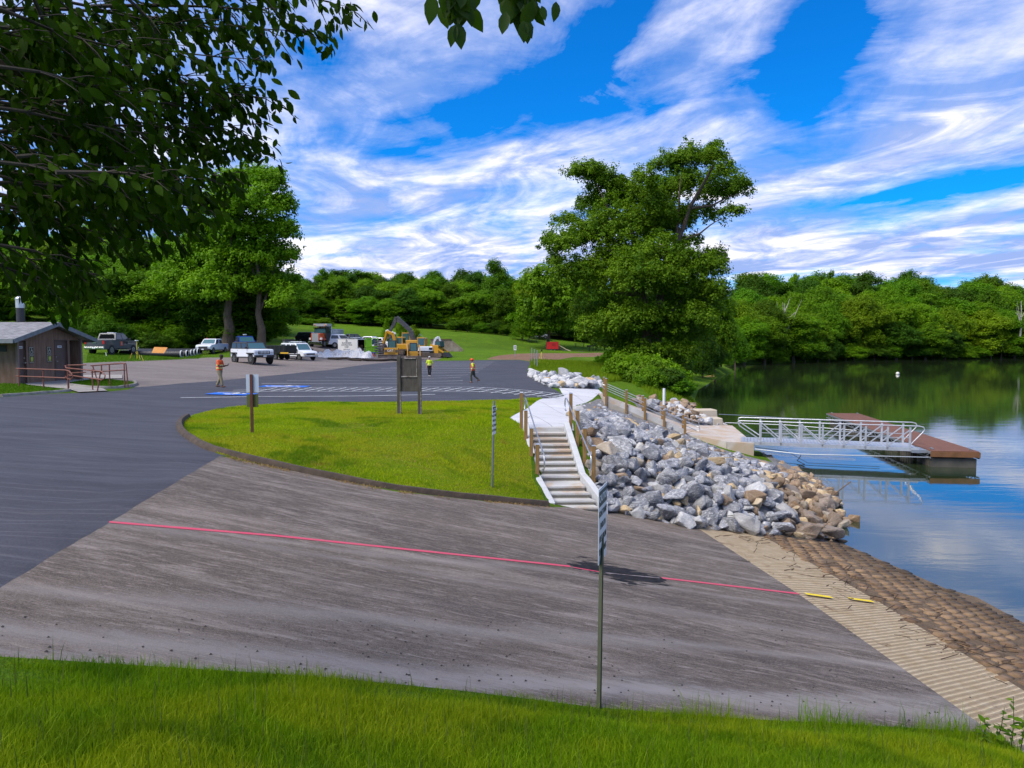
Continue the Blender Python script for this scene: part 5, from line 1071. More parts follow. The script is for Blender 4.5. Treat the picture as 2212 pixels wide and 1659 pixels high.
for yc in (36.86, 38.28):
    s_ = MB().box(q(XW + .012, yc, 5.22), (.02, .36, .80)).build('restroom_sign', M['door'], RB)
    for zc2, kind in ((5.42, 'w'), (5.03, 'p')):
        MB().box(q(XW + .026, yc, zc2), (.008, .30, .34)).build('pictogram_border', M['cream'], s_); MB().box(q(XW + .034, yc, zc2), (.008, .27, .31)).build('pictogram_panel', M['black'], s_)
        g_ = MB(); x_ = XW + .042
        if kind == 'w':
            g_.ball(q(x_, yc - .02, zc2 + .11), (.006, .022, .022), 8, 4)
            for (y1_, z1_), (y2_, z2_) in (((-.02, .08), (-.02, 0)), ((-.02, 0), (.06, 0)), ((.06, 0), (.09, -.09)), ((-.02, .045), (.045, .045))): g_.bar(q(x_, yc + y1_, zc2 + z1_), q(x_, yc + y2_, zc2 + z2_), .02, .02)
            P = [(math.cos(R(a)) * .08 - .01, math.sin(R(a)) * .08 - .05) for a in range(110, 360, 25)]
            for u1, u2 in zip(P, P[1:]): g_.bar(q(x_, yc + u1[0], zc2 + u1[1]), q(x_, yc + u2[0], zc2 + u2[1]), .016, .016)
            g_.build('pictogram', M['cream'], s_)
        else:
            for dy in (-.05, .05): g_.ball(q(x_, yc + dy, zc2 + .10), (.006, .024, .024), 8, 4); g_.box(q(x_, yc + dy, zc2 + .02), (.008, .075, .12)); g_.box(q(x_, yc + dy, zc2 - .08), (.008, .05, .09))
            g_.build('pictogram', mat('yellow green pictogram', (.55, .60, .08), .5), s_)
# roof
XE = -22.78; y0_, y1_, ym = 34.95, 41.95, 38.45; zed = 5.90; zap = 6.74
for (ya, s_) in ((y0_, 1), (y1_, -1)):
    V_ = [(XE, ya, zed), (XE - Lb - 1, ya, zed), (XE - Lb - 1, ym, zap), (XE, ym, zap)]; dn = .10
    V2 = [(x, y, z + dn) for x, y, z in V_]
    MB().add([q(*v) for v in V_ + V2], [(0, 1, 2, 3), (4, 7, 6, 5), (0, 4, 5, 1), (1, 5, 6, 2), (2, 6, 7, 3), (3, 7, 4, 0)]).build('roof', M['shing'], RB)
    MB().bar(q(XE + .02, ya, zed + .0), q(XE + .02, ym, zap + .0), .05, .2).build('rake_board', M['fas'], RB)
    MB().box(q(XE - Lb / 2 - .5, ya - s_ * .02, zed + .0), (Lb + 1, .05, .19)).build('eave_board', M['fas'], RB)
vp = MB().tube([q(-24.75, 38.6, 6.4), q(-24.75, 38.6, 7.55)], .19, 14).build('vent_pipe', M['dark'], RB, True)
MB().tube([q(-24.75, 38.6, 7.55), q(-24.75, 38.6, 7.95)], .20, 14).ball(q(-24.75, 38.6, 8.0), (.22, .22, .14), 12, 6).build('vent_cap', M['alu'], vp, True)
# brown pipe railings
M['rust'] = mat('red brown painted pipe', (.14, .045, .03), .6, var=(.20, .07, .045), vscale=6)
def railing(lab, rails, posts):
    o0 = at(*posts[0][:3]) ; z0 = g1(o0.x, o0.y); e = empty('pipe_railing', (o0.x, o0.y, z0), 0, lab, 'railing')
    for pl in rails: MB().tube([wl(e, at(*p)) for p in pl], .028, 7).build('rail', M['rust'], e, True)
    for p in posts:
        a = at(*p[:3]); zb = p[4] if len(p) > 4 else g1(a.x, a.y) - .1
        MB().tube([wl(e, a), wl(e, (a.x + (p[5] if len(p) > 5 else 0), a.y, zb))], .03, 7).build('post', M['rust'], e, True)
railing('Near brown pipe railing in front of the left restroom door', [[(35, 796, 34.6), (142, 799.5, 33.4), (150, 802, 33.3), (156, 809, 33.2), (157, 815, 33.2), (153, 820, 33.3), (146, 818, 33.4), (141, 812, 33.4)], [(35, 812.5, 34.6), (142, 816.5, 33.4)]], [(40, 796.5, 34.5, 0), (146, 800, 33.4, 0), (93, 798, 34.0, 0, 3.5)])
railing('Middle brown pipe railing with a looped end slanting down to the right', [[(186, 788, 35.5), (146, 789, 35.5), (141, 790, 35.2), (143, 795, 34.6), (218, 802, 33.6), (224, 806, 33.5), (227, 811, 33.4), (226, 817, 33.4), (220, 821, 33.5), (212, 819, 33.6), (146, 810, 34.5)], [(186, 804, 35.5), (149, 806, 35.2)]], [(147, 792, 34.6, 0), (217, 803, 33.6, 0, 3.6, -.18), (199, 798, 34.2, 0, 3.7)])
railing('Far brown pipe railing running along the old lot beside the restroom', [[(196, 790, 37), (240, 787, 37.5), (271, 785, 37.5), (271.5, 785, 37.5)], [(196, 790, 37), (262, 784.5, 38.6), (271, 785, 37.5)], [(196, 804, 37), (271, 799, 37.5)]], [(200, 790, 37, 0, 3.75, .28), (236, 787, 37.4, 0), (268, 785.5, 37.5, 0), (272, 785.5, 37.5, 0, 3.6, .08), (219, 788, 37.2, 0, 4.3)])
# ================================================================ signs
M['postg'] = mat('olive painted channel post', (.028, .040, .006), .6, 0, var=(.042, .055, .012), vscale=4); M['postz'] = mat('galvanised channel post', (.24, .26, .28), .45, .6)
def channel_sign(base, top, w, lab, yaw, m_, sw, sh, sx, zoff, name='warning_sign'):
    e = empty(name, base, 0, lab, 'sign'); t_ = top - base; h = t_.z; ty = math.atan2(t_.x, h)
    Mx = Matrix.Rotation(yaw, 3, 'Z'); k = t_ / h
    sec = lambda z: [Vector(p) + Vector((0, 0, z)) for p in ((-w / 2, -.012, 0), (-w * .18, -.012, 0), (-w * .18, .022, 0), (w * .18, .022, 0), (w * .18, -.012, 0), (w / 2, -.012, 0), (w / 2, -.006, 0), (w * .22, -.006, 0), (w * .22, .028, 0), (-w * .22, .028, 0), (-w * .22, -.006, 0), (-w / 2, -.006, 0))]
    pm = m_.copy(); T2_ = NT(pm.node_tree); bb = pm.node_tree.nodes['Principled BSDF']; sp_ = T2_.new('ShaderNodeSeparateXYZ'); T2_.put(sp_.inputs[0], T2_.new('ShaderNodeTexCoord').outputs['Object']); src = bb.inputs['Base Color'].links[0].from_socket if bb.inputs['Base Color'].links else tuple(bb.inputs['Base Color'].default_value)
    hole = T2_.math('MULTIPLY', T2_.math('LESS_THAN', T2_.math('FRACT', T2_.math('DIVIDE', sp_.outputs[2], .05)), .34), T2_.math('LESS_THAN', T2_.math('ABSOLUTE', sp_.outputs[0]), .0085)); T2_.put(bb.inputs['Base Color'], T2_.mix(hole, src, (.004, .004, .004)))
    o = MB().loft([sec(-.4), sec(h)]).build('post', pm, e); o.matrix_local = (k.to_track_quat('Z', 'Y').to_matrix() if k.xy.length > 9 else Vector((0, 0, 1)).rotation_difference(k).to_matrix() @ Mx).to_4x4()
    c = k * (h - zoff - sh / 2) + Mx @ Vector((sx, -.022, 0)); p_ = MB().box((0, 0, 0), (sw, .006, sh)).build('sign_plate', M['wht'], e); p_.location = c; p_.rotation_euler = (0, 0, yaw)
    hd = MB().box((0, -.005, sh * .36), (sw * .92, .003, sh * .2)).build('header', M['hdr'], p_)
    text_mesh('CAUTION', sh * .135, M['wht'], 'lettering', p_, (0, -.008, sh * .36), (R(90), 0, 0), .001, scalex=.95)
    for i, s_ in enumerate(('BOAT RAMP', 'ENDS 70', 'FEET FROM', 'THIS POINT')): text_mesh(s_, sh * .115, M['hdr'], 'lettering', p_, (0, -.005, sh * (.155 - i * .17)), (R(90), 0, 0), .001, scalex=.88)
    return e
M['hdr'] = mat('dark green sign ink', (.015, .035, .022), .5)
bq = on_ramp(1295, 1532); bq.z = g1(bq.x, bq.y); tp = at(1303, 1036, 8.9)
rzv = math.atan2(-tp.x, tp.y)
channel_sign(bq, tp, .085, 'White caution sign with dark lettering on a tall green post in the foreground grass', R(73), M['postg'], .50, .84, -.12, .0)
b2 = hit(1063.5, 1052); t2 = at(1067.5, 866, b2.y); channel_sign(b2, t2, .075, 'White caution sign on a galvanised post on the island bank, seen edge on', R(75), M['postz'], .30, .72, -.05, .12)
# brown post with pale and green panels, seen from the back
bs = hit(545, 936); D = bs.y; e = empty('sign', bs, 0, 'Back of pale panel above green panel on a brown post in the island grass', 'sign'); ht = (936 - 808) / 1650 * D
M['brownpost'] = mat('dark red brown steel post', (.075, .022, .012), .5, var=(.11, .035, .02), vscale=3); M['panelw'] = mat('bare aluminium sign back', (.50, .56, .64), .4, .2); M['panelg'] = mat('olive green sign back', (.085, .10, .02), .6)
MB().box((.0, 0, ht / 2 - .15), (.075, .05, ht + .3)).build('post', M['brownpost'], e); up_ = MB().box((.02, .035, ht - (861 - 808) / 2 / 1650 * D * .97), (.36, .008, (847 - 807) / 1650 * D * .98)).build('upper_panel', M['panelw'], e)
up_.location.z += .08; MB().box((.01, .05, ht - (854) / 1650 * 0 - (850 - 808) / 1650 * D - .20), (.33, .008, (868 - 840) / 1650 * D)).build('lower_panel', M['panelg'], e)
# notice board seen from behind
M['board'] = mat('weathered dark board', (.055, .045, .036), .9, var=(.095, .082, .068), vscale=5, stretch=(2, 2, .6), bump=.006, bscale=30); M['chip'] = mat('peeled pale edge', (.45, .40, .36), .9, var=(.15, .12, .10), vscale=12)
k1 = hit(862.5, 894); k2 = hit(907, 893); D = k1.y; k2 = Vector((ray(907, 893).x * D, D, k1.z)); e = empty('notice_board', (k1 + k2) / 2, 0, 'back of a dark weathered notice board on two posts standing in the island grass', 'notice board'); H_ = (894 - 768) / 1650 * D; hw = (k2 - k1).length / 2; s_ = D / 1650
for sx in (-1, 1): MB().box((sx * hw, 0, H_ / 2 - .15), (.13, .15, H_ + .3)).build('post', M['board'], e, bevel=.008); MB().box((sx * hw + .05, -.078, .35), (.02, .004, .9)).build('peeling_paint', M['chip'], e)
zt = H_ - 5 * s_; zb = H_ - (845 - 768) * s_; MB().box((0, .02, (zt + zb) / 2), (hw * 2 - .13, .06, zt - zb)).build('panel', M['board'], e)
MB().box((.04, -.02, zt - .01), (hw * 1.15, .05, .035)).build('top_edge', M['chip'], e); MB().box((0, -.025, zt - (zt - zb) * .555), (hw * 2 - .15, .03, .035)).build('middle_batten', M['chip'], e)
MB().box((hw - .10, -.03, zt - (zt - zb) * .3), (.02, .012, (zt - zb) * .55)).build('side_batten', M['chip'], e)
# ================================================================ people
def skin_part(name, chains, m_, parent, lvl=2):
    """chains: list of [(point, radius), ...]; equal points join. root = first point"""
    vs, rad, ed, ix = [], [], [], {}
    for ch in chains:
        last = None
        for p, r in ch:
            k = tuple(round(c, 4) for c in p)
            if k not in ix: ix[k] = len(vs); vs.append(k); rad.append(r if hasattr(r, '__len__') else (r, r))
            if last is not None and last != ix[k]: ed.append((last, ix[k]))
            last = ix[k]
    me = bpy.data.meshes.new(name); me.from_pydata(vs, ed, []); o = link('tmp_skin', me); md = o.modifiers.new('s', 'SKIN'); md.use_smooth_shade = True; md.branch_smoothing = .6
    for i, v in enumerate(me.skin_vertices[0].data): v.radius = rad[i]; v.use_root = (i == 0)
    sb = o.modifiers.new('b', 'SUBSURF'); sb.levels = lvl; sb.render_levels = lvl; bpy.context.view_layer.update()
    m2 = bpy.data.meshes.new_from_object(o.evaluated_get(bpy.context.evaluated_depsgraph_get())); bpy.data.objects.remove(o); m2.name = name; m2.materials.clear(); c = link(name, m2, parent, [m_])
    for p in m2.polygons: p.use_smooth = True
    return c
def blob(name, mb, m_, parent, vox=.012, smooth=4):
    """overlapping lofts fused into one continuous skin"""
    o = mb.build('tmp_blob', m_, None); md = o.modifiers.new('r', 'REMESH'); md.mode = 'VOXEL'; md.voxel_size = vox; md.use_smooth_shade = True
    sm = o.modifiers.new('s', 'SMOOTH'); sm.factor = .5; sm.iterations = smooth; bpy.context.view_layer.update()
    m2 = bpy.data.meshes.new_from_object(o.evaluated_get(bpy.context.evaluated_depsgraph_get())); bpy.data.objects.remove(o); m2.name = name; m2.materials.clear(); c = link(name, m2, parent, [m_])
    for p in m2.polygons: p.use_smooth = True
    return c
TORSO = [(.86, .135, .105), (.92, .162, .120), (1.0, .160, .118), (1.10, .145, .108), (1.22, .155, .112), (1.33, .175, .120), (1.41, .178, .112), (1.455, .13, .09), (1.49, .075, .068), (1.52, .056, .056)]
def torso(mb, pel, ch, nb, g, z0=.86, z1=1.6):
    R_ = []
    for z, ry, rx in TORSO:
        if z < z0 or z > z1: continue
        c = pel.lerp(ch, (z - .96) / .36) if z < 1.32 else ch.lerp(nb, (z - 1.32) / .15); c = Vector((c.x, c.y, z)); R_.append([c + Vector((math.cos(2 * math.pi * i / 18) * (rx + g), math.sin(2 * math.pi * i / 18) * (ry + g), 0)) for i in range(18)])
    mb.loft(R_)
def person(loc, rz, lab, J, skin, cap, capm, topm, pantm, shoem, hair=None, bands=(), vest=None, hgt=1.78, sleeve=1., item=None):
    e = empty('person', loc, rz, lab, 'person'); s = hgt / 1.78; e.scale = (s, s, s); V_ = Vector
    pel, ch, nb = V_((0, 0, .96)), V_(J.get('chest', (.02, 0, 1.32))), V_(J.get('neck', (.03, 0, 1.47))); hd = V_(J.get('head', (.07, 0, 1.66)))
    B = MB(); torso(B, pel, ch, nb, 0); B.tube([nb, nb.lerp(hd, .6)], [.058, .054], 12); B.ball(hd + V_((0, 0, .02)), (.092, .076, .108), 16, 12); B.ball(hd + V_((.022, 0, -.045)), (.066, .058, .065), 14, 10)
    SH = {}
    for sd in ('L', 'R'):
        y = 1 if sd == 'L' else -1; hp = V_((0, .092 * y, .90)); kn, an = V_(J['knee' + sd]), V_(J['ankle' + sd]); B.tube([hp, hp.lerp(kn, .5), kn, kn.lerp(an, .35), an], [.088, .076, .056, .058, .038], 12); B.ball(kn, .056, 10, 8); B.ball(hp, .09, 12, 8); toe = an + V_(J.get('toe' + sd, (.16, 0, -.05))); B.tube([an, toe], [.04, .03], 10)
        sh_ = ch + V_((0, .180 * y, .09)); SH[sd] = sh_; el, wr = V_(J['elbow' + sd]), V_(J['wrist' + sd]); d = (wr - el).normalized(); pm = wr + d * .06; B.ball(sh_, .062, 12, 8); B.tube([sh_, sh_.lerp(el, .5), el], [.058, .050, .042], 12); B.ball(el, .042, 10, 8); B.tube([el, el.lerp(wr, .3), wr, pm], [.042, .042, .027, .034], 12)
        u = d.cross(V_((0, 0, 1))); u = u.normalized() if u.length > .1 else V_((1, 0, 0)); cr = d.cross(u)
        for i, (off, ln) in enumerate(((-.033, .068), (-.011, .078), (.011, .074), (.033, .058))): a = pm + u * off * .8; b_ = a + u * off * .35 + d * (.02 + ln * .5) + cr * .008; c = b_ + d * ln * .45 - cr * .018; B.tube([a, b_, c], [.012, .010, .008], 8)
        a = wr + d * .03 - u * .02; B.tube([a, a + d * .03 - u * .028, a + d * .06 - u * .034], [.014, .012, .009], 8)
    body = blob('body', B, skin, e, .0085, 2)
    # face
    fx = hd + V_((.085, 0, .0)); f = MB()
    for y in (-.032, .032): f.ball(fx + V_((.0, y, .02)), (.008, .013, .008), 8, 4)
    f.build('eyes', M['black'], body); MB().loft([[fx + V_((.0, -.012, .0)), fx + V_((.0, .012, .0)), fx + V_((.026, .008, -.03)), fx + V_((.026, -.008, -.03))], [fx + V_((0, -.006, .03)), fx + V_((0, .006, .03)), fx + V_((.006, .004, .028)), fx + V_((.006, -.004, .028))]]).build('nose', skin, body)
    for y in (-1, 1): MB().ball(hd + V_((0, .085 * y, .0)), (.022, .012, .032), 8, 5).build('ear', skin, body)
    if hair: MB().ball(hd + V_((-.015, 0, .035)), (.098, .092, .10), 12, 8).build('hair', hair, body, True)
    # clothes
    S_ = MB(); torso(S_, pel, ch, nb, .022, .9, 1.47)
    for sd in 'LR':
        el, wr = V_(J['elbow' + sd]), V_(J['wrist' + sd]); end = SH[sd].lerp(el, min(1, sleeve)); S_.ball(SH[sd], .080, 12, 8); S_.tube([SH[sd], end], [.078, .066], 12)
    blob('shirt', S_, topm, e)
    if vest:
        S_ = MB(); torso(S_, pel, ch, nb, .036, .9, 1.45); [S_.ball(SH[sd] + V_((0, -.035 if sd == 'L' else .035, .0)), .084, 12, 8) for sd in 'LR']; blob('safety_vest', S_, vest, e)
    S_ = MB(); torso(S_, pel, ch, nb, .024, .86, 1.0)
    for sd, y in (('L', 1), ('R', -1)):
        hp = V_((0, .092 * y, .90)); kn, an = V_(J['knee' + sd]), V_(J['ankle' + sd]); S_.ball(hp, .112, 12, 8); S_.ball(kn, .078, 12, 8); S_.tube([hp, hp.lerp(kn, .5), kn, kn.lerp(an, .45), kn.lerp(an, .94)], [.112, .098, .078, .075, .066], 12)
    blob('trousers', S_, pantm, e)
    for sd in 'LR':
        an = V_(J['ankle' + sd]); tv = V_(J.get('toe' + sd, (.16, 0, -.05))); n_ = tv.normalized(); a = an - n_ * .07 + V_((0, 0, -.035)); b_ = an + n_ * .17 + V_((0, 0, -.02)); sh_ = MB().ball((a + b_) / 2, (.15, .052, .045), 10, 6).build('shoe', shoem, e, True)
        sh_.data.transform(Matrix.Translation((a + b_) / 2) @ Matrix.Rotation(-math.atan2(tv.z + .05, .16), 4, 'Y') @ Matrix.Translation(-(a + b_) / 2))
    for (z_, bm_) in bands:
        k = (z_ - pel.z) / (ch.z - pel.z); c = pel.lerp(ch, k); ra, rb = .203, .160; ring = lambda zz, g: [c + V_((math.cos(2 * math.pi * i / 20) * rb * g, math.sin(2 * math.pi * i / 20) * ra * g, zz)) for i in range(20)]
        MB().loft([ring(-.028, .97), ring(-.028, 1.0), ring(.028, 1.0), ring(.028, .97)]).build('reflective_band', bm_, e, True)
    if cap == 'hat':
        h_ = MB().ball(hd + V_((0, 0, .085)), (.135, .115, .105), 14, 8).build('hard_hat', capm, e, True); MB().loft([[hd + V_((math.cos(a) * .17 + .015, math.sin(a) * .135, .07 + dz)) for a in [2 * math.pi * i / 16 for i in range(16)]] for dz in (0, .014)]).build('brim', capm, h_)
    else:
        h_ = MB().ball(hd + V_((0, 0, .065)), (.105, .098, .085), 14, 8).build('cap', capm, e, True); MB().box(hd + V_((.13, 0, .065)), (.10, .13, .012)).build('peak', capm, h_)
    if item: MB().box(item, (.015, .07, .14), M=Matrix.Rotation(R(50), 3, 'Y')).build('phone', M['black'], None)
    return e
SKD = mat('dark brown skin', (.065, .032, .020), .5); SKL = mat('tanned skin', (.36, .19, .12), .5)
ORG = mat('fluorescent orange vest', (.80, .10, .01), .7, var=(.65, .08, .01), vscale=8); YEL = mat('fluorescent yellow fabric', (.62, .78, .02), .7, var=(.50, .65, .02), vscale=8); SIL = mat('silver yellow tape', (.68, .70, .20), .4); KHA = mat('khaki cotton', (.26, .22, .13), .9, var=(.20, .17, .10), vscale=5); BLK = mat('black cloth', (.018, .017, .018), .9); OLV = mat('dark olive work trousers', (.055, .06, .04), .9); BRN = mat('brown leather', (.09, .035, .018), .6); SHW = mat('grey white shoes', (.5, .5, .5), .6)
CAPB = mat('dark cap', (.03, .022, .018), .9)
p = at(475, 836.5, 41.5); p.z = g1(p.x, p.y)
w1 = person((p.x, p.y, p.z + .01), R(-8), 'Worker in orange vest and khaki trousers looking at a phone on the asphalt', dict(kneeL=(-.02, .10, .50), ankleL=(-.22, .10, .10), kneeR=(.14, -.10, .50), ankleR=(.20, -.10, .09), toeL=(.16, 0, -.05), elbowL=(.10, .24, 1.12), wristL=(.34, .12, 1.16), elbowR=(.10, -.24, 1.12), wristR=(.36, -.10, 1.18), head=(.12, 0, 1.63), neck=(.05, 0, 1.46)), SKD, 'cap', CAPB, ORG, KHA, BRN, None, ((1.04, SIL), (1.20, SIL)), ORG, 1.80, .75)
MB().box((.50, 0, 1.24), (.015, .07, .14), M=Matrix.Rotation(R(50), 3, 'Y')).build('phone', M['black'], None); ph = bpy.data.objects['phone']; ph.matrix_world = Matrix.Translation(w1.location) @ Matrix.Rotation(R(-8), 4, 'Z'); tag(ph, 'small dark phone held by the worker in khaki trousers', 'phone')
p = at(928, 813.5, 65.6); p.z = g1(p.x, p.y)
person((p.x, p.y, p.z + .01), R(-86), 'Worker in fluorescent yellow shirt and black trousers walking over the stall lines', dict(kneeL=(.06, .09, .50), ankleL=(.05, .05, .09), kneeR=(.02, -.09, .50), ankleR=(-.08, -.05, .10), elbowL=(-.02, .28, 1.15), wristL=(.06, .24, .92), elbowR=(-.02, -.28, 1.15), wristR=(.06, -.24, .92)), SKL, 'cap', mat('grey white cap', (.5, .5, .5), .8), YEL, BLK, SHW, BRN, ((1.10, SIL), (1.02, SIL)), None, 1.72, .95)
p = at(1022, 828, 56.6); p.z = g1(p.x, p.y)
person((p.x, p.y, p.z + .01), R(172), 'Worker in orange hard hat and orange yellow vest striding left over the asphalt', dict(kneeL=(.14, .09, .52), ankleL=(.10, .09, .09), kneeR=(-.10, -.09, .50), ankleR=(-.42, -.09, .24), toeR=(.10, 0, -.13), elbowL=(-.06, .25, 1.16), wristL=(.08, .24, .93), elbowR=(.02, -.25, 1.16), wristR=(.14, -.22, .95), head=(.09, 0, 1.65)), SKL, 'hat', mat('orange hard hat', (.75, .05, .01), .35), YEL, OLV, BRN, BRN, ((1.08, SIL),), ORG, 1.76, .8)
# ================================================================ vehicles
def paintm(n, c, r=.28, m_=0.): 
    x = mat(n, c, r, m_); x.node_tree.nodes['Principled BSDF'].inputs['Coat Weight'].default_value = .4; return x
PW = paintm('white car paint', (.74, .76, .80)); PG = paintm('dark grey car paint', (.06, .066, .075), .45); PBK = paintm('black car paint', (.012, .013, .016)); PB = paintm('blue car paint', (.02, .06, .30)); PS = paintm('silver car paint', (.40, .42, .45)); PLIME = paintm('lime green paint', (.28, .66, .01), .5)
PY = paintm('machine yellow', (.55, .28, .015), .45); POR = paintm('truck orange paint', (.60, .09, .01), .35); PRED = paintm('bright red paint', (.62, .012, .012), .45)
GLASS = mat('tinted glass', (.018, .028, .032), .06, 0, spec=.9); GLASSD = mat('dark privacy glass', (.006, .007, .008), .9, 0, spec=.02); GLASSB = mat('sky reflecting glass', (.05, .13, .15), .08, 0, spec=.9); TY = mat('tyre rubber', (.018, .017, .016), .85); RIMM = mat('alloy rim', (.45, .46, .47), .3, .8); RIMD = mat('dark rim', (.06, .06, .06), .4, .6); CHR = mat('chrome', (.62, .63, .64), .18, 1.); AMB = mat('amber lens', (.7, .22, .01), .3); REDL = mat('red lens', (.5, .01, .01), .3); HL = mat('headlight glass', (.75, .78, .80), .12); CL = mat('black unpainted plastic', (.022, .022, .024), .7); MUD = mat('muddy steel', (.16, .12, .09), .8, var=(.08, .06, .05), vscale=4)
def wheel(root, x, y, r, w=.26, rim=RIMM):
    s = 1 if y > 0 else -1; a = (x, y - s * w / 2, r); b_ = (x, y + s * w / 2, r)
    t_ = MB().tube([(x, y - w / 2, r), (x, y - w / 2 + .04, r), (x, y + w / 2 - .04, r), (x, y + w / 2, r)], [r * .9, r, r, r * .9], 20).build('wheel', TY, root, True)
    o = MB().tube([(x, y + s * (w / 2 - .02), r), (x, y + s * (w / 2 + .012), r)], r * .62, 16)
    o.build('rim', rim, t_); h = MB()
    for k in range(6): an = k * math.pi / 3; h.bar((x + math.cos(an) * r * .15, y + s * (w / 2 + .014), r + math.sin(an) * r * .15), (x + math.cos(an) * r * .56, y + s * (w / 2 + .014), r + math.sin(an) * r * .56), .05, .012, up=(0, 1, 0))
    h.build('spokes', RIMD if rim is RIMM else RIMM, t_)
def vpanel(q4, l=.06, r=.06, b_=.1, t_=.1, off=.006):
    """inset quad on a face; q4 = bottom-left, bottom-right, top-right, top-left"""
    A, B, C, D = [Vector(p) for p in q4]; P = lambda u, v: A.lerp(B, u).lerp(D.lerp(C, u), v); n = (B - A).cross(D - A).normalized() * off
    q = [P(l, b_), P(1 - r, b_), P(1 - r, 1 - t_), P(l, 1 - t_)]; return [p + n for p in q], [p - n for p in q]
def addpanel(name, q4, m_, parent, flip=1, **k):
    f, bk = vpanel(q4, **k); return MB().add(f + bk, [(0, 1, 2, 3), (7, 6, 5, 4), (0, 4, 5, 1), (1, 5, 6, 2), (2, 6, 7, 3), (3, 7, 4, 0)]).build(name, m_, parent)
def car(name, lab, cat, loc, rz, L, W, prof, cab, zb=.38, wx=(-1.5, 1.6), wr=.38, body=PW, roof=None, sides=((0, .48), (.52, 1)), rim=RIMM, group=None, bumper=CHR, grille=CL, glass=GLASS, plate=True, tapw=.16, scale=1., fl=True, flare=None, tailred=True):
    """prof: list of (x,z) of the body top from rear to front; cab: (rear belt x, rear roof x, front roof x, front belt x, belt z, roof z)"""
    e = empty(name, loc, rz, lab, cat, group); e.scale = (scale,) * 3; h = W / 2
    P = [(prof[0][0], zb)] + list(prof) + [(prof[-1][0], zb + .05)]; cx = sum(p[0] for p in P) / len(P); cz = sum(p[1] for p in P) / len(P)
    ring = lambda y, k: [Vector((p[0] + (cx - p[0]) * k * .02, y, p[1] + (cz - p[1]) * k * .10)) for p in P]
    MB().loft([ring(-h, 1), ring(-h + .07, 0), ring(h - .07, 0), ring(h, 1)]).build('body', body, e, True)
    rb, rt, ft, fb, zbl, zr = cab; hb = h - .03; ht = h - tapw
    A = [Vector((rb, -hb, zbl)), Vector((fb, -hb, zbl)), Vector((fb, hb, zbl)), Vector((rb, hb, zbl))]; T_ = [Vector((rt, -ht, zr)), Vector((ft, -ht, zr)), Vector((ft, ht, zr)), Vector((rt, ht, zr))]
    T2 = [Vector((rt + .08, -ht + .08, zr + .05)), Vector((ft - .1, -ht + .08, zr + .05)), Vector((ft - .1, ht - .08, zr + .05)), Vector((rt + .08, ht - .08, zr + .05))]
    cb = MB().loft([A, T_, T2]).build('cab', roof or body, e, bevel=.02)
    addpanel('windshield', [A[1], A[2], T_[2], T_[1]], glass, cb, l=.06, r=.06, b_=.08, t_=.08, off=.012); addpanel('rear_window', [A[3], A[0], T_[0], T_[3]], GLASSD, cb, l=.08, r=.08, b_=.2, t_=.12, off=.012)
    for (u0, u1) in sides:
        for sgn, (a, b_, c, d) in ((-1, (A[0], A[1], T_[1], T_[0])), (1, (A[2], A[3], T_[3], T_[2]))):
            v0, v1 = (u0, u1) if sgn < 0 else (1 - u1, 1 - u0); q4 = [a.lerp(b_, v0), a.lerp(b_, v1), d.lerp(c, v1), d.lerp(c, v0)]; addpanel('side_window', q4, GLASS, cb, l=.07, r=.07, b_=.12, t_=.14, off=.012)
    xf = prof[-1][0]; xr = prof[0][0]; zf = prof[-1][1]; zrr = prof[0][1]
    for s in (-1, 1):
        for x in wx:
            wheel(e, x, s * (h - .11), wr, .24, rim); MB().tube([(x, s * (h - .05), wr), (x, s * (h + .004), wr)], wr * 1.17, 18).build('wheel_arch', flare or CL, e)
        if fl: MB().box((xf - .03, s * (h - .22), zf - .14), (.14, .34, .16)).build('headlight', HL, e, bevel=.02)
        MB().box((xr + .02, s * (h - .10), zrr - .22), (.10, .16, .32)).build('tail_light', REDL, e)
        MB().box((fb - .1, s * (h + .10), zbl + .10), (.10, .16, .18)).build('mirror', CL, e)
        for (u0, u1) in sides[:2]: MB().box((rb + (fb - rb) * (u0 + .06), s * (h + .002), zbl - .12), (.14, .02, .03)).build('door_handle', CL, e)
        if fl: MB().bar((wx[0] + wr * 1.3, s * (h - .02), zb - .02), (wx[1] - wr * 1.3, s * (h - .02), zb - .02), .12, .06).build('running_board', CHR if bumper is CHR else CL, e)
    MB().box((xf + .0, 0, zf - .22), (.06, W * .58, .26)).build('grille', grille, e, bevel=.015); MB().box((xf + .05, 0, zb + .12), (.2, W * .98, .22)).build('front_bumper', bumper, e, bevel=.03); MB().box((xr - .06, 0, zb + .14), (.2, W * .98, .2)).build('rear_bumper', bumper, e, bevel=.03)
    if plate: MB().box((xf + .155, 0, zb + .13), (.01, .30, .14)).build('number_plate', M['wht'], e); MB().box((xr - .165, 0, zb + .16), (.01, .30, .14)).build('number_plate', M['wht'], e)
    return e
def gp(px, py, D, dz=0.): p = at(px, py, D); return Vector((p.x, p.y, g1(p.x, p.y) + dz))
def pickup(lab, loc, rz, m_, s=1., big=False, group=None, glass=GLASS, **k):
    Hh = .15 if big else 0; return car('pickup_truck', lab, 'pickup truck', loc, rz, 5.6, 1.95, [(-2.85, 1.22 + Hh), (-1.0, 1.24 + Hh), (-.95, 1.22 + Hh), (1.15, 1.20 + Hh), (2.45, 1.12 + Hh), (2.72, .98 + Hh)], (-1.0, -.78, .62, 1.25, 1.22 + Hh, 1.83 + Hh), .48 if big else .42, (-1.75, 1.85), .42 if big else .38, m_, group=group, scale=s, glass=glass, **k)
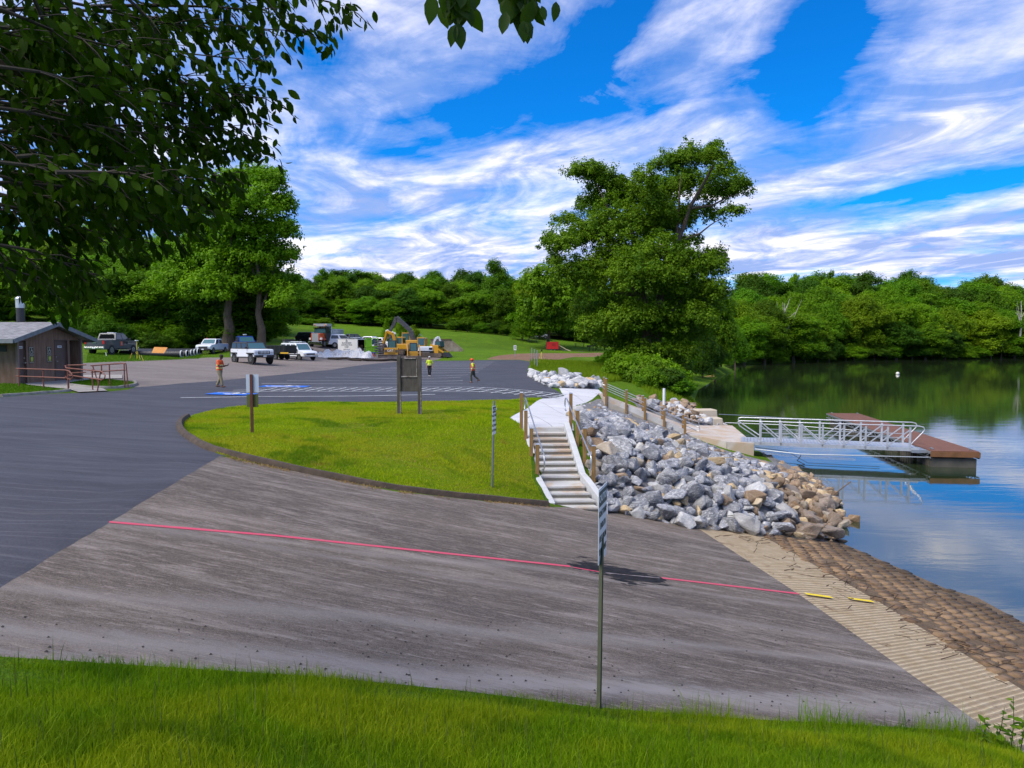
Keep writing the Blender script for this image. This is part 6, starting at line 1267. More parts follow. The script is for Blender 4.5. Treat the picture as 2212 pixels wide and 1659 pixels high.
# grey pickup on the grass bank
g_ = pickup('Dark grey crew cab pickup with a red door marking, parked on the grass', gp(244, 763.3, 76), R(86), PG, 1.03, True, glass=GLASSB)
MB().box((-.15, -.982, 1.02), (.34, .008, .40)).build('door_marking', mat('red orange marking', (.62, .07, .03), .5), g_); text_mesh('8', .42, mat('white ink', (.7, .3, .2), .5), 'door_lettering', g_, (-.15, -.990, 1.02), (R(90), 0, 0)); text_mesh('FHM', .36, M['black'], 'door_lettering', g_, (.55, -.985, 1.08), (R(90), 0, 0)); MB().box((-.1, 0, 2.04), (.5, .7, .07)).build('roof_beacon', M['wht'], g_, bevel=.02)
MB().box((-2.875, 0, 1.10), (.02, .34, .09)).build('tailgate_emblem', CHR, g_)
pickup('White compact pickup with black grille facing the camera beside the black pipes', gp(459, 773, 94), R(-92), PW, .95, glass=GLASSB, bumper=CL)
j = car('offroad_car', 'White boxy off road car with black fender flares and black top, facing right', 'off road car', gp(545, 785, 77), R(-43), 4.5, 1.85, [(-2.1, 1.28), (-2.05, 1.30), (.85, 1.30), (1.95, 1.26), (2.05, 1.2)], (-2.0, -1.92, .55, .95, 1.29, 1.84), .55, (-1.45, 1.45), .43, PW, CL, ((0, .30), (.34, .62), (.66, .98)), RIMD, bumper=CL, grille=CL, glass=GLASSB, tapw=.10, scale=1.15)
o = MB()
for k in range(7): o.box((2.085, -.39 + k * .13, 1.02), (.02, .055, .24))
o.build('grille_slots', PW, j)
for x in (-1.45, 1.45):
    for s in (-1, 1): MB().box((x, s * .98, .93), (1.12, .18, .10)).build('fender_flare', CL, j, bevel=.03)
MB().tube([(-2.25, 0, 1.1), (-2.45, 0, 1.1)], .40, 18).build('spare_wheel', TY, j)
pickup('White pickup seen from behind between the white compact pickup and the off road car', gp(494, 771, 106), R(104), PW, 1.0, True)
b_ = car('roof_rack_car', 'Dark blue car with roof rack and light bar showing above the white off road car', 'car', gp(531, 774, 96), R(-60), 4.8, 1.95, [(-2.4, 1.25), (-2.3, 1.3), (1.2, 1.28), (2.2, 1.16), (2.35, 1.0)], (-2.2, -1.9, .4, 1.2, 1.28, 1.95), .45, (-1.4, 1.5), .40, PB, None, ((0, .3), (.34, .65), (.69, 1)), glass=GLASSB)
o = MB(); [o.bar((x, -.7, 2.1), (x, .7, 2.1), .05) for x in (-1.4, -.8, -.2, .3)]; [o.bar((-1.5, y, 2.1), (.35, y, 2.1), .05) for y in (-.7, .7)]; o.build('roof_rack', CL, b_); MB().box((-.4, 0, 2.2), (.9, .3, .12)).build('light_bar', M['wht'], b_)
v = car('van', 'White passenger van with roof racks and a dark emblem on its side, facing right', 'van', gp(645, 777.4, 95), R(-43), 5.7, 2.0, [(-2.75, 1.15), (-2.7, 1.25), (1.5, 1.22), (2.55, 1.08), (2.75, .92)], (-2.7, -2.6, .75, 1.5, 1.2, 2.05), .42, (-1.6, 1.75), .38, PW, None, ((0, .34), (.38, .62), (.66, .97)), RIMD, bumper=PS, glass=GLASSB, tapw=.14)
o = MB(); [o.bar((x, -.8, 2.22), (x, .8, 2.22), .05) for x in (-2.2, -.9, .4)]; [o.bar((x, y, 2.08), (x, y, 2.22), .04) for x in (-2.2, -.9, .4) for y in (-.7, .7)]; o.bar((-2.4, .1, 2.26), (.7, .1, 2.26), .05); o.build('roof_rack', M['wht'], v); MB().box((-2.3, 0, 2.42), (.7, 1.3, .3)).build('roof_box', CL, v)
MB().box((.8, -1.004, .95), (.42, .006, .34)).build('side_emblem', mat('dark blue emblem', (.06, .07, .12), .5), v)
for s in (-1, 1): MB().box((2.76, s * .78, .72), (.03, .34, .10)).build('turn_signal', AMB, v)
# dump trailer
def trailer_base(name, lab, cat, loc, rz): return empty(name, loc, rz, lab, cat)
t_ = trailer_base('dump_trailer', 'Low black dump trailer parked in front of the white van', 'trailer', gp(606, 779, 90), R(-25))
MB().box((-.2, 0, 1.22), (3.6, 1.9, .95), tap=1.03).build('dump_body', PBK, t_, bevel=.02); MB().bar((-2, -.6, .62), (2.7, -.2, .62), .12).bar((-2, .6, .62), (2.7, .2, .62), .12).build('frame', CL, t_)
for i in range(6): MB().box((-1.8 + i * .64, -.985, 1.2), (.07, .05, .9)).build('side_rib', CL, t_)
for x in (-.7, .15):
    for s in (-1, 1): wheel(t_, x, s * .98, .37, .22, RIMD)
    for s in (-1, 1): MB().box((x, s * 1.0, .80), (.85, .3, .05)).build('fender', CL, t_)
MB().tube([(2.5, 0, 0), (2.5, 0, 1.25)], .05, 8).build('jack', CL, t_); MB().box((1.5, -1.01, .82), (1.2, .01, .16)).build('warning_stripe', mat('yellow red stripe', (.6, .35, .02), .5), t_)
# black car on the hill and vehicles parked behind
car('estate_car', 'Black estate car parked on the grass slope behind the white van', 'car', hit(672, 741), R(-12), 5.0, 1.9, [(-2.5, 1.2), (-2.4, 1.25), (1.2, 1.2), (2.3, 1.05), (2.45, .9)], (-2.35, -2.0, .35, 1.25, 1.22, 1.85), .4, (-1.5, 1.55), .38, PBK, None, ((0, .3), (.34, .64), (.68, .98)))
bk = 'vehicles parked behind the enclosed trailer'
car('sport_utility_car', 'Grey white car roof showing between the dump truck box and the enclosed trailer', 'car', hit(735, 751), R(40), 4.8, 1.95, [(-2.4, 1.3), (-2.3, 1.35), (1.2, 1.3), (2.2, 1.16), (2.35, 1.0)], (-2.2, -1.9, .4, 1.2, 1.3, 2.0), .5, (-1.4, 1.5), .40, PW, scale=1.1, group=bk)
pickup('Dark pickup with ladder rack parked high behind the enclosed trailer', hit(762, 750), R(30), PBK, 1.12, True, group=bk)
car('saloon_car', 'Blue grey car right behind the enclosed trailer roof', 'car', hit(779, 755), R(-20), 4.8, 1.9, [(-2.4, 1.3), (-2.3, 1.35), (1.2, 1.3), (2.2, 1.16), (2.35, 1.0)], (-2.0, -1.4, .4, 1.2, 1.3, 1.85), .5, (-1.4, 1.5), .40, paintm('blue grey paint', (.06, .10, .18)), scale=1.1, group=bk)
pickup('White pickup seen from behind, left one of two white pickups by the lime green crate', hit(800, 755), R(70), PW, 1.1, True, group=bk); pickup('White pickup seen from behind, right one of two white pickups by the lime green crate', hit(819, 758), R(80), PW, 1.1, True, group=bk)
# dump truck
d = empty('dump_truck', gp(703, 762, 128), R(-100), 'Dump truck with chrome grille, orange hood side and grey box, parked behind the white heap', 'truck')
MB().box((2.9, 0, 1.65), (2.0, 1.7, 1.15), tap=.92).build('hood', POR, d, bevel=.06); MB().box((3.93, 0, 1.55), (.08, 1.15, 1.25)).build('grille', PS, d, bevel=.03); MB().box((2.9, 0, 2.28), (1.9, .9, .06)).build('hood_top', PS, d)
c_ = MB().box((1.15, 0, 2.1), (1.7, 2.2, 2.1), tap=.94).build('cab', CL, d, bevel=.05); MB().box((2.0, 0, 2.72), (.06, 1.85, .72)).build('windshield', GLASSB, c_); [MB().box((1.2, s * 1.09, 2.65), (1.0, .05, .65)).build('side_window', GLASS, c_) for s in (-1, 1)]
MB().box((2.0, 0, 3.15), (.3, 2.2, .14)).build('sun_visor', CHR, c_); [MB().ball((1.95, y, 3.28), (.06, .06, .06), 8, 4).build('marker_light', AMB, c_) for y in (-.7, -.3, .3, .7)]
o = MB().box((-2.4, 0, 2.2), (5.2, 2.4, 1.6)); o.box((1.0, 0, 3.62), (1.9, 2.4, .42)); o.box((.2, 0, 3.15), (.1, 2.4, .6)); [o.box((-4.6 + k * .85, 0, 2.2), (.14, 2.5, 1.55)) for k in range(6)]; o.build('dump_box', PS, d, bevel=.02)
[MB().ball((1.97, s * .95, 3.60), (.06, .14, .12), 10, 5).build('beacon', AMB, d) for s in (-1, 1)]
[MB().box((3.7, s * .95, 1.35), (.35, .34, .34)).build('headlight', HL, d, bevel=.03) for s in (-1, 1)]; MB().box((4.0, 0, .72), (.3, 2.3, .36)).build('front_bumper', CHR, d, bevel=.03); MB().box((-.5, 0, 1.05), (8.4, .9, .25)).build('frame', CL, d)
for x in (3.0, -2.2, -3.5):
    for s in (-1, 1): wheel(d, x, s * 1.05, .52, .34, RIMM)
[MB().box((3.0, s * 1.02, 1.28), (1.4, .42, .14), tap=.9).build('fender', POR, d, bevel=.04) for s in (-1, 1)]; [MB().tube([(.2, s * 1.15, 1.2), (.2, s * 1.15, 3.5)], .08, 8).build('exhaust_stack', CHR, d, True) for s in (-1, 1)]
# enclosed trailer with open rear
t_ = empty('enclosed_trailer', gp(764, 768.5, 122), R(139), 'White enclosed trailer with blue lettering and open dark rear doorway behind the white heap', 'trailer')
LT, WT, z0, z1_ = 5.0, 2.3, .55, 2.55
MB().box((0, WT / 2, (z0 + z1_) / 2), (LT, .06, z1_ - z0)).build('side_wall', PW, t_); MB().box((0, -WT / 2, (z0 + z1_) / 2), (LT, .06, z1_ - z0)).build('side_wall', PW, t_); MB().box((LT / 2, 0, (z0 + z1_) / 2), (.06, WT, z1_ - z0)).build('front_wall', PW, t_)
MB().box((0, 0, z1_ + .03), (LT + .08, WT + .12, .07)).build('roof', PW, t_); MB().box((0, 0, z0), (LT, WT, .1)).build('floor', MUD, t_)
MB().box((0, -WT / 2 + .05, 1.5), (LT - .2, .02, 1.8)).box((0, WT / 2 - .05, 1.5), (LT - .2, .02, 1.8)).box((LT / 2 - .1, 0, 1.5), (.02, WT - .1, 1.8)).build('lining', mat('dark brown lining', (.05, .03, .02), .9), t_)
o = MB(); [o.bar((-LT / 2, y, z0), (-LT / 2, y, z1_), .10) for y in (-WT / 2, WT / 2)]; o.bar((-LT / 2, -WT / 2, z1_), (-LT / 2, WT / 2, z1_), .14).build('rear_frame', PW, t_)
for (bx, by, bh, cc) in ((-1.6, .5, .9, (.25, .15, .08)), (-1.2, -.5, 1.1, (.12, .07, .04)), (-1.9, -.6, .6, (.3, .25, .2))): MB().box((bx, by, z0 + bh / 2), (.5, .5, bh)).build('cargo_box', mat('cargo', cc, .8), t_, bevel=.02)
for x in (-.5, .35): wheel(t_, x, WT / 2 + .05, .34, .2, RIMM); MB().box((x, WT / 2 + .12, .72), (.85, .26, .05)).build('fender', PS, t_)
INK = mat('navy lettering', (.015, .03, .08), .5)
for s_, sz, zz in (('BLAUSHARDS', .34, 1.95), ('CONTRACTING', .34, 1.62), ('CORP.', .34, 1.30), ('LEVITTOWN, PA', .2, .92)): text_mesh(s_, sz, INK, 'lettering', t_, (.2, WT / 2 + .035, zz), (R(90), 0, R(180)), scalex=1.15)
o = MB(); [o.prism([(.2 + a - .14, b2_), (.2 + a + .14, b2_), (.2 + a, b2_ + .22)], WT / 2 + .032, WT / 2 + .04, 'y') for a, b2_ in ((-.15, 2.17), (.15, 2.17), (0, 2.33))]; o.build('emblem', INK, t_)
# heap of white sheets and bags, black sock in front
r_ = random.Random(4); o = MB(); e = empty('sheet_heap', gp(742, 776, 104), 0, 'Long heap of crumpled white sheets and bags in front of the enclosed trailer', 'heap'); M['sheet'] = mat('crumpled white sheeting', (.84, .83, .83), .7, var=(.72, .67, .62), vscale=1.5)
nx, ny = 150, 46; vs = []; fs = []
for i in range(nx + 1):
    for j2 in range(ny + 1):
        x = -3.75 + 7.6 * i / nx; y = -1.5 + 3.2 * j2 / ny; u_ = i / nx; v_ = j2 / ny; env = (math.sin(math.pi * min(1, max(0, u_))) ** .35) * (math.sin(math.pi * min(1, max(0, v_ * .98 + .01))) ** .8) * (.55 + .45 * abs(mnoise.noise(Vector((x * .7, 2, 0)))) * 2.2)
        p_ = Vector((x * 1.7, y * 1.7, 0)); w_ = Vector((mnoise.noise(p_), mnoise.noise(p_ + Vector((9, 4, 1))), 0)); rg = 1 - abs(mnoise.noise(p_ * 1.3 + w_ * 1.6)) * 2; rg2 = 1 - abs(mnoise.noise(p_ * 3.4 + w_ * 2.2 + Vector((5, 5, 5)))) * 2
        vs.append((x + w_.x * .25, y + w_.y * .2, max(.0, env * (.55 + .62 * rg + .12 * rg2)) * 1.5))
for i in range(nx):
    for j2 in range(ny): a = i * (ny + 1) + j2; fs.append((a, a + ny + 1, a + ny + 2, a + 1))
hp = link('sheets', fast_mesh('sheets', vs, fs), e, [M['sheet']])
line('erosion_sock', [gp(px, y, D, .10) + Vector((0, 0, dz)) for px, y, D, dz in ((708, 776, 100, 0), (725, 777, 100, .05), (738, 777, 99.5, .14), (750, 777, 99.5, .18), (762, 778, 99, .05), (775, 778, 98.5, .0), (783, 778, 98, .15), (800, 777, 98.5, .02), (825, 777, 99, .05), (845, 776, 100, .15), (860, 775, 101, .1))], .17, mat('dark brown fabric sock', (.035, .025, .018), .9), 'long dark erosion sock lying in front of the white heap at the lot edge', 'erosion sock')
# lime green crate
e = empty('steel_crate', gp(804, 771, 116), R(18), 'Lime green steel crate with a window opening, standing between the trailer and the yellow dozer', 'crate'); o = MB(); [o.bar((x, y, 0), (x, y, 2.4), .12) for x in (-.95, -.2, .75) for y in (-.8, .8)]; [o.bar((-.95, y, z), (.75, y, z), .12) for y in (-.8, .8) for z in (.1, 1.15, 2.35)]; [o.bar((x, -.8, z), (x, .8, z), .12) for x in (-.95, .75) for z in (.1, 1.15, 2.35)]; o.build('frame', PLIME, e)
MB().box((-.1, -.78, .65), (1.6, .04, 1.0)).box((-.58, -.78, 1.75), (.7, .04, 1.15)).build('panel', PLIME, e); MB().box((.28, -.76, 1.8), (.8, .04, .8)).build('window', GLASSB, e)
e = MB().box((0, 0, .25), (1.1, .8, .5), tap=1.2).build('tub', mat('blue tub', (.01, .04, .30), .5), None, bevel=.04); e.location = gp(801, 771.5, 112); tag(e, 'blue tub on the ground in front of the lime green crate', 'tub')
e = MB().prism([(-.2, 0), (.2, 0), (.04, .5), (-.04, .5)], -.15, .15, 'y').build('traffic_cone', mat('orange cone', (.7, .12, .02), .5), None); e.location = gp(807, 773, 110); tag(e, 'small orange cone beside the blue tub', 'cone')
e = empty('pallet_stack', gp(820, 768, 116), R(10), 'Grey stack of bags and pallets beside the lime green crate', 'stack'); 
for k in range(6): MB().box((r_.uniform(-.06, .06), 0, .17 + k * .34), (1.7, 1.2, .27), tap=.92).build('bag_layer', mat('grey sacks', (.20 + .05 * (k % 2), .20, .22), .8, var=(.09, .09, .10), vscale=3), e, bevel=.08)
# ---- yellow machines
def track(e, y, L, h=.75, w=.5, x0=0.):
    P = [(x0 - L / 2 + .3, 0), (x0 + L / 2 - .3, 0), (x0 + L / 2, h * .35), (x0 + L / 2 - .1, h * .8), (x0 + L / 2 - .4, h), (x0 - L / 2 + .4, h), (x0 - L / 2 + .1, h * .8), (x0 - L / 2, h * .35)]
    o = MB().prism(P, y - w / 2, y + w / 2, 'y'); 
    for k in range(int(L / .25)): o.box((x0 - L / 2 + .3 + k * .25, y, .02), (.1, w + .04, .06))
    o.build('track', MUD, e)
def cabm(e, c, d_, m_, tap=.9):
    cb = MB().box(c, d_, tap=tap).build('cab', m_, e, bevel=.05); hx, hy, hz = d_[0] / 2, d_[1] / 2, d_[2] / 2
    for s in (-1, 1): MB().box((c[0], c[1] + s * hy * .955, c[2] + hz * .05), (d_[0] * .72, .06, d_[2] * .72)).build('side_window', GLASSB, cb)
    MB().box((c[0] + hx * .955, c[1], c[2] + hz * .05), (.06, d_[1] * .76, d_[2] * .76)).build('front_window', GLASSB, cb); MB().box((c[0] - hx * .955, c[1], c[2] + hz * .2), (.06, d_[1] * .7, d_[2] * .5)).build('rear_window', GLASS, cb); return cb
def arm(e, nm, pts_, ws, m_, y=0, th=.35):
    for i in range(len(pts_) - 1):
        a, b2_ = Vector((pts_[i][0], y, pts_[i][1])), Vector((pts_[i + 1][0], y, pts_[i + 1][1])); MB().bar(a, b2_, th, ws[i], up=(0, 0, 1)).build(nm[i], m_, e, bevel=.03)
def bucket(e, x, z, s, m_, ang=0, y=0, w=1.1):
    P = [(0, 0), (-.5, -.3), (-.7, -.9), (-.3, -1.3), (.3, -1.3), (.1, -1.1), (-.3, -1.0), (-.45, -.6), (-.1, -.15)]; ca_, sa_ = math.cos(ang), math.sin(ang); P = [(x + (a * ca_ - b2_ * sa_) * s, z + (a * sa_ + b2_ * ca_) * s) for a, b2_ in P]; MB().prism(P, y - w / 2 * s, y + w / 2 * s, 'y').build('bucket', m_, e)
ex = empty('excavator', gp(886, 768, 122), R(174), 'Large yellow tracked excavator with long dark folded boom rising above the machines', 'excavator')
[track(ex, s * 1.2, 4.2) for s in (-1, 1)]; MB().tube([(0, 0, .7), (0, 0, 1.0)], .8, 16).build('slew_ring', CL, ex); MB().box((-.7, 0, 1.45), (3.6, 2.6, .95), tap=.95).build('body', PY, ex, bevel=.08); MB().box((-2.1, 0, 1.75), (1.1, 2.6, 1.1), tap=.9).build('counterweight', PY, ex, bevel=.1)
cabm(ex, (.75, -.75, 2.35), (1.5, 1.0, 1.6), PY); BD = mat('dark grey boom steel', (.045, .045, .052), .5, .2, var=(.10, .10, .11), vscale=2)
zap_ = 6 + (732 - 686) / 1650 * 122 - g1(*ex.location.xy)
arm(ex, ['boom', 'boom', 'stick', 'stick'], [(-.6, 1.9), (-.2, 3.4), (2.1, zap_), (2.6, zap_ - 1.2), (3.3, 3.2)], [.75, .66, .55, .46], BD, .25, .42)
MB().tube([(-.5, .25, 2.3), (.6, .25, 4.1)], .08, 8).build('hydraulic_ram', CHR, ex); MB().tube([(.4, .25, zap_ - 1.4), (2.2, .25, zap_ - .5)], .08, 8).build('hydraulic_ram', CHR, ex); bucket(ex, 3.3, 3.2, .8, MUD, .3, .25)
MB().bar((-1.0, .9, 1.9), (-1.8, .9, 2.9), .05).bar((-1.8, .9, 2.9), (-2.4, .9, 2.3), .05).build('guard_rail', CHR, ex)
e2 = empty('excavator', gp(864, 771, 114), R(150), 'Yellow excavator with arched yellow arm standing behind the dozer', 'excavator'); [track(e2, s * 1.0, 3.2, .65) for s in (-1, 1)]; MB().box((-.9, 0, 1.25), (2.8, 2.1, .8), tap=.95).build('body', PY, e2, bevel=.08); cabm(e2, (.2, -.55, 2.0), (1.2, .9, 1.4), PY)
arm(e2, ['boom', 'boom', 'stick'], [(.4, 1.3), (1.0, 3.1), (2.1, 3.5), (2.8, 1.7)], [.42, .40, .34], PY, .35, .34); bucket(e2, 2.8, 1.7, .7, MUD, .2, .35)
dz = empty('bulldozer', gp(847, 770.5, 106), R(-86), 'Yellow bulldozer facing the camera with a dirty blade in front of the excavators', 'bulldozer'); [track(dz, s * 1.0, 3.0, .8) for s in (-1, 1)]
MB().box((.6, 0, 1.15), (1.8, 1.9, .95)).build('engine_hood', PY, dz, bevel=.04); MB().box((1.53, 0, 1.15), (.05, 1.0, .62)).build('grille', mat('dark yellow vent', (.30, .15, .01), .6), dz)
for s in (-1, 1): MB().box((1.53, s * .74, 1.2), (.05, .34, .34)).build('headlight_panel', MUD, dz)
text_mesh('CAT', .42, M['wht'], 'lettering', dz, (1.57, -.12, 1.25), (R(90), 0, R(90))); cabm(dz, (-.7, 0, 2.0), (1.3, 1.2, 1.3), CL)
MB().loft([[Vector((1.9 + a, y, z)) for a, z in ((0, .0), (-.12, .25), (-.1, .5), (.0, .72), (.08, .72), (-.02, .5), (-.03, .25), (.1, 0))] for y in (-1.75, 1.75)]).build('blade', mat('scuffed steel blade', (.22, .19, .18), .6, .3, var=(.12, .09, .07), vscale=2), dz); [MB().bar((.6, s * .8, .45), (1.8, s * .8, .4), .16).build('push_arm', PY, dz) for s in (-1, 1)]
bh = empty('skid_loader', gp(893, 772.5, 106), R(-80), 'Black cabbed loader with two raised yellow lift arms, next to the notice board top', 'loader'); [wheel(bh, x, s * .8, .42, .3, RIMM) for x in (-.6, .6) for s in (-1, 1)]; MB().box((-.1, 0, .85), (2.2, 1.2, .7)).build('body', PY, bh, bevel=.05); cabm(bh, (-.1, 0, 1.75), (1.2, 1.1, 1.3), CL)
for s in (-1, 1): MB().bar((-1.0, s * .85, 2.0), (1.1, s * .85, 1.3), .12, .3).bar((1.1, s * .85, 1.4), (1.5, s * .85, .35), .12, .28).build('lift_arm', PY, bh)
MB().box((1.6, 0, .35), (.5, 1.8, .55)).build('bucket', MUD, bh, bevel=.05)
wm = empty('mini_excavator', gp(922, 771.5, 112), R(10), 'White small excavator with curved white arm beside the brown block wall', 'excavator'); [track(wm, s * .8, 2.6, .55, .4) for s in (-1, 1)]; MB().box((-.2, 0, 1.15), (2.2, 1.7, .75), tap=.95).build('body', PW, wm, bevel=.12); MB().box((.5, -.86, 1.2), (.5, .03, .3)).build('side_vent', CL, wm); MB().box((-.2, 0, .74), (2.3, 1.75, .2)).build('skirt', CL, wm); cabm(wm, (-.85, 0, 2.15), (1.2, 1.1, 1.4), PY)
arm(wm, ['boom', 'boom', 'stick'], [(.9, 1.3), (1.25, 2.6), (1.75, 2.9), (2.3, 1.5)], [.34, .32, .28], PW, 0, .28); bucket(wm, 2.3, 1.5, .55, MUD, .2)
w2_ = empty('mini_excavator', gp(840, 764, 126), R(0), 'White digger arm and cab showing behind the dozer left of the excavators', 'excavator'); [track(w2_, s * .8, 2.6, .55, .4) for s in (-1, 1)]; MB().box((-.2, 0, 1.25), (2.2, 1.7, .9)).build('body', PW, w2_, bevel=.12); cabm(w2_, (.6, 0, 2.2), (1.1, 1.1, 1.4), CL); arm(w2_, ['boom', 'stick'], [(-.6, 1.6), (-.3, 3.6), (1.2, 3.0)], [.34, .28], PW, 0, .28)
sk = empty('skid_steer', gp(947, 769.5, 112), R(-25), 'Compact yellow skid steer seen from its rear in front of the brown block wall', 'loader'); track(sk, .75, 2.2, .6, .4); track(sk, -.75, 2.2, .6, .4); MB().box((-.3, 0, 1.15), (1.5, 1.6, 1.2), tap=.96).build('body', PY, sk, bevel=.04); MB().box((-1.03, -.1, 1.1), (.08, .8, .95)).build('rear_grille', CL, sk); cabm(sk, (.2, 0, 1.9), (1.1, 1.0, .9), CL); [MB().bar((-.9, s * .72, 1.85), (1.3, s * .72, .7), .12, .22).build('lift_arm', PY, sk) for s in (-1, 1)]; MB().prism([(1.2, .1), (2.0, .05), (1.9, .12), (1.35, .7), (1.25, .6)], -.85, .85, 'y').build('bucket', CL, sk)
# brown block wall
e = empty('block_wall', gp(962, 757, 124), 0, 'Low brown concrete block retaining wall cut into the grass slope', 'wall'); m, t, b = new_mat('weathered brown blocks'); o_ = t.new('ShaderNodeTexCoord').outputs['Object']; br = t.new('ShaderNodeTexBrick'); t.put(br.inputs['Vector'], t.mapping(o_, (1, 1, 1), (R(90), 0, 0))); br.inputs['Scale'].default_value = 2.6; br.inputs['Color1'].default_value = (.20, .15, .11, 1); br.inputs['Color2'].default_value = (.30, .24, .19, 1); br.inputs['Mortar'].default_value = (.10, .075, .055, 1); t.put(b.inputs['Base Color'], t.mix(t.mapr(t.noise(o_, .8, 5, .7), .45, .65, 0, .7), br.outputs[0], (.36, .32, .28))); b.inputs['Roughness'].default_value = .95
MB().prism([(-2.3, -.4), (2.7, -.4), (2.9, .3), (1.0, 1.85), (-2.3, 1.85)], -.4, .2, 'y').build('wall_face', m, e); MB().box((-.65, -.12, 1.93), (3.4, .75, .14)).build('coping', mat('dark coping', (.12, .07, .05), .9), e)
# ---- left bank small things
M['pipe'] = mat('black corrugated pipe', (.018, .018, .021), .5, bump=.03, bscale=8)
for k, (px, D) in enumerate(((392, 79), (404, 82), (414, 85), (421, 88), (428, 91), (435, 94))):
    z_ = g1(at(px, 758, D).x, D); a = at(px, 758, D); a.z = z_ + .38; e = empty('drain_pipe', a, R(184), ['Long black corrugated pipe behind the plywood sheet, nearest of the row', 'Second black pipe from the front with a pale rim', 'Third black pipe from the front with a pale rim', 'Fourth black pipe from the front with a pale rim', 'Fifth black pipe from the front with a pale rim', 'Farthest black pipe of the row beside the white compact pickup'][k], 'pipe', 'black drain pipes on the grass bank')
    Lp = 6.2 if k == 0 else 7; o = MB(); n = 20; rings = []
    for i in range(int(Lp / .14) + 1): rr = .38 if i % 2 else .355; x = i * .14; rings.append([Vector((x, math.cos(2 * math.pi * q_ / n) * rr, math.sin(2 * math.pi * q_ / n) * rr)) for q_ in range(n)])
    rings += [[Vector((p_.x, p_.y * .85, p_.z * .85)) for p_ in rings[-1]]]; rings = [[Vector((0.4, math.cos(2 * math.pi * q_ / n) * .3, math.sin(2 * math.pi * q_ / n) * .3)) for q_ in range(n)], [Vector((0, math.cos(2 * math.pi * q_ / n) * .3, math.sin(2 * math.pi * q_ / n) * .3)) for q_ in range(n)]] + rings
    o.loft(rings).build('barrel', M['pipe'], e, True); ri = [[Vector((x, math.cos(2 * math.pi * q_ / n) * rr, math.sin(2 * math.pi * q_ / n) * rr)) for q_ in range(n)] for x, rr in ((-.05, .30), (-.05, .385), (.06, .39))]; MB().loft(ri, False).build('rim', mat('pale pipe rim', (.45, .46, .48), .6), e)
e = MB().add([wl_ - at(344, 762, 73.2) for wl_ in (at(327.5, 762, 73), at(354.5, 763, 73), at(362, 750.5, 73.8), at(333, 749.5, 73.8), at(327.5, 762, 73.05), at(354.5, 763, 73.05), at(362, 750.5, 73.85), at(333, 749.5, 73.85))], [(0, 1, 2, 3), (7, 6, 5, 4), (0, 4, 5, 1), (1, 5, 6, 2), (2, 6, 7, 3), (3, 7, 4, 0)]).build('plywood_sheet', mat('orange plywood', (.55, .24, .04), .7, var=(.42, .17, .03), vscale=2, stretch=(1, 1, 6)), None); e.location = at(344, 762, 73.2); tag(e, 'Orange plywood sheet leaning against the long black pipe', 'plywood')
p = at(296, 764, 70); p.z = g1(p.x, p.y); e = empty('survey_antenna', p, 0, 'Yellow survey antenna pole on a tripod in the grass beside the grey pickup', 'survey antenna'); MB().tube([(0, 0, 0), (0, 0, 1.66)], .035, 8).build('pole', mat('survey yellow', (.6, .5, .02), .5), e); MB().box((0, 0, .55), (.18, .14, .26)).build('radio', mat('survey yellow box', (.6, .45, .02), .5), e, bevel=.02); MB().tube([(0, 0, 1.66), (0, 0, 1.74)], .16, 14).build('antenna_disc', M['wht'], e); [MB().tube([(0, 0, .9), (math.cos(a) * .4, math.sin(a) * .4, -.02)], .02, 6).build('tripod_leg', M['black'], e) for a in (.5, 2.6, 4.7)]
STK = mat('yellow stake', (.6, .5, .08), .7)
for (px, yb, yt, D, lx, m_, lab) in ((230, 765, 756.5, 71, -.06, M['wht'], 'Short white stake in the grass behind the grey pickup'), (279, 765, 752, 69, .25, mat('orange stake', (.65, .33, .08), .7), 'Leaning orange and white stake in front of the grey pickup wheel'), (303, 765, 754, 69, -.1, STK, 'Thin yellow stake right of the survey antenna'), (311, 769, 756, 67, -.25, STK, 'Leaning yellow stake farthest right of the survey antenna')):
    a = at(px, yb, D); a.z = g1(a.x, a.y); h_ = (yb - yt) / 1650 * D; o = MB().bar((0, 0, -.1), (lx, 0, h_), .06, .03).build('survey_stake', m_, None); o.location = a; tag(o, lab, 'stake')
for (px, py, D, lab) in ((447, 737, 98, 'Orange diamond road work sign left, above the white compact pickup'), (510, 738, 101, 'Orange diamond road work sign tilted behind the blue car')):
    a = at(px, py, D); zb = g1(a.x, a.y); e = empty('road_work_sign', (a.x, a.y, zb), 0, lab, 'sign'); hh_ = a.z - zb; m2 = Matrix.Rotation(R(45), 3, 'Y'); d_ = MB().box((0, 0, hh_), (.62, .02, .62), M=m2).build('diamond_panel', mat('fluorescent orange panel', (.80, .06, .01), .5), e); MB().tube([(0, .03, .2), (0, .03, hh_)], .025, 6).build('mast', CL, e); [MB().tube([(0, .03, .3), (sx * .6, sy * .4, 0)], .02, 6).build('stand_leg', CL, e) for sx in (-1, 1) for sy in (-1, 1)]
    text_mesh('ROAD\nWORK', .2, M['black'], 'lettering', d_, (0, -.014, hh_), (R(90), 0, 0))
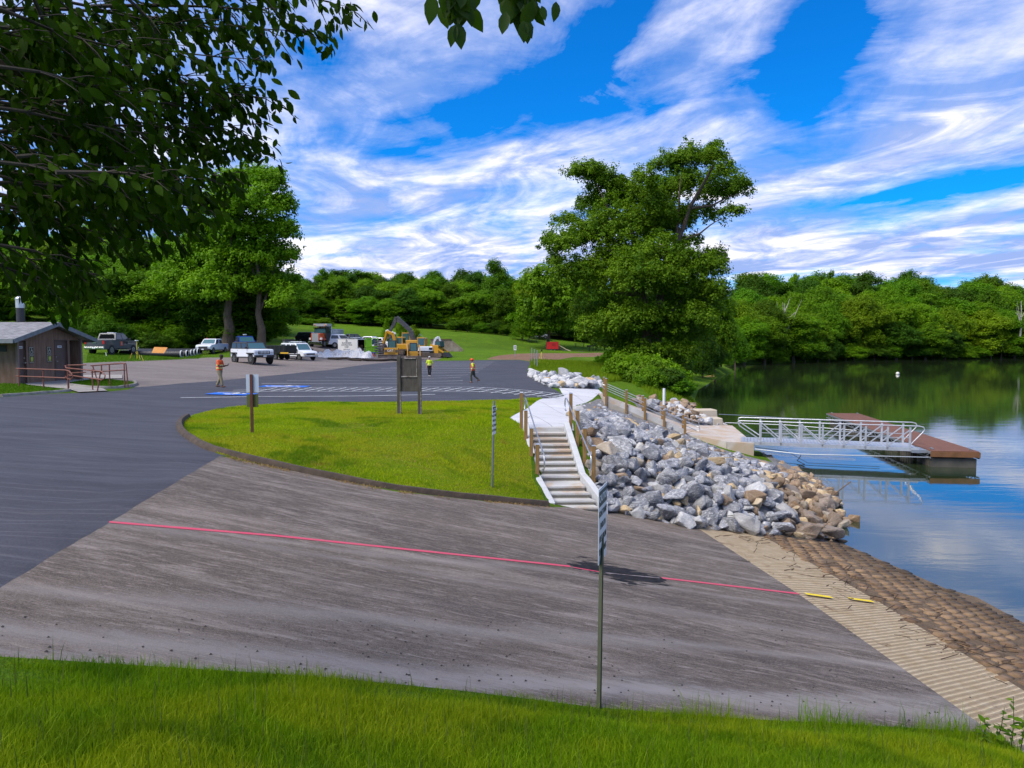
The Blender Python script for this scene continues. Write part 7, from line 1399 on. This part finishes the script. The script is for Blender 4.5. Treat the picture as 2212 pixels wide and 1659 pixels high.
# ---- picnic lawn and distance
pt = empty('pump_trailer', gp(1194, 761, 148), R(-4), 'Bright red pump trailer with pale hoses on the picnic lawn', 'trailer'); MB().box((0, 0, 1.25), (2.3, 1.4, 1.45)).build('enclosure', PRED, pt, bevel=.05); MB().box((0, 0, .45), (2.5, 1.3, .15)).build('frame', CL, pt); [wheel(pt, x, s * .7, .32, .22, RIMD) for x in (-.3, .4) for s in (-1, 1)]; MB().box((.2, -.71, 1.4), (.7, .02, .5)).build('panel_door', mat('darker red', (.4, .01, .01), .5), pt)
hz_ = mat('pale hose', (.5, .42, .26), .7); MB().tube([(1.15, -.2, 1.3), (1.9, -.4, .9), (2.6, -.7, .5), (3.6, -1, .1)], .09, 8).build('hose', hz_, pt, True); MB().tube([(1.1, -.4, .9), (1.9, -.9, .4), (3.2, -1.6, .08), (6.0, -2.2, .06)], .08, 8).build('hose', mat('dark hose', (.08, .07, .06), .7), pt, True)
def ptable(px, py, D, lab):
    e = empty('picnic_table', gp(px, py, D), R(random.uniform(-10, 10)), lab, 'picnic table', 'picnic tables on the lawn'); W_ = mat('dark table board', (.05, .06, .05), .7) if 'ptw' not in M else M['ptw']; M['ptw'] = W_
    MB().box((0, 0, .75), (2.2, .75, .06)).build('table_top', W_, e); [MB().box((0, s * .7, .44), (2.2, .26, .05)).build('bench', W_, e) for s in (-1, 1)]; [MB().bar((x, s * .65, 0), (x, s * .25, .74), .07).build('leg', W_, e) for x in (-.8, .8) for s in (-1, 1)]; [MB().bar((x, -.75, .41), (x, .75, .41), .06).build('cross_bar', W_, e) for x in (-.8, .8)]
ptable(1252, 754, 158, 'Picnic table just right of the red pump trailer hoses'); ptable(1297, 756, 152, 'Picnic table farthest right on the lawn, beyond the grills'); ptable(1150, 752, 158, 'Picnic table left of the leaning lawn tree')
for px, py, D, lab in ((1143, 753, 160, 'Black pedestal grill left of the leaning lawn tree'), (1273, 757, 148, 'Black pedestal grill, leftmost of three right of the pump trailer'), (1281, 755, 150, 'Black pedestal grill, middle of three right of the pump trailer'), (1287, 753, 153, 'Black pedestal grill, rightmost of three right of the pump trailer')):
    e = empty('grill', gp(px, py, D), 0, lab, 'grill', 'pedestal grills on the lawn'); MB().tube([(0, 0, 0), (0, 0, .9)], .07, 8).build('post', M['black'], e); MB().box((0, 0, 1.05), (.9, .5, .35), tap=1.1).build('fire_box', M['black'], e)
for px, yt, yb, D, lab in ((1149, 751, 779, 82, 'Farthest of three thin pale poles at the lot edge'), (1154.5, 754, 791, 78, 'Middle of three thin pale poles at the lot edge'), (1160.5, 756, 800, 74, 'Nearest of three thin pale poles at the lot edge')):
    a = gp(px, yb, D); h_ = at(px, yt, D).z - a.z; o = MB().tube([(0, 0, -.2), (0, 0, h_)], .045, 8).build('pole', M['galvd'], None); o.location = a; tag(o, lab, 'pole', 'thin pale poles at the lot edge')
a = gp(1112.5, 777, 112); e = empty('sign', a, 0, 'Small white sign on a post in front of the bare brown soil', 'sign'); h_ = at(1112, 745, 112).z - a.z; MB().tube([(0, 0, -.2), (0, 0, h_)], .05, 6).build('post', M['galvd'], e); MB().box((0, -.07, h_ - .42), (.42, .02, .72)).build('sign_plate', M['wht'], e); MB().box((0, -.085, h_ - .3), (.26, .01, .12)).box((0, -.085, h_ - .52), (.26, .01, .06)).build('lettering', M['hdr'], e)
a = gp(1170, 775, 96); e = empty('survey_tripod', a, 0, 'Thin wooden survey tripod standing at the edge of the brown soil', 'tripod'); [MB().tube([(0, 0, 1.4), (math.cos(q_) * .5, math.sin(q_) * .5, 0)], .03, 6).build('leg', STK, e) for q_ in (.3, 2.4, 4.5)]; MB().box((0, 0, 1.5), (.2, .2, .25)).build('level', CL, e)
pv = empty('paving_machine', gp(1012, 720, 182), R(5), 'Small orange and white paving machine at the wood edge on the hill', 'machine'); MB().box((0, 0, 1.0), (3.6, 1.8, .9)).build('body', POR, pv); MB().box((1.2, 0, 1.9), (1.5, 1.6, 1.0)).build('engine_box', PW, pv); [MB().box((x, -.95, .4), (1.0, .2, .7)).build('track', CL, pv) for x in (-1.1, 1.1)]
pv = empty('utility_truck', gp(1040, 720, 184), R(10), 'Small truck with a bright blue tank at the wood edge on the hill', 'truck'); MB().box((0, 0, 1.0), (4.2, 1.8, .4)).build('frame', CL, pv); MB().tube([(-1.4, 0, 1.9), (1.0, 0, 1.9)], .75, 12).build('tank', mat('sky blue tank', (.05, .25, .5), .4), pv); MB().box((1.7, 0, 1.8), (.9, 1.7, 1.2), tap=.9).build('cab', PW, pv); [wheel(pv, x, s * .85, .45, .3, RIMD) for x in (-1.3, 1.4) for s in (-1, 1)]
car('saloon_car', 'Pale car glimpsed under the trees left of the leaning lawn tree', 'car', gp(1164, 716, 172), R(0), 4.8, 1.8, [(-2.3, 1.0), (-2.2, 1.05), (1.2, 1.0), (2.2, .9), (2.3, .8)], (-1.8, -1.1, .3, 1.1, 1.02, 1.5), .35, (-1.4, 1.45), .33, PS)
# ================================================================ overhanging tree (trunk just out of frame on the left)
L_over = leaf_mat('overhanging leaves', (.010, .028, .001), (.038, .088, .002), .34, nscale=1.2, orand=0, gloss=.06, rough=.7)
def real_leaves(name, B, A, N, S, m_, parent, wid=.25, seed=1):
    """B base points, A leaf axis, N rough normal, S length; each leaf is a folded, drooping, pointed blade"""
    r = np.random.default_rng(seed); n = len(B); A = A / np.linalg.norm(A, axis=1, keepdims=True); T = np.cross(N, A); T /= np.maximum(np.linalg.norm(T, axis=1, keepdims=True), 1e-6); Nn = np.cross(A, T)
    u = np.array([0, .18, .42, .68, .88, 1.0]); w = np.array([0, .72, 1.0, .80, .34, 0]) * wid; V_ = []
    curl = r.uniform(.02, .30, n); fold = r.uniform(.05, .35, n); Sx = S[:, None]
    for k in range(6): V_.append(B + A * Sx * u[k] - Nn * Sx * (curl * u[k] ** 2)[:, None])
    for s in (-1, 1):
        for k in range(1, 5): V_.append(B + A * Sx * (u[k] + .02 * (k % 2)) + T * Sx * s * w[k] + Nn * Sx * (fold * w[k] - curl * u[k] ** 2)[:, None])
    V_ = np.stack(V_, 1).reshape(-1, 3); F_ = []
    for s, b in ((0, 6), (1, 10)):
        q = [(0, b, 1, 1), (1, b, b + 1, 2), (2, b + 1, b + 2, 3), (3, b + 2, b + 3, 4), (4, b + 3, 5, 5)]
        for f in q: F_.append(f if s else f[::-1])
    tri = []
    for f in F_:
        f = list(f); tri += [(f[0], f[1], f[2]), (f[0], f[2], f[3])] if len(set(f)) == 4 else [tuple(dict.fromkeys(f))]
    tri = np.array(tri); FF = (tri[None] + (np.arange(n) * 14)[:, None, None]).reshape(-1, 3)
    me = fast_mesh(name, V_, FF, attr=np.repeat(r.random(n), len(tri))); return link(name, me, parent, [m_])
M['obark'] = mat('dark branch bark', (.035, .026, .018), .95, var=(.07, .055, .04), vscale=6)
OT = empty('overhanging_tree', (-7.2, 3.2, g1(-7.2, 3.2)), 0, 'dark leafy tree overhanging the upper left corner with drooping branches', 'tree')
o0 = OT.location; rr = random.Random(11); LB, LA, LN, LS = [], [], [], []; LT_, tw = [], MB()
tr = trunk_mb((0, 0, -.3), [(.1, .2, 2.5), (.4, .5, 5.5), (.2, .8, 9)], .24, [], 2, 10)
def leafspray(p, d, n, store, size, hang=.85):
    for k in range(n):
        a = Vector((rr.gauss(0, .55), rr.gauss(0, .55), -hang + rr.gauss(0, .3))) + d * .5; nn_ = Vector((rr.gauss(0, 1), -.6 + rr.gauss(0, .8), rr.gauss(.5, .6))); q = p + Vector((rr.gauss(0, .045), rr.gauss(0, .045), rr.gauss(0, .03)))
        store.append((q - o0, a, nn_, size * rr.uniform(.62, 1.25)))
def spray(s, tipp, r0, dens=1.0, size=.094, store=None, mb=None, sag=.12, twl=.42):
    store = LEAF if store is None else store; mb = tr if mb is None else mb; a, b_ = at(*s), at(*tipp); L_ = (b_ - a).length; n = max(6, int(L_ / .14)); P = []
    for i in range(n + 1):
        u_ = i / n; P.append(a.lerp(b_, u_) + Vector((math.sin(u_ * 7 + s[1]) * .05, math.cos(u_ * 5 + s[0]) * .06, sag * L_ * .5 * math.sin(u_ * math.pi) * (1 - u_))))
    mb.tube([p - o0 for p in P], [r0 * (1 - .85 * i / n) for i in range(n + 1)], 6)
    for i in range(2, n + 1):
        p = P[i]; d = (P[i] - P[i - 1]).normalized(); u_ = i / n
        for sd in (-1, 1):
            if rr.random() > .92: continue
            tl = twl * (1.15 - .6 * u_) * rr.uniform(.4, 1.1); side = d.cross(Vector((0, 0, 1))).normalized() * sd; up = Vector((0, 0, rr.uniform(-.75, .45))); td = (d * .7 + side * rr.uniform(.1, .8) + up).normalized(); e_ = p + td * tl - Vector((0, 0, tl * .25)); mb.tube([p - o0, p.lerp(e_, .5) + Vector((0, 0, .02)) - o0, e_ - o0], [.0055, .004, .002], 4)
            m_ = max(3, int(tl / .040 * dens))
            for k in range(m_): leafspray(p.lerp(e_, (k + .6) / m_), td, 2 if rr.random() < .6 else 1, store, size)
    leafspray(P[-1], d, 5, store, size)
LEAF = []
SP = [((-60, 40, 5.6), (682, 66, 6.2)), ((120, -80, 5.2), (735, 8, 6.4)), ((-60, 130, 5.4), (600, 212, 6.0)), ((-60, 210, 5.8), (545, 322, 6.4)), ((-60, 306, 5.2), (556, 268, 5.9)), ((-60, 70, 5.0), (538, 128, 5.7)),
      ((-60, 380, 5.6), (452, 430, 6.3)), ((-60, 400, 5.0), (470, 455, 5.6)), ((150, 250, 5.6), (575, 190, 6.1)), ((200, 200, 6.0), (560, 300, 6.3)), ((200, 10, 5.6), (640, 40, 6.2)), ((150, 330, 5.8), (500, 400, 6.1)), ((-60, 330, 5.9), (385, 500, 6.5)), ((-60, 440, 5.2), (290, 520, 5.8)), ((-60, 0, 5.0), (470, 60, 5.8)), ((60, -80, 6.2), (520, 90, 6.8)),
      ((-60, 520, 4.8), (205, 590, 5.2)), ((-60, 560, 5.1), (120, 612, 5.4)), ((-60, 470, 5.2), (190, 560, 5.6)), ((-60, 250, 5.2), (500, 215, 5.9)), ((-60, 170, 6.3), (470, 160, 6.9)), ((-60, 330, 6.6), (500, 380, 7.0)), ((-60, 100, 6.8), (400, 30, 7.2)),
      ((-60, 430, 6.4), (330, 455, 6.8)), ((-60, 290, 7.0), (420, 330, 7.4)), ((-60, 240, 4.6), (330, 290, 5.2)), ((-60, 150, 4.5), (300, 200, 5.0)), ((-60, 350, 4.5), (260, 400, 5.0)), ((-60, 20, 4.5), (280, 110, 5.0)), ((200, -70, 5.2), (420, 190, 5.8)), ((60, -60, 4.6), (230, 330, 5.4)), ((300, -60, 6.4), (610, 20, 6.9)),
      ((-60, 410, 7.2), (240, 490, 7.6)), ((-60, 90, 5.8), (180, 140, 6.0)), ((-60, 200, 5.6), (150, 250, 5.9)), ((-60, 500, 6.0), (90, 590, 6.2)), ((-60, 450, 6.6), (400, 470, 7.0)), ((-60, 370, 4.8), (120, 430, 5.0))]
for k in range(26):
    x_, y_ = rr.uniform(40, 400), rr.uniform(-20, 470); D_ = rr.uniform(4.8, 7.6); SP.append(((-60 if k % 2 else x_ - 260, y_ - rr.uniform(10, 90), D_ - .4), (x_, y_, D_)))
for a, b_ in SP: spray(a, b_, .015)
hub = at(-700, 100, 4.2)
for a, b_ in SP[::3]: p = at(*a); tr.tube([Vector((.3, .4, 4.5 if a[1] > 200 else 6.0)) , (hub - o0).lerp(p - o0, .5) + Vector((0, 0, .2)), p - o0], [.10, .06, .022], 7)
tr.build('trunk', M['obark'], OT, True)
st = LEAF; real_leaves('crown', np.array([tuple(x[0]) for x in st]), np.array([tuple(x[1]) for x in st]), np.array([tuple(x[2]) for x in st]), np.array([x[3] for x in st]), L_over, OT); print('leaves', len(st))
# branch tips hanging in at the top centre
L_tip = leaf_mat('hanging leaves', (.014, .040, .003), (.055, .115, .008), .45, nscale=2.2, orand=0, gloss=.25, rough=.45)
bm2 = MB(); ST2 = []; tr2 = bm2
for a, b_, k in (((930, -260, 3.6), (990, 22, 3.8), 26), ((1080, -260, 3.6), (1128, 18, 3.9), 30), ((1010, -200, 3.7), (1045, -25, 3.9), 3), ((1120, -200, 3.7), (1160, -5, 3.85), 4)):
    A_, B_ = at(*a), at(*b_); bm2.tube([A_ - o0, A_.lerp(B_, .6) + Vector((.02, 0, 0)) - o0, B_ - o0], [.008, .005, .003], 6)
    for i in range(k):
        p = A_.lerp(B_, rr.uniform(.72, 1.0)) + Vector((rr.gauss(0, .05), rr.gauss(0, .05), rr.gauss(0, .02))); ax = Vector((rr.gauss(0, .38), rr.gauss(0, .3), -1)); ST2.append((p - o0, ax, Vector((rr.gauss(0, .5), -1, rr.gauss(0, .4))), rr.uniform(.095, .14)))
for (px, py, dx, s_) in ((985, 52, -.35, .105), (990, 50, .12, .12), (1130, 45, .05, .10), (1132, 46, .65, .085), (968, 0, -.2, .09), (1012, 15, .2, .09), (1094, 25, -.2, .11), (1170, 12, .3, .07)): ST2.append((at(px, py, 3.78) - o0, Vector((dx, 0, -1)), Vector((dx * .5, -1, .15)), s_))
bm2.tube([at(930, -260, 3.6) - o0, at(600, -500, 3.6) - o0, Vector((.4, .5, 6.5))], [.01, .03, .06], 6); bm2.tube([at(1080, -260, 3.6) - o0, at(930, -260, 3.6) - o0], [.01, .015], 6); bm2.tube([at(1010, -200, 3.7) - o0, at(930, -260, 3.6) - o0], .008, 6); bm2.tube([at(1120, -200, 3.7) - o0, at(1080, -260, 3.6) - o0], .008, 6)
lb = bm2.build('limb', M['obark'], OT, True); xm = float(at(1050, 0, 3.8).x - o0.x)
for lab_, S3 in (('Hanging leaf cluster at the top edge, left of the two', [q for q in ST2 if q[0].x < xm]), ('Hanging leaf cluster at the top edge, right of the two', [q for q in ST2 if q[0].x >= xm])):
    real_leaves('leaf_cluster', np.array([tuple(x[0]) for x in S3]), np.array([tuple(x[1]) for x in S3]), np.array([tuple(x[2]) for x in S3]), np.array([x[3] for x in S3]), L_tip, OT, .27)['label'] = lab_
# unseen leaves over the viewer, added to this tree to block the sun
r = np.random.default_rng(5); n = 1100; C = np.c_[r.uniform(-12, 3.0, n), r.uniform(-6, 6, n), r.uniform(10.2, 14.5, n)]; keep = (C[:, 0] + 4.5) ** 2 / 64 + (C[:, 1] - 0) ** 2 / 40 < 1; C = C[keep] - np.array(tuple(o0)); V_, F_ = leaf_cards(C, np.c_[r.normal(0, .4, len(C)), r.normal(0, .4, len(C)), np.ones(len(C))], r.uniform(.2, .42, len(C)), .6, 3)
link('sun_blocking_crown', fast_mesh('sun_blocking_crown', V_, F_, attr=r.random(len(C))), OT, [L_over])
# ================================================================ grass
def blades(name, P, h, w, m_, lab, seed=0, lean=.35, kinds=1):
    r = np.random.default_rng(seed); n = len(P); z = G(P); a = r.uniform(0, 2 * math.pi, n); hh = h(P, r) if callable(h) else r.uniform(h * .5, h * 1.4, n); ww = w * r.uniform(.6, 1.4, n); la = r.uniform(0, 2 * math.pi, n); ln = np.abs(r.normal(0, lean, n)) * hh
    B = np.c_[P, z - .01]; t_ = np.c_[np.cos(a), np.sin(a), np.zeros(n)] * ww[:, None]; d = np.c_[np.cos(la) * ln, np.sin(la) * ln, np.zeros(n)]; up = np.zeros((n, 3)); up[:, 2] = hh
    V_ = np.stack([B - t_ * .5, B + t_ * .5, B + t_ * .38 + up * .55 + d * .32, B - t_ * .38 + up * .55 + d * .32, B + up * np.sqrt(np.clip(1 - (ln / np.maximum(hh, 1e-3)) ** 2 * .3, .3, 1))[:, None] + d], 1).reshape(-1, 3); i = np.arange(n)[:, None] * 5
    F_ = np.concatenate([i + np.array([0, 1, 2]), i + np.array([0, 2, 3]), i + np.array([3, 2, 4])]); at_ = np.tile(r.random(n), 3)
    o = link(name, fast_mesh(name, V_, F_, attr=at_), None, [m_]); tag(o, lab, 'grass', kind='stuff'); return o
def scatter(n, box, test, seed, dens=None):
    r = np.random.default_rng(seed); P = np.c_[r.uniform(box[0], box[1], n), r.uniform(box[2], box[3], n)]; P = P[test(P)]; return P
Gf = leaf_mat('foreground grass', (.085, .20, .003), (.22, .36, .008), .45, nscale=.9, orand=0, gloss=.1, patch=[((.30, .36, .01), .45, .48, .60, .7), ((.05, .15, .004), .8, .52, .64, .6)])
Gi = leaf_mat('island grass', (.17, .27, .004), (.42, .48, .008), .44, nscale=.55, orand=0, gloss=.1, patch=[((.40, .38, .02), .30, .46, .58, .85), ((.085, .19, .004), .42, .52, .62, .8), ((.34, .22, .04), 1.3, .60, .70, .7)])
Gm = leaf_mat('tall meadow grass', (.085, .185, .006), (.200, .300, .012), .35, nscale=.25, orand=0, gloss=.1)
Gl = leaf_mat('lawn grass', (.050, .135, .005), (.125, .225, .010), .35, nscale=.25, orand=0, gloss=.1)
Gs = leaf_mat('grass seed stalks', (.06, .11, .015), (.16, .19, .04), .3, nscale=.5, orand=0, gloss=.1)
notr = lambda P: ~inside(P, RAMP_POLY) & ~inside(P, [p[:2] for p in CONC]) & ~inside(P, [p[:2] for p in COBB]) & ~inside(P, LOT)
fg = lambda P: notr(P) & (np.abs(P[:, 0]) < P[:, 1] * .74 + .8) & (P[:, 0] < 8.6)
def clump(P, s, seed): return np.array([mnoise.noise(Vector((x * s, y * s, seed))) for x, y in P])
P = scatter(700000, (-8.5, 8.6, 3.7, 11.5), fg, 1); edge = pdist(P, RAMP_POLY); P = P[(np.random.default_rng(2).random(len(P)) < np.where(edge < .12, .25, 1))]; print('fg blades', len(P))
cl = clump(P, .8, 3.)
blades('foreground_grass', P, lambda P_, r: r.uniform(.045, .125, len(P_)) * (1 + .8 * cl), 0.0065, Gf, 'bright green unmown grass covering the bank in the foreground', 4, .5)
P = scatter(4200, (-8.5, 8.6, 3.7, 11.5), fg, 7); blades('grass_stalks', P, lambda P_, r: r.uniform(.14, .30, len(P_)), .0065, Gs, 'thin dark seed stalks standing above the foreground grass', 8, .16)
P = scatter(60000, (-8.5, 9, 5, 12), lambda P_: notr(P_) & (pdist(P_, RAMP_POLY) < .35) & (P_[:, 0] > .5) & (P_[:, 0] < 8.6), 9); P = P[clump(P, .9, 8.) > -.05][:5200]; blades('tall_edge_grass', P, lambda P_, r: r.uniform(.15, .42, len(P_)), .007, Gf, 'taller wispy grass fringing the lower edge of the ramp', 9, .28)
isl = lambda P_: inside(P_, [p[:2] for p in ISLAND]) & ~inside(P_, ST_POLY)
P = scatter(430000, (-13, 2, 16, 40), isl, 11); print('island blades', len(P)); cl2 = clump(P, .5, 5.)
blades('island_grass', P, lambda P_, r: r.uniform(.03, .075, len(P_)) * (1 + .8 * cl2), .014, Gi, 'short yellow green mown grass on the island between road and ramp', 12, .5)
P = scatter(16000, (-9, 2, 17, 30), lambda P_: isl(P_) & (clump(P_, .55, 21.) > .18), 13); blades('dry_thatch', P, .05, .012, leaf_mat('dry thatch', (.22, .13, .04), (.38, .26, .10), .2, nscale=1, orand=0), 'patches of dry brown thatch in the island grass', 14, 1.0)
KL = [R2(*q) for q in ((475, 985), (600, 1012), (850, 1062), (1050, 1083), (1183, 1095))]; rk_ = np.random.default_rng(31); PP = []
for a_, b_ in zip(KL, KL[1:]): n_ = int(900 * math.hypot(b_[0] - a_[0], b_[1] - a_[1]) / 3); u_ = rk_.random(n_)[:, None]; PP.append(np.array(a_) + (np.array(b_) - np.array(a_)) * u_ + rk_.normal(0, .10, (n_, 2)) + np.array([-.02, .0]))
PP = np.concatenate(PP); PP = PP[clump(PP, 1.4, 2.) > -.02]; blades('kerb_litter', PP, .055, .012, bpy.data.materials['dry thatch'], 'dry grass clippings lying along the island kerb', 32, 1.3)
mea = lambda P_: inside(P_, [p[:2] for p in MEAD])
P = scatter(120000, (2, 22, 58, 92), mea, 15); blades('meadow_grass', P, lambda P_, r: r.uniform(.25, .62, len(P_)), .035, Gm, 'tall bright green grass between the asphalt and the riverside shrubs', 16, .3)
LAWN = [p for p in H((0, 831), (42, 830), (60, 834), (150, 844), (64, 850), (0, 855))]; LAWN2 = H((153, 828), (212, 820), (288, 826), (291, 832), (224, 839), (153, 832)); BANK = H((186, 783), (300, 781), (430, 775), (440, 766), (190, 762))
P = np.concatenate([scatter(90000, (-26, -14, 26, 42), lambda P_: inside(P_, LAWN) | inside(P_, LAWN2), 17), scatter(160000, (-60, -25, 50, 105), lambda P_: inside(P_, BANK), 18)]); blades('lawn_grass', P, .10, .03, Gl, 'grass around the restroom and on the bank below the left wood', 19, .4)
P = scatter(26000, (9.6, 18, 40, 62), lambda P_: ~inside(P_, RIVER) & ~inside(P_, WK_POLY) & ~inside(P_, [p[:2] for p in RIP3]) & (P_[:, 1] > 46), 20); blades('bank_grass', P, .3, .03, Gm, 'rank green growth on the river bank behind the rocks', 21, .4)
# loose gravel crumbs and leaf litter on the ramp near the grass
vs = []; fs = []
for _ in range(380):
    p = on_ramp(rr.uniform(0, 2100), rr.uniform(1330, 1560)); s_ = rr.uniform(.006, .022) ; b = len(vs); a = rr.uniform(0, 6.3)
    if not inside([(p.x, p.y)], RAMP_POLY)[0]: continue
    z = p.z; vs += [(p.x + math.cos(a + k * 2.1) * s_, p.y + math.sin(a + k * 2.1) * s_, z + .003) for k in range(3)] + [(p.x, p.y, z + s_ * .9)]; fs += [(b, b + 1, b + 3), (b + 1, b + 2, b + 3), (b + 2, b, b + 3)]
o = link('loose_gravel', fast_mesh('loose_gravel', vs, fs), None, [mat('dark gravel', (.035, .03, .028), .9)]); tag(o, 'loose dark gravel crumbs scattered over the near part of the ramp', 'gravel', kind='stuff')
# weeds at the lower right corner
wd_ = MB(); wb_, wst = at(2170, 1560, 8.3), []
for k, (px, py) in enumerate(((2150, 1600), (2185, 1590), (2205, 1600), (2120, 1605))):
    p = at(px, py, 8.6); z = g1(p.x, p.y); e_ = Vector((p.x, p.y, z)); hgt_ = (.45, .62, .5, .3)[k]; t2 = e_ + Vector((rr.uniform(-.05, .1), 0, hgt_)); wd_.tube([e_ - wb_, e_.lerp(t2, .5) + Vector((.02, 0, 0)) - wb_, t2 - wb_], [.006, .005, .003], 5)
    for i in range(16): u_ = rr.uniform(.2, 1); wst.append((e_.lerp(t2, u_) - wb_, Vector((rr.gauss(0, 1), rr.gauss(0, 1), rr.uniform(-.2, .6))), Vector((rr.gauss(0, .4), rr.gauss(0, .4), 1)), rr.uniform(.06, .13)))
WD = empty('weed', wb_, 0, 'broad leaved green weeds growing beside the ramp at the lower right corner', 'weed'); wd_.build('stem', Gs, WD); real_leaves('leaves', np.array([tuple(x[0]) for x in wst]), np.array([tuple(x[1]) for x in wst]), np.array([tuple(x[2]) for x in wst]), np.array([x[3] for x in wst]), Gl, WD)
# ================================================================ labels: tell look-alikes apart by their order from the left
_by = {}
for o in COL.objects:
    if o.parent is None and o.get('label') and o.get('category') and not o.get('kind'): _by.setdefault(o['label'], []).append(o)
_ORD = ['first', 'second', 'third', 'fourth', 'fifth', 'sixth', 'seventh', 'eighth', 'ninth', 'tenth', 'eleventh', 'twelfth', 'thirteenth', 'fourteenth']
for lab, os_ in _by.items():
    if len(os_) < 2 or len(os_) > 14: continue
    os_.sort(key=lambda o: o.location.x / max(o.location.y, .1)); n = len(os_)
    for i, o in enumerate(os_):
        s = ('left', 'right')[i] if n == 2 else ('left', 'middle', 'right')[i] if n == 3 else _ORD[i] + ' from left'
        o['label'] = lab + ', ' + s
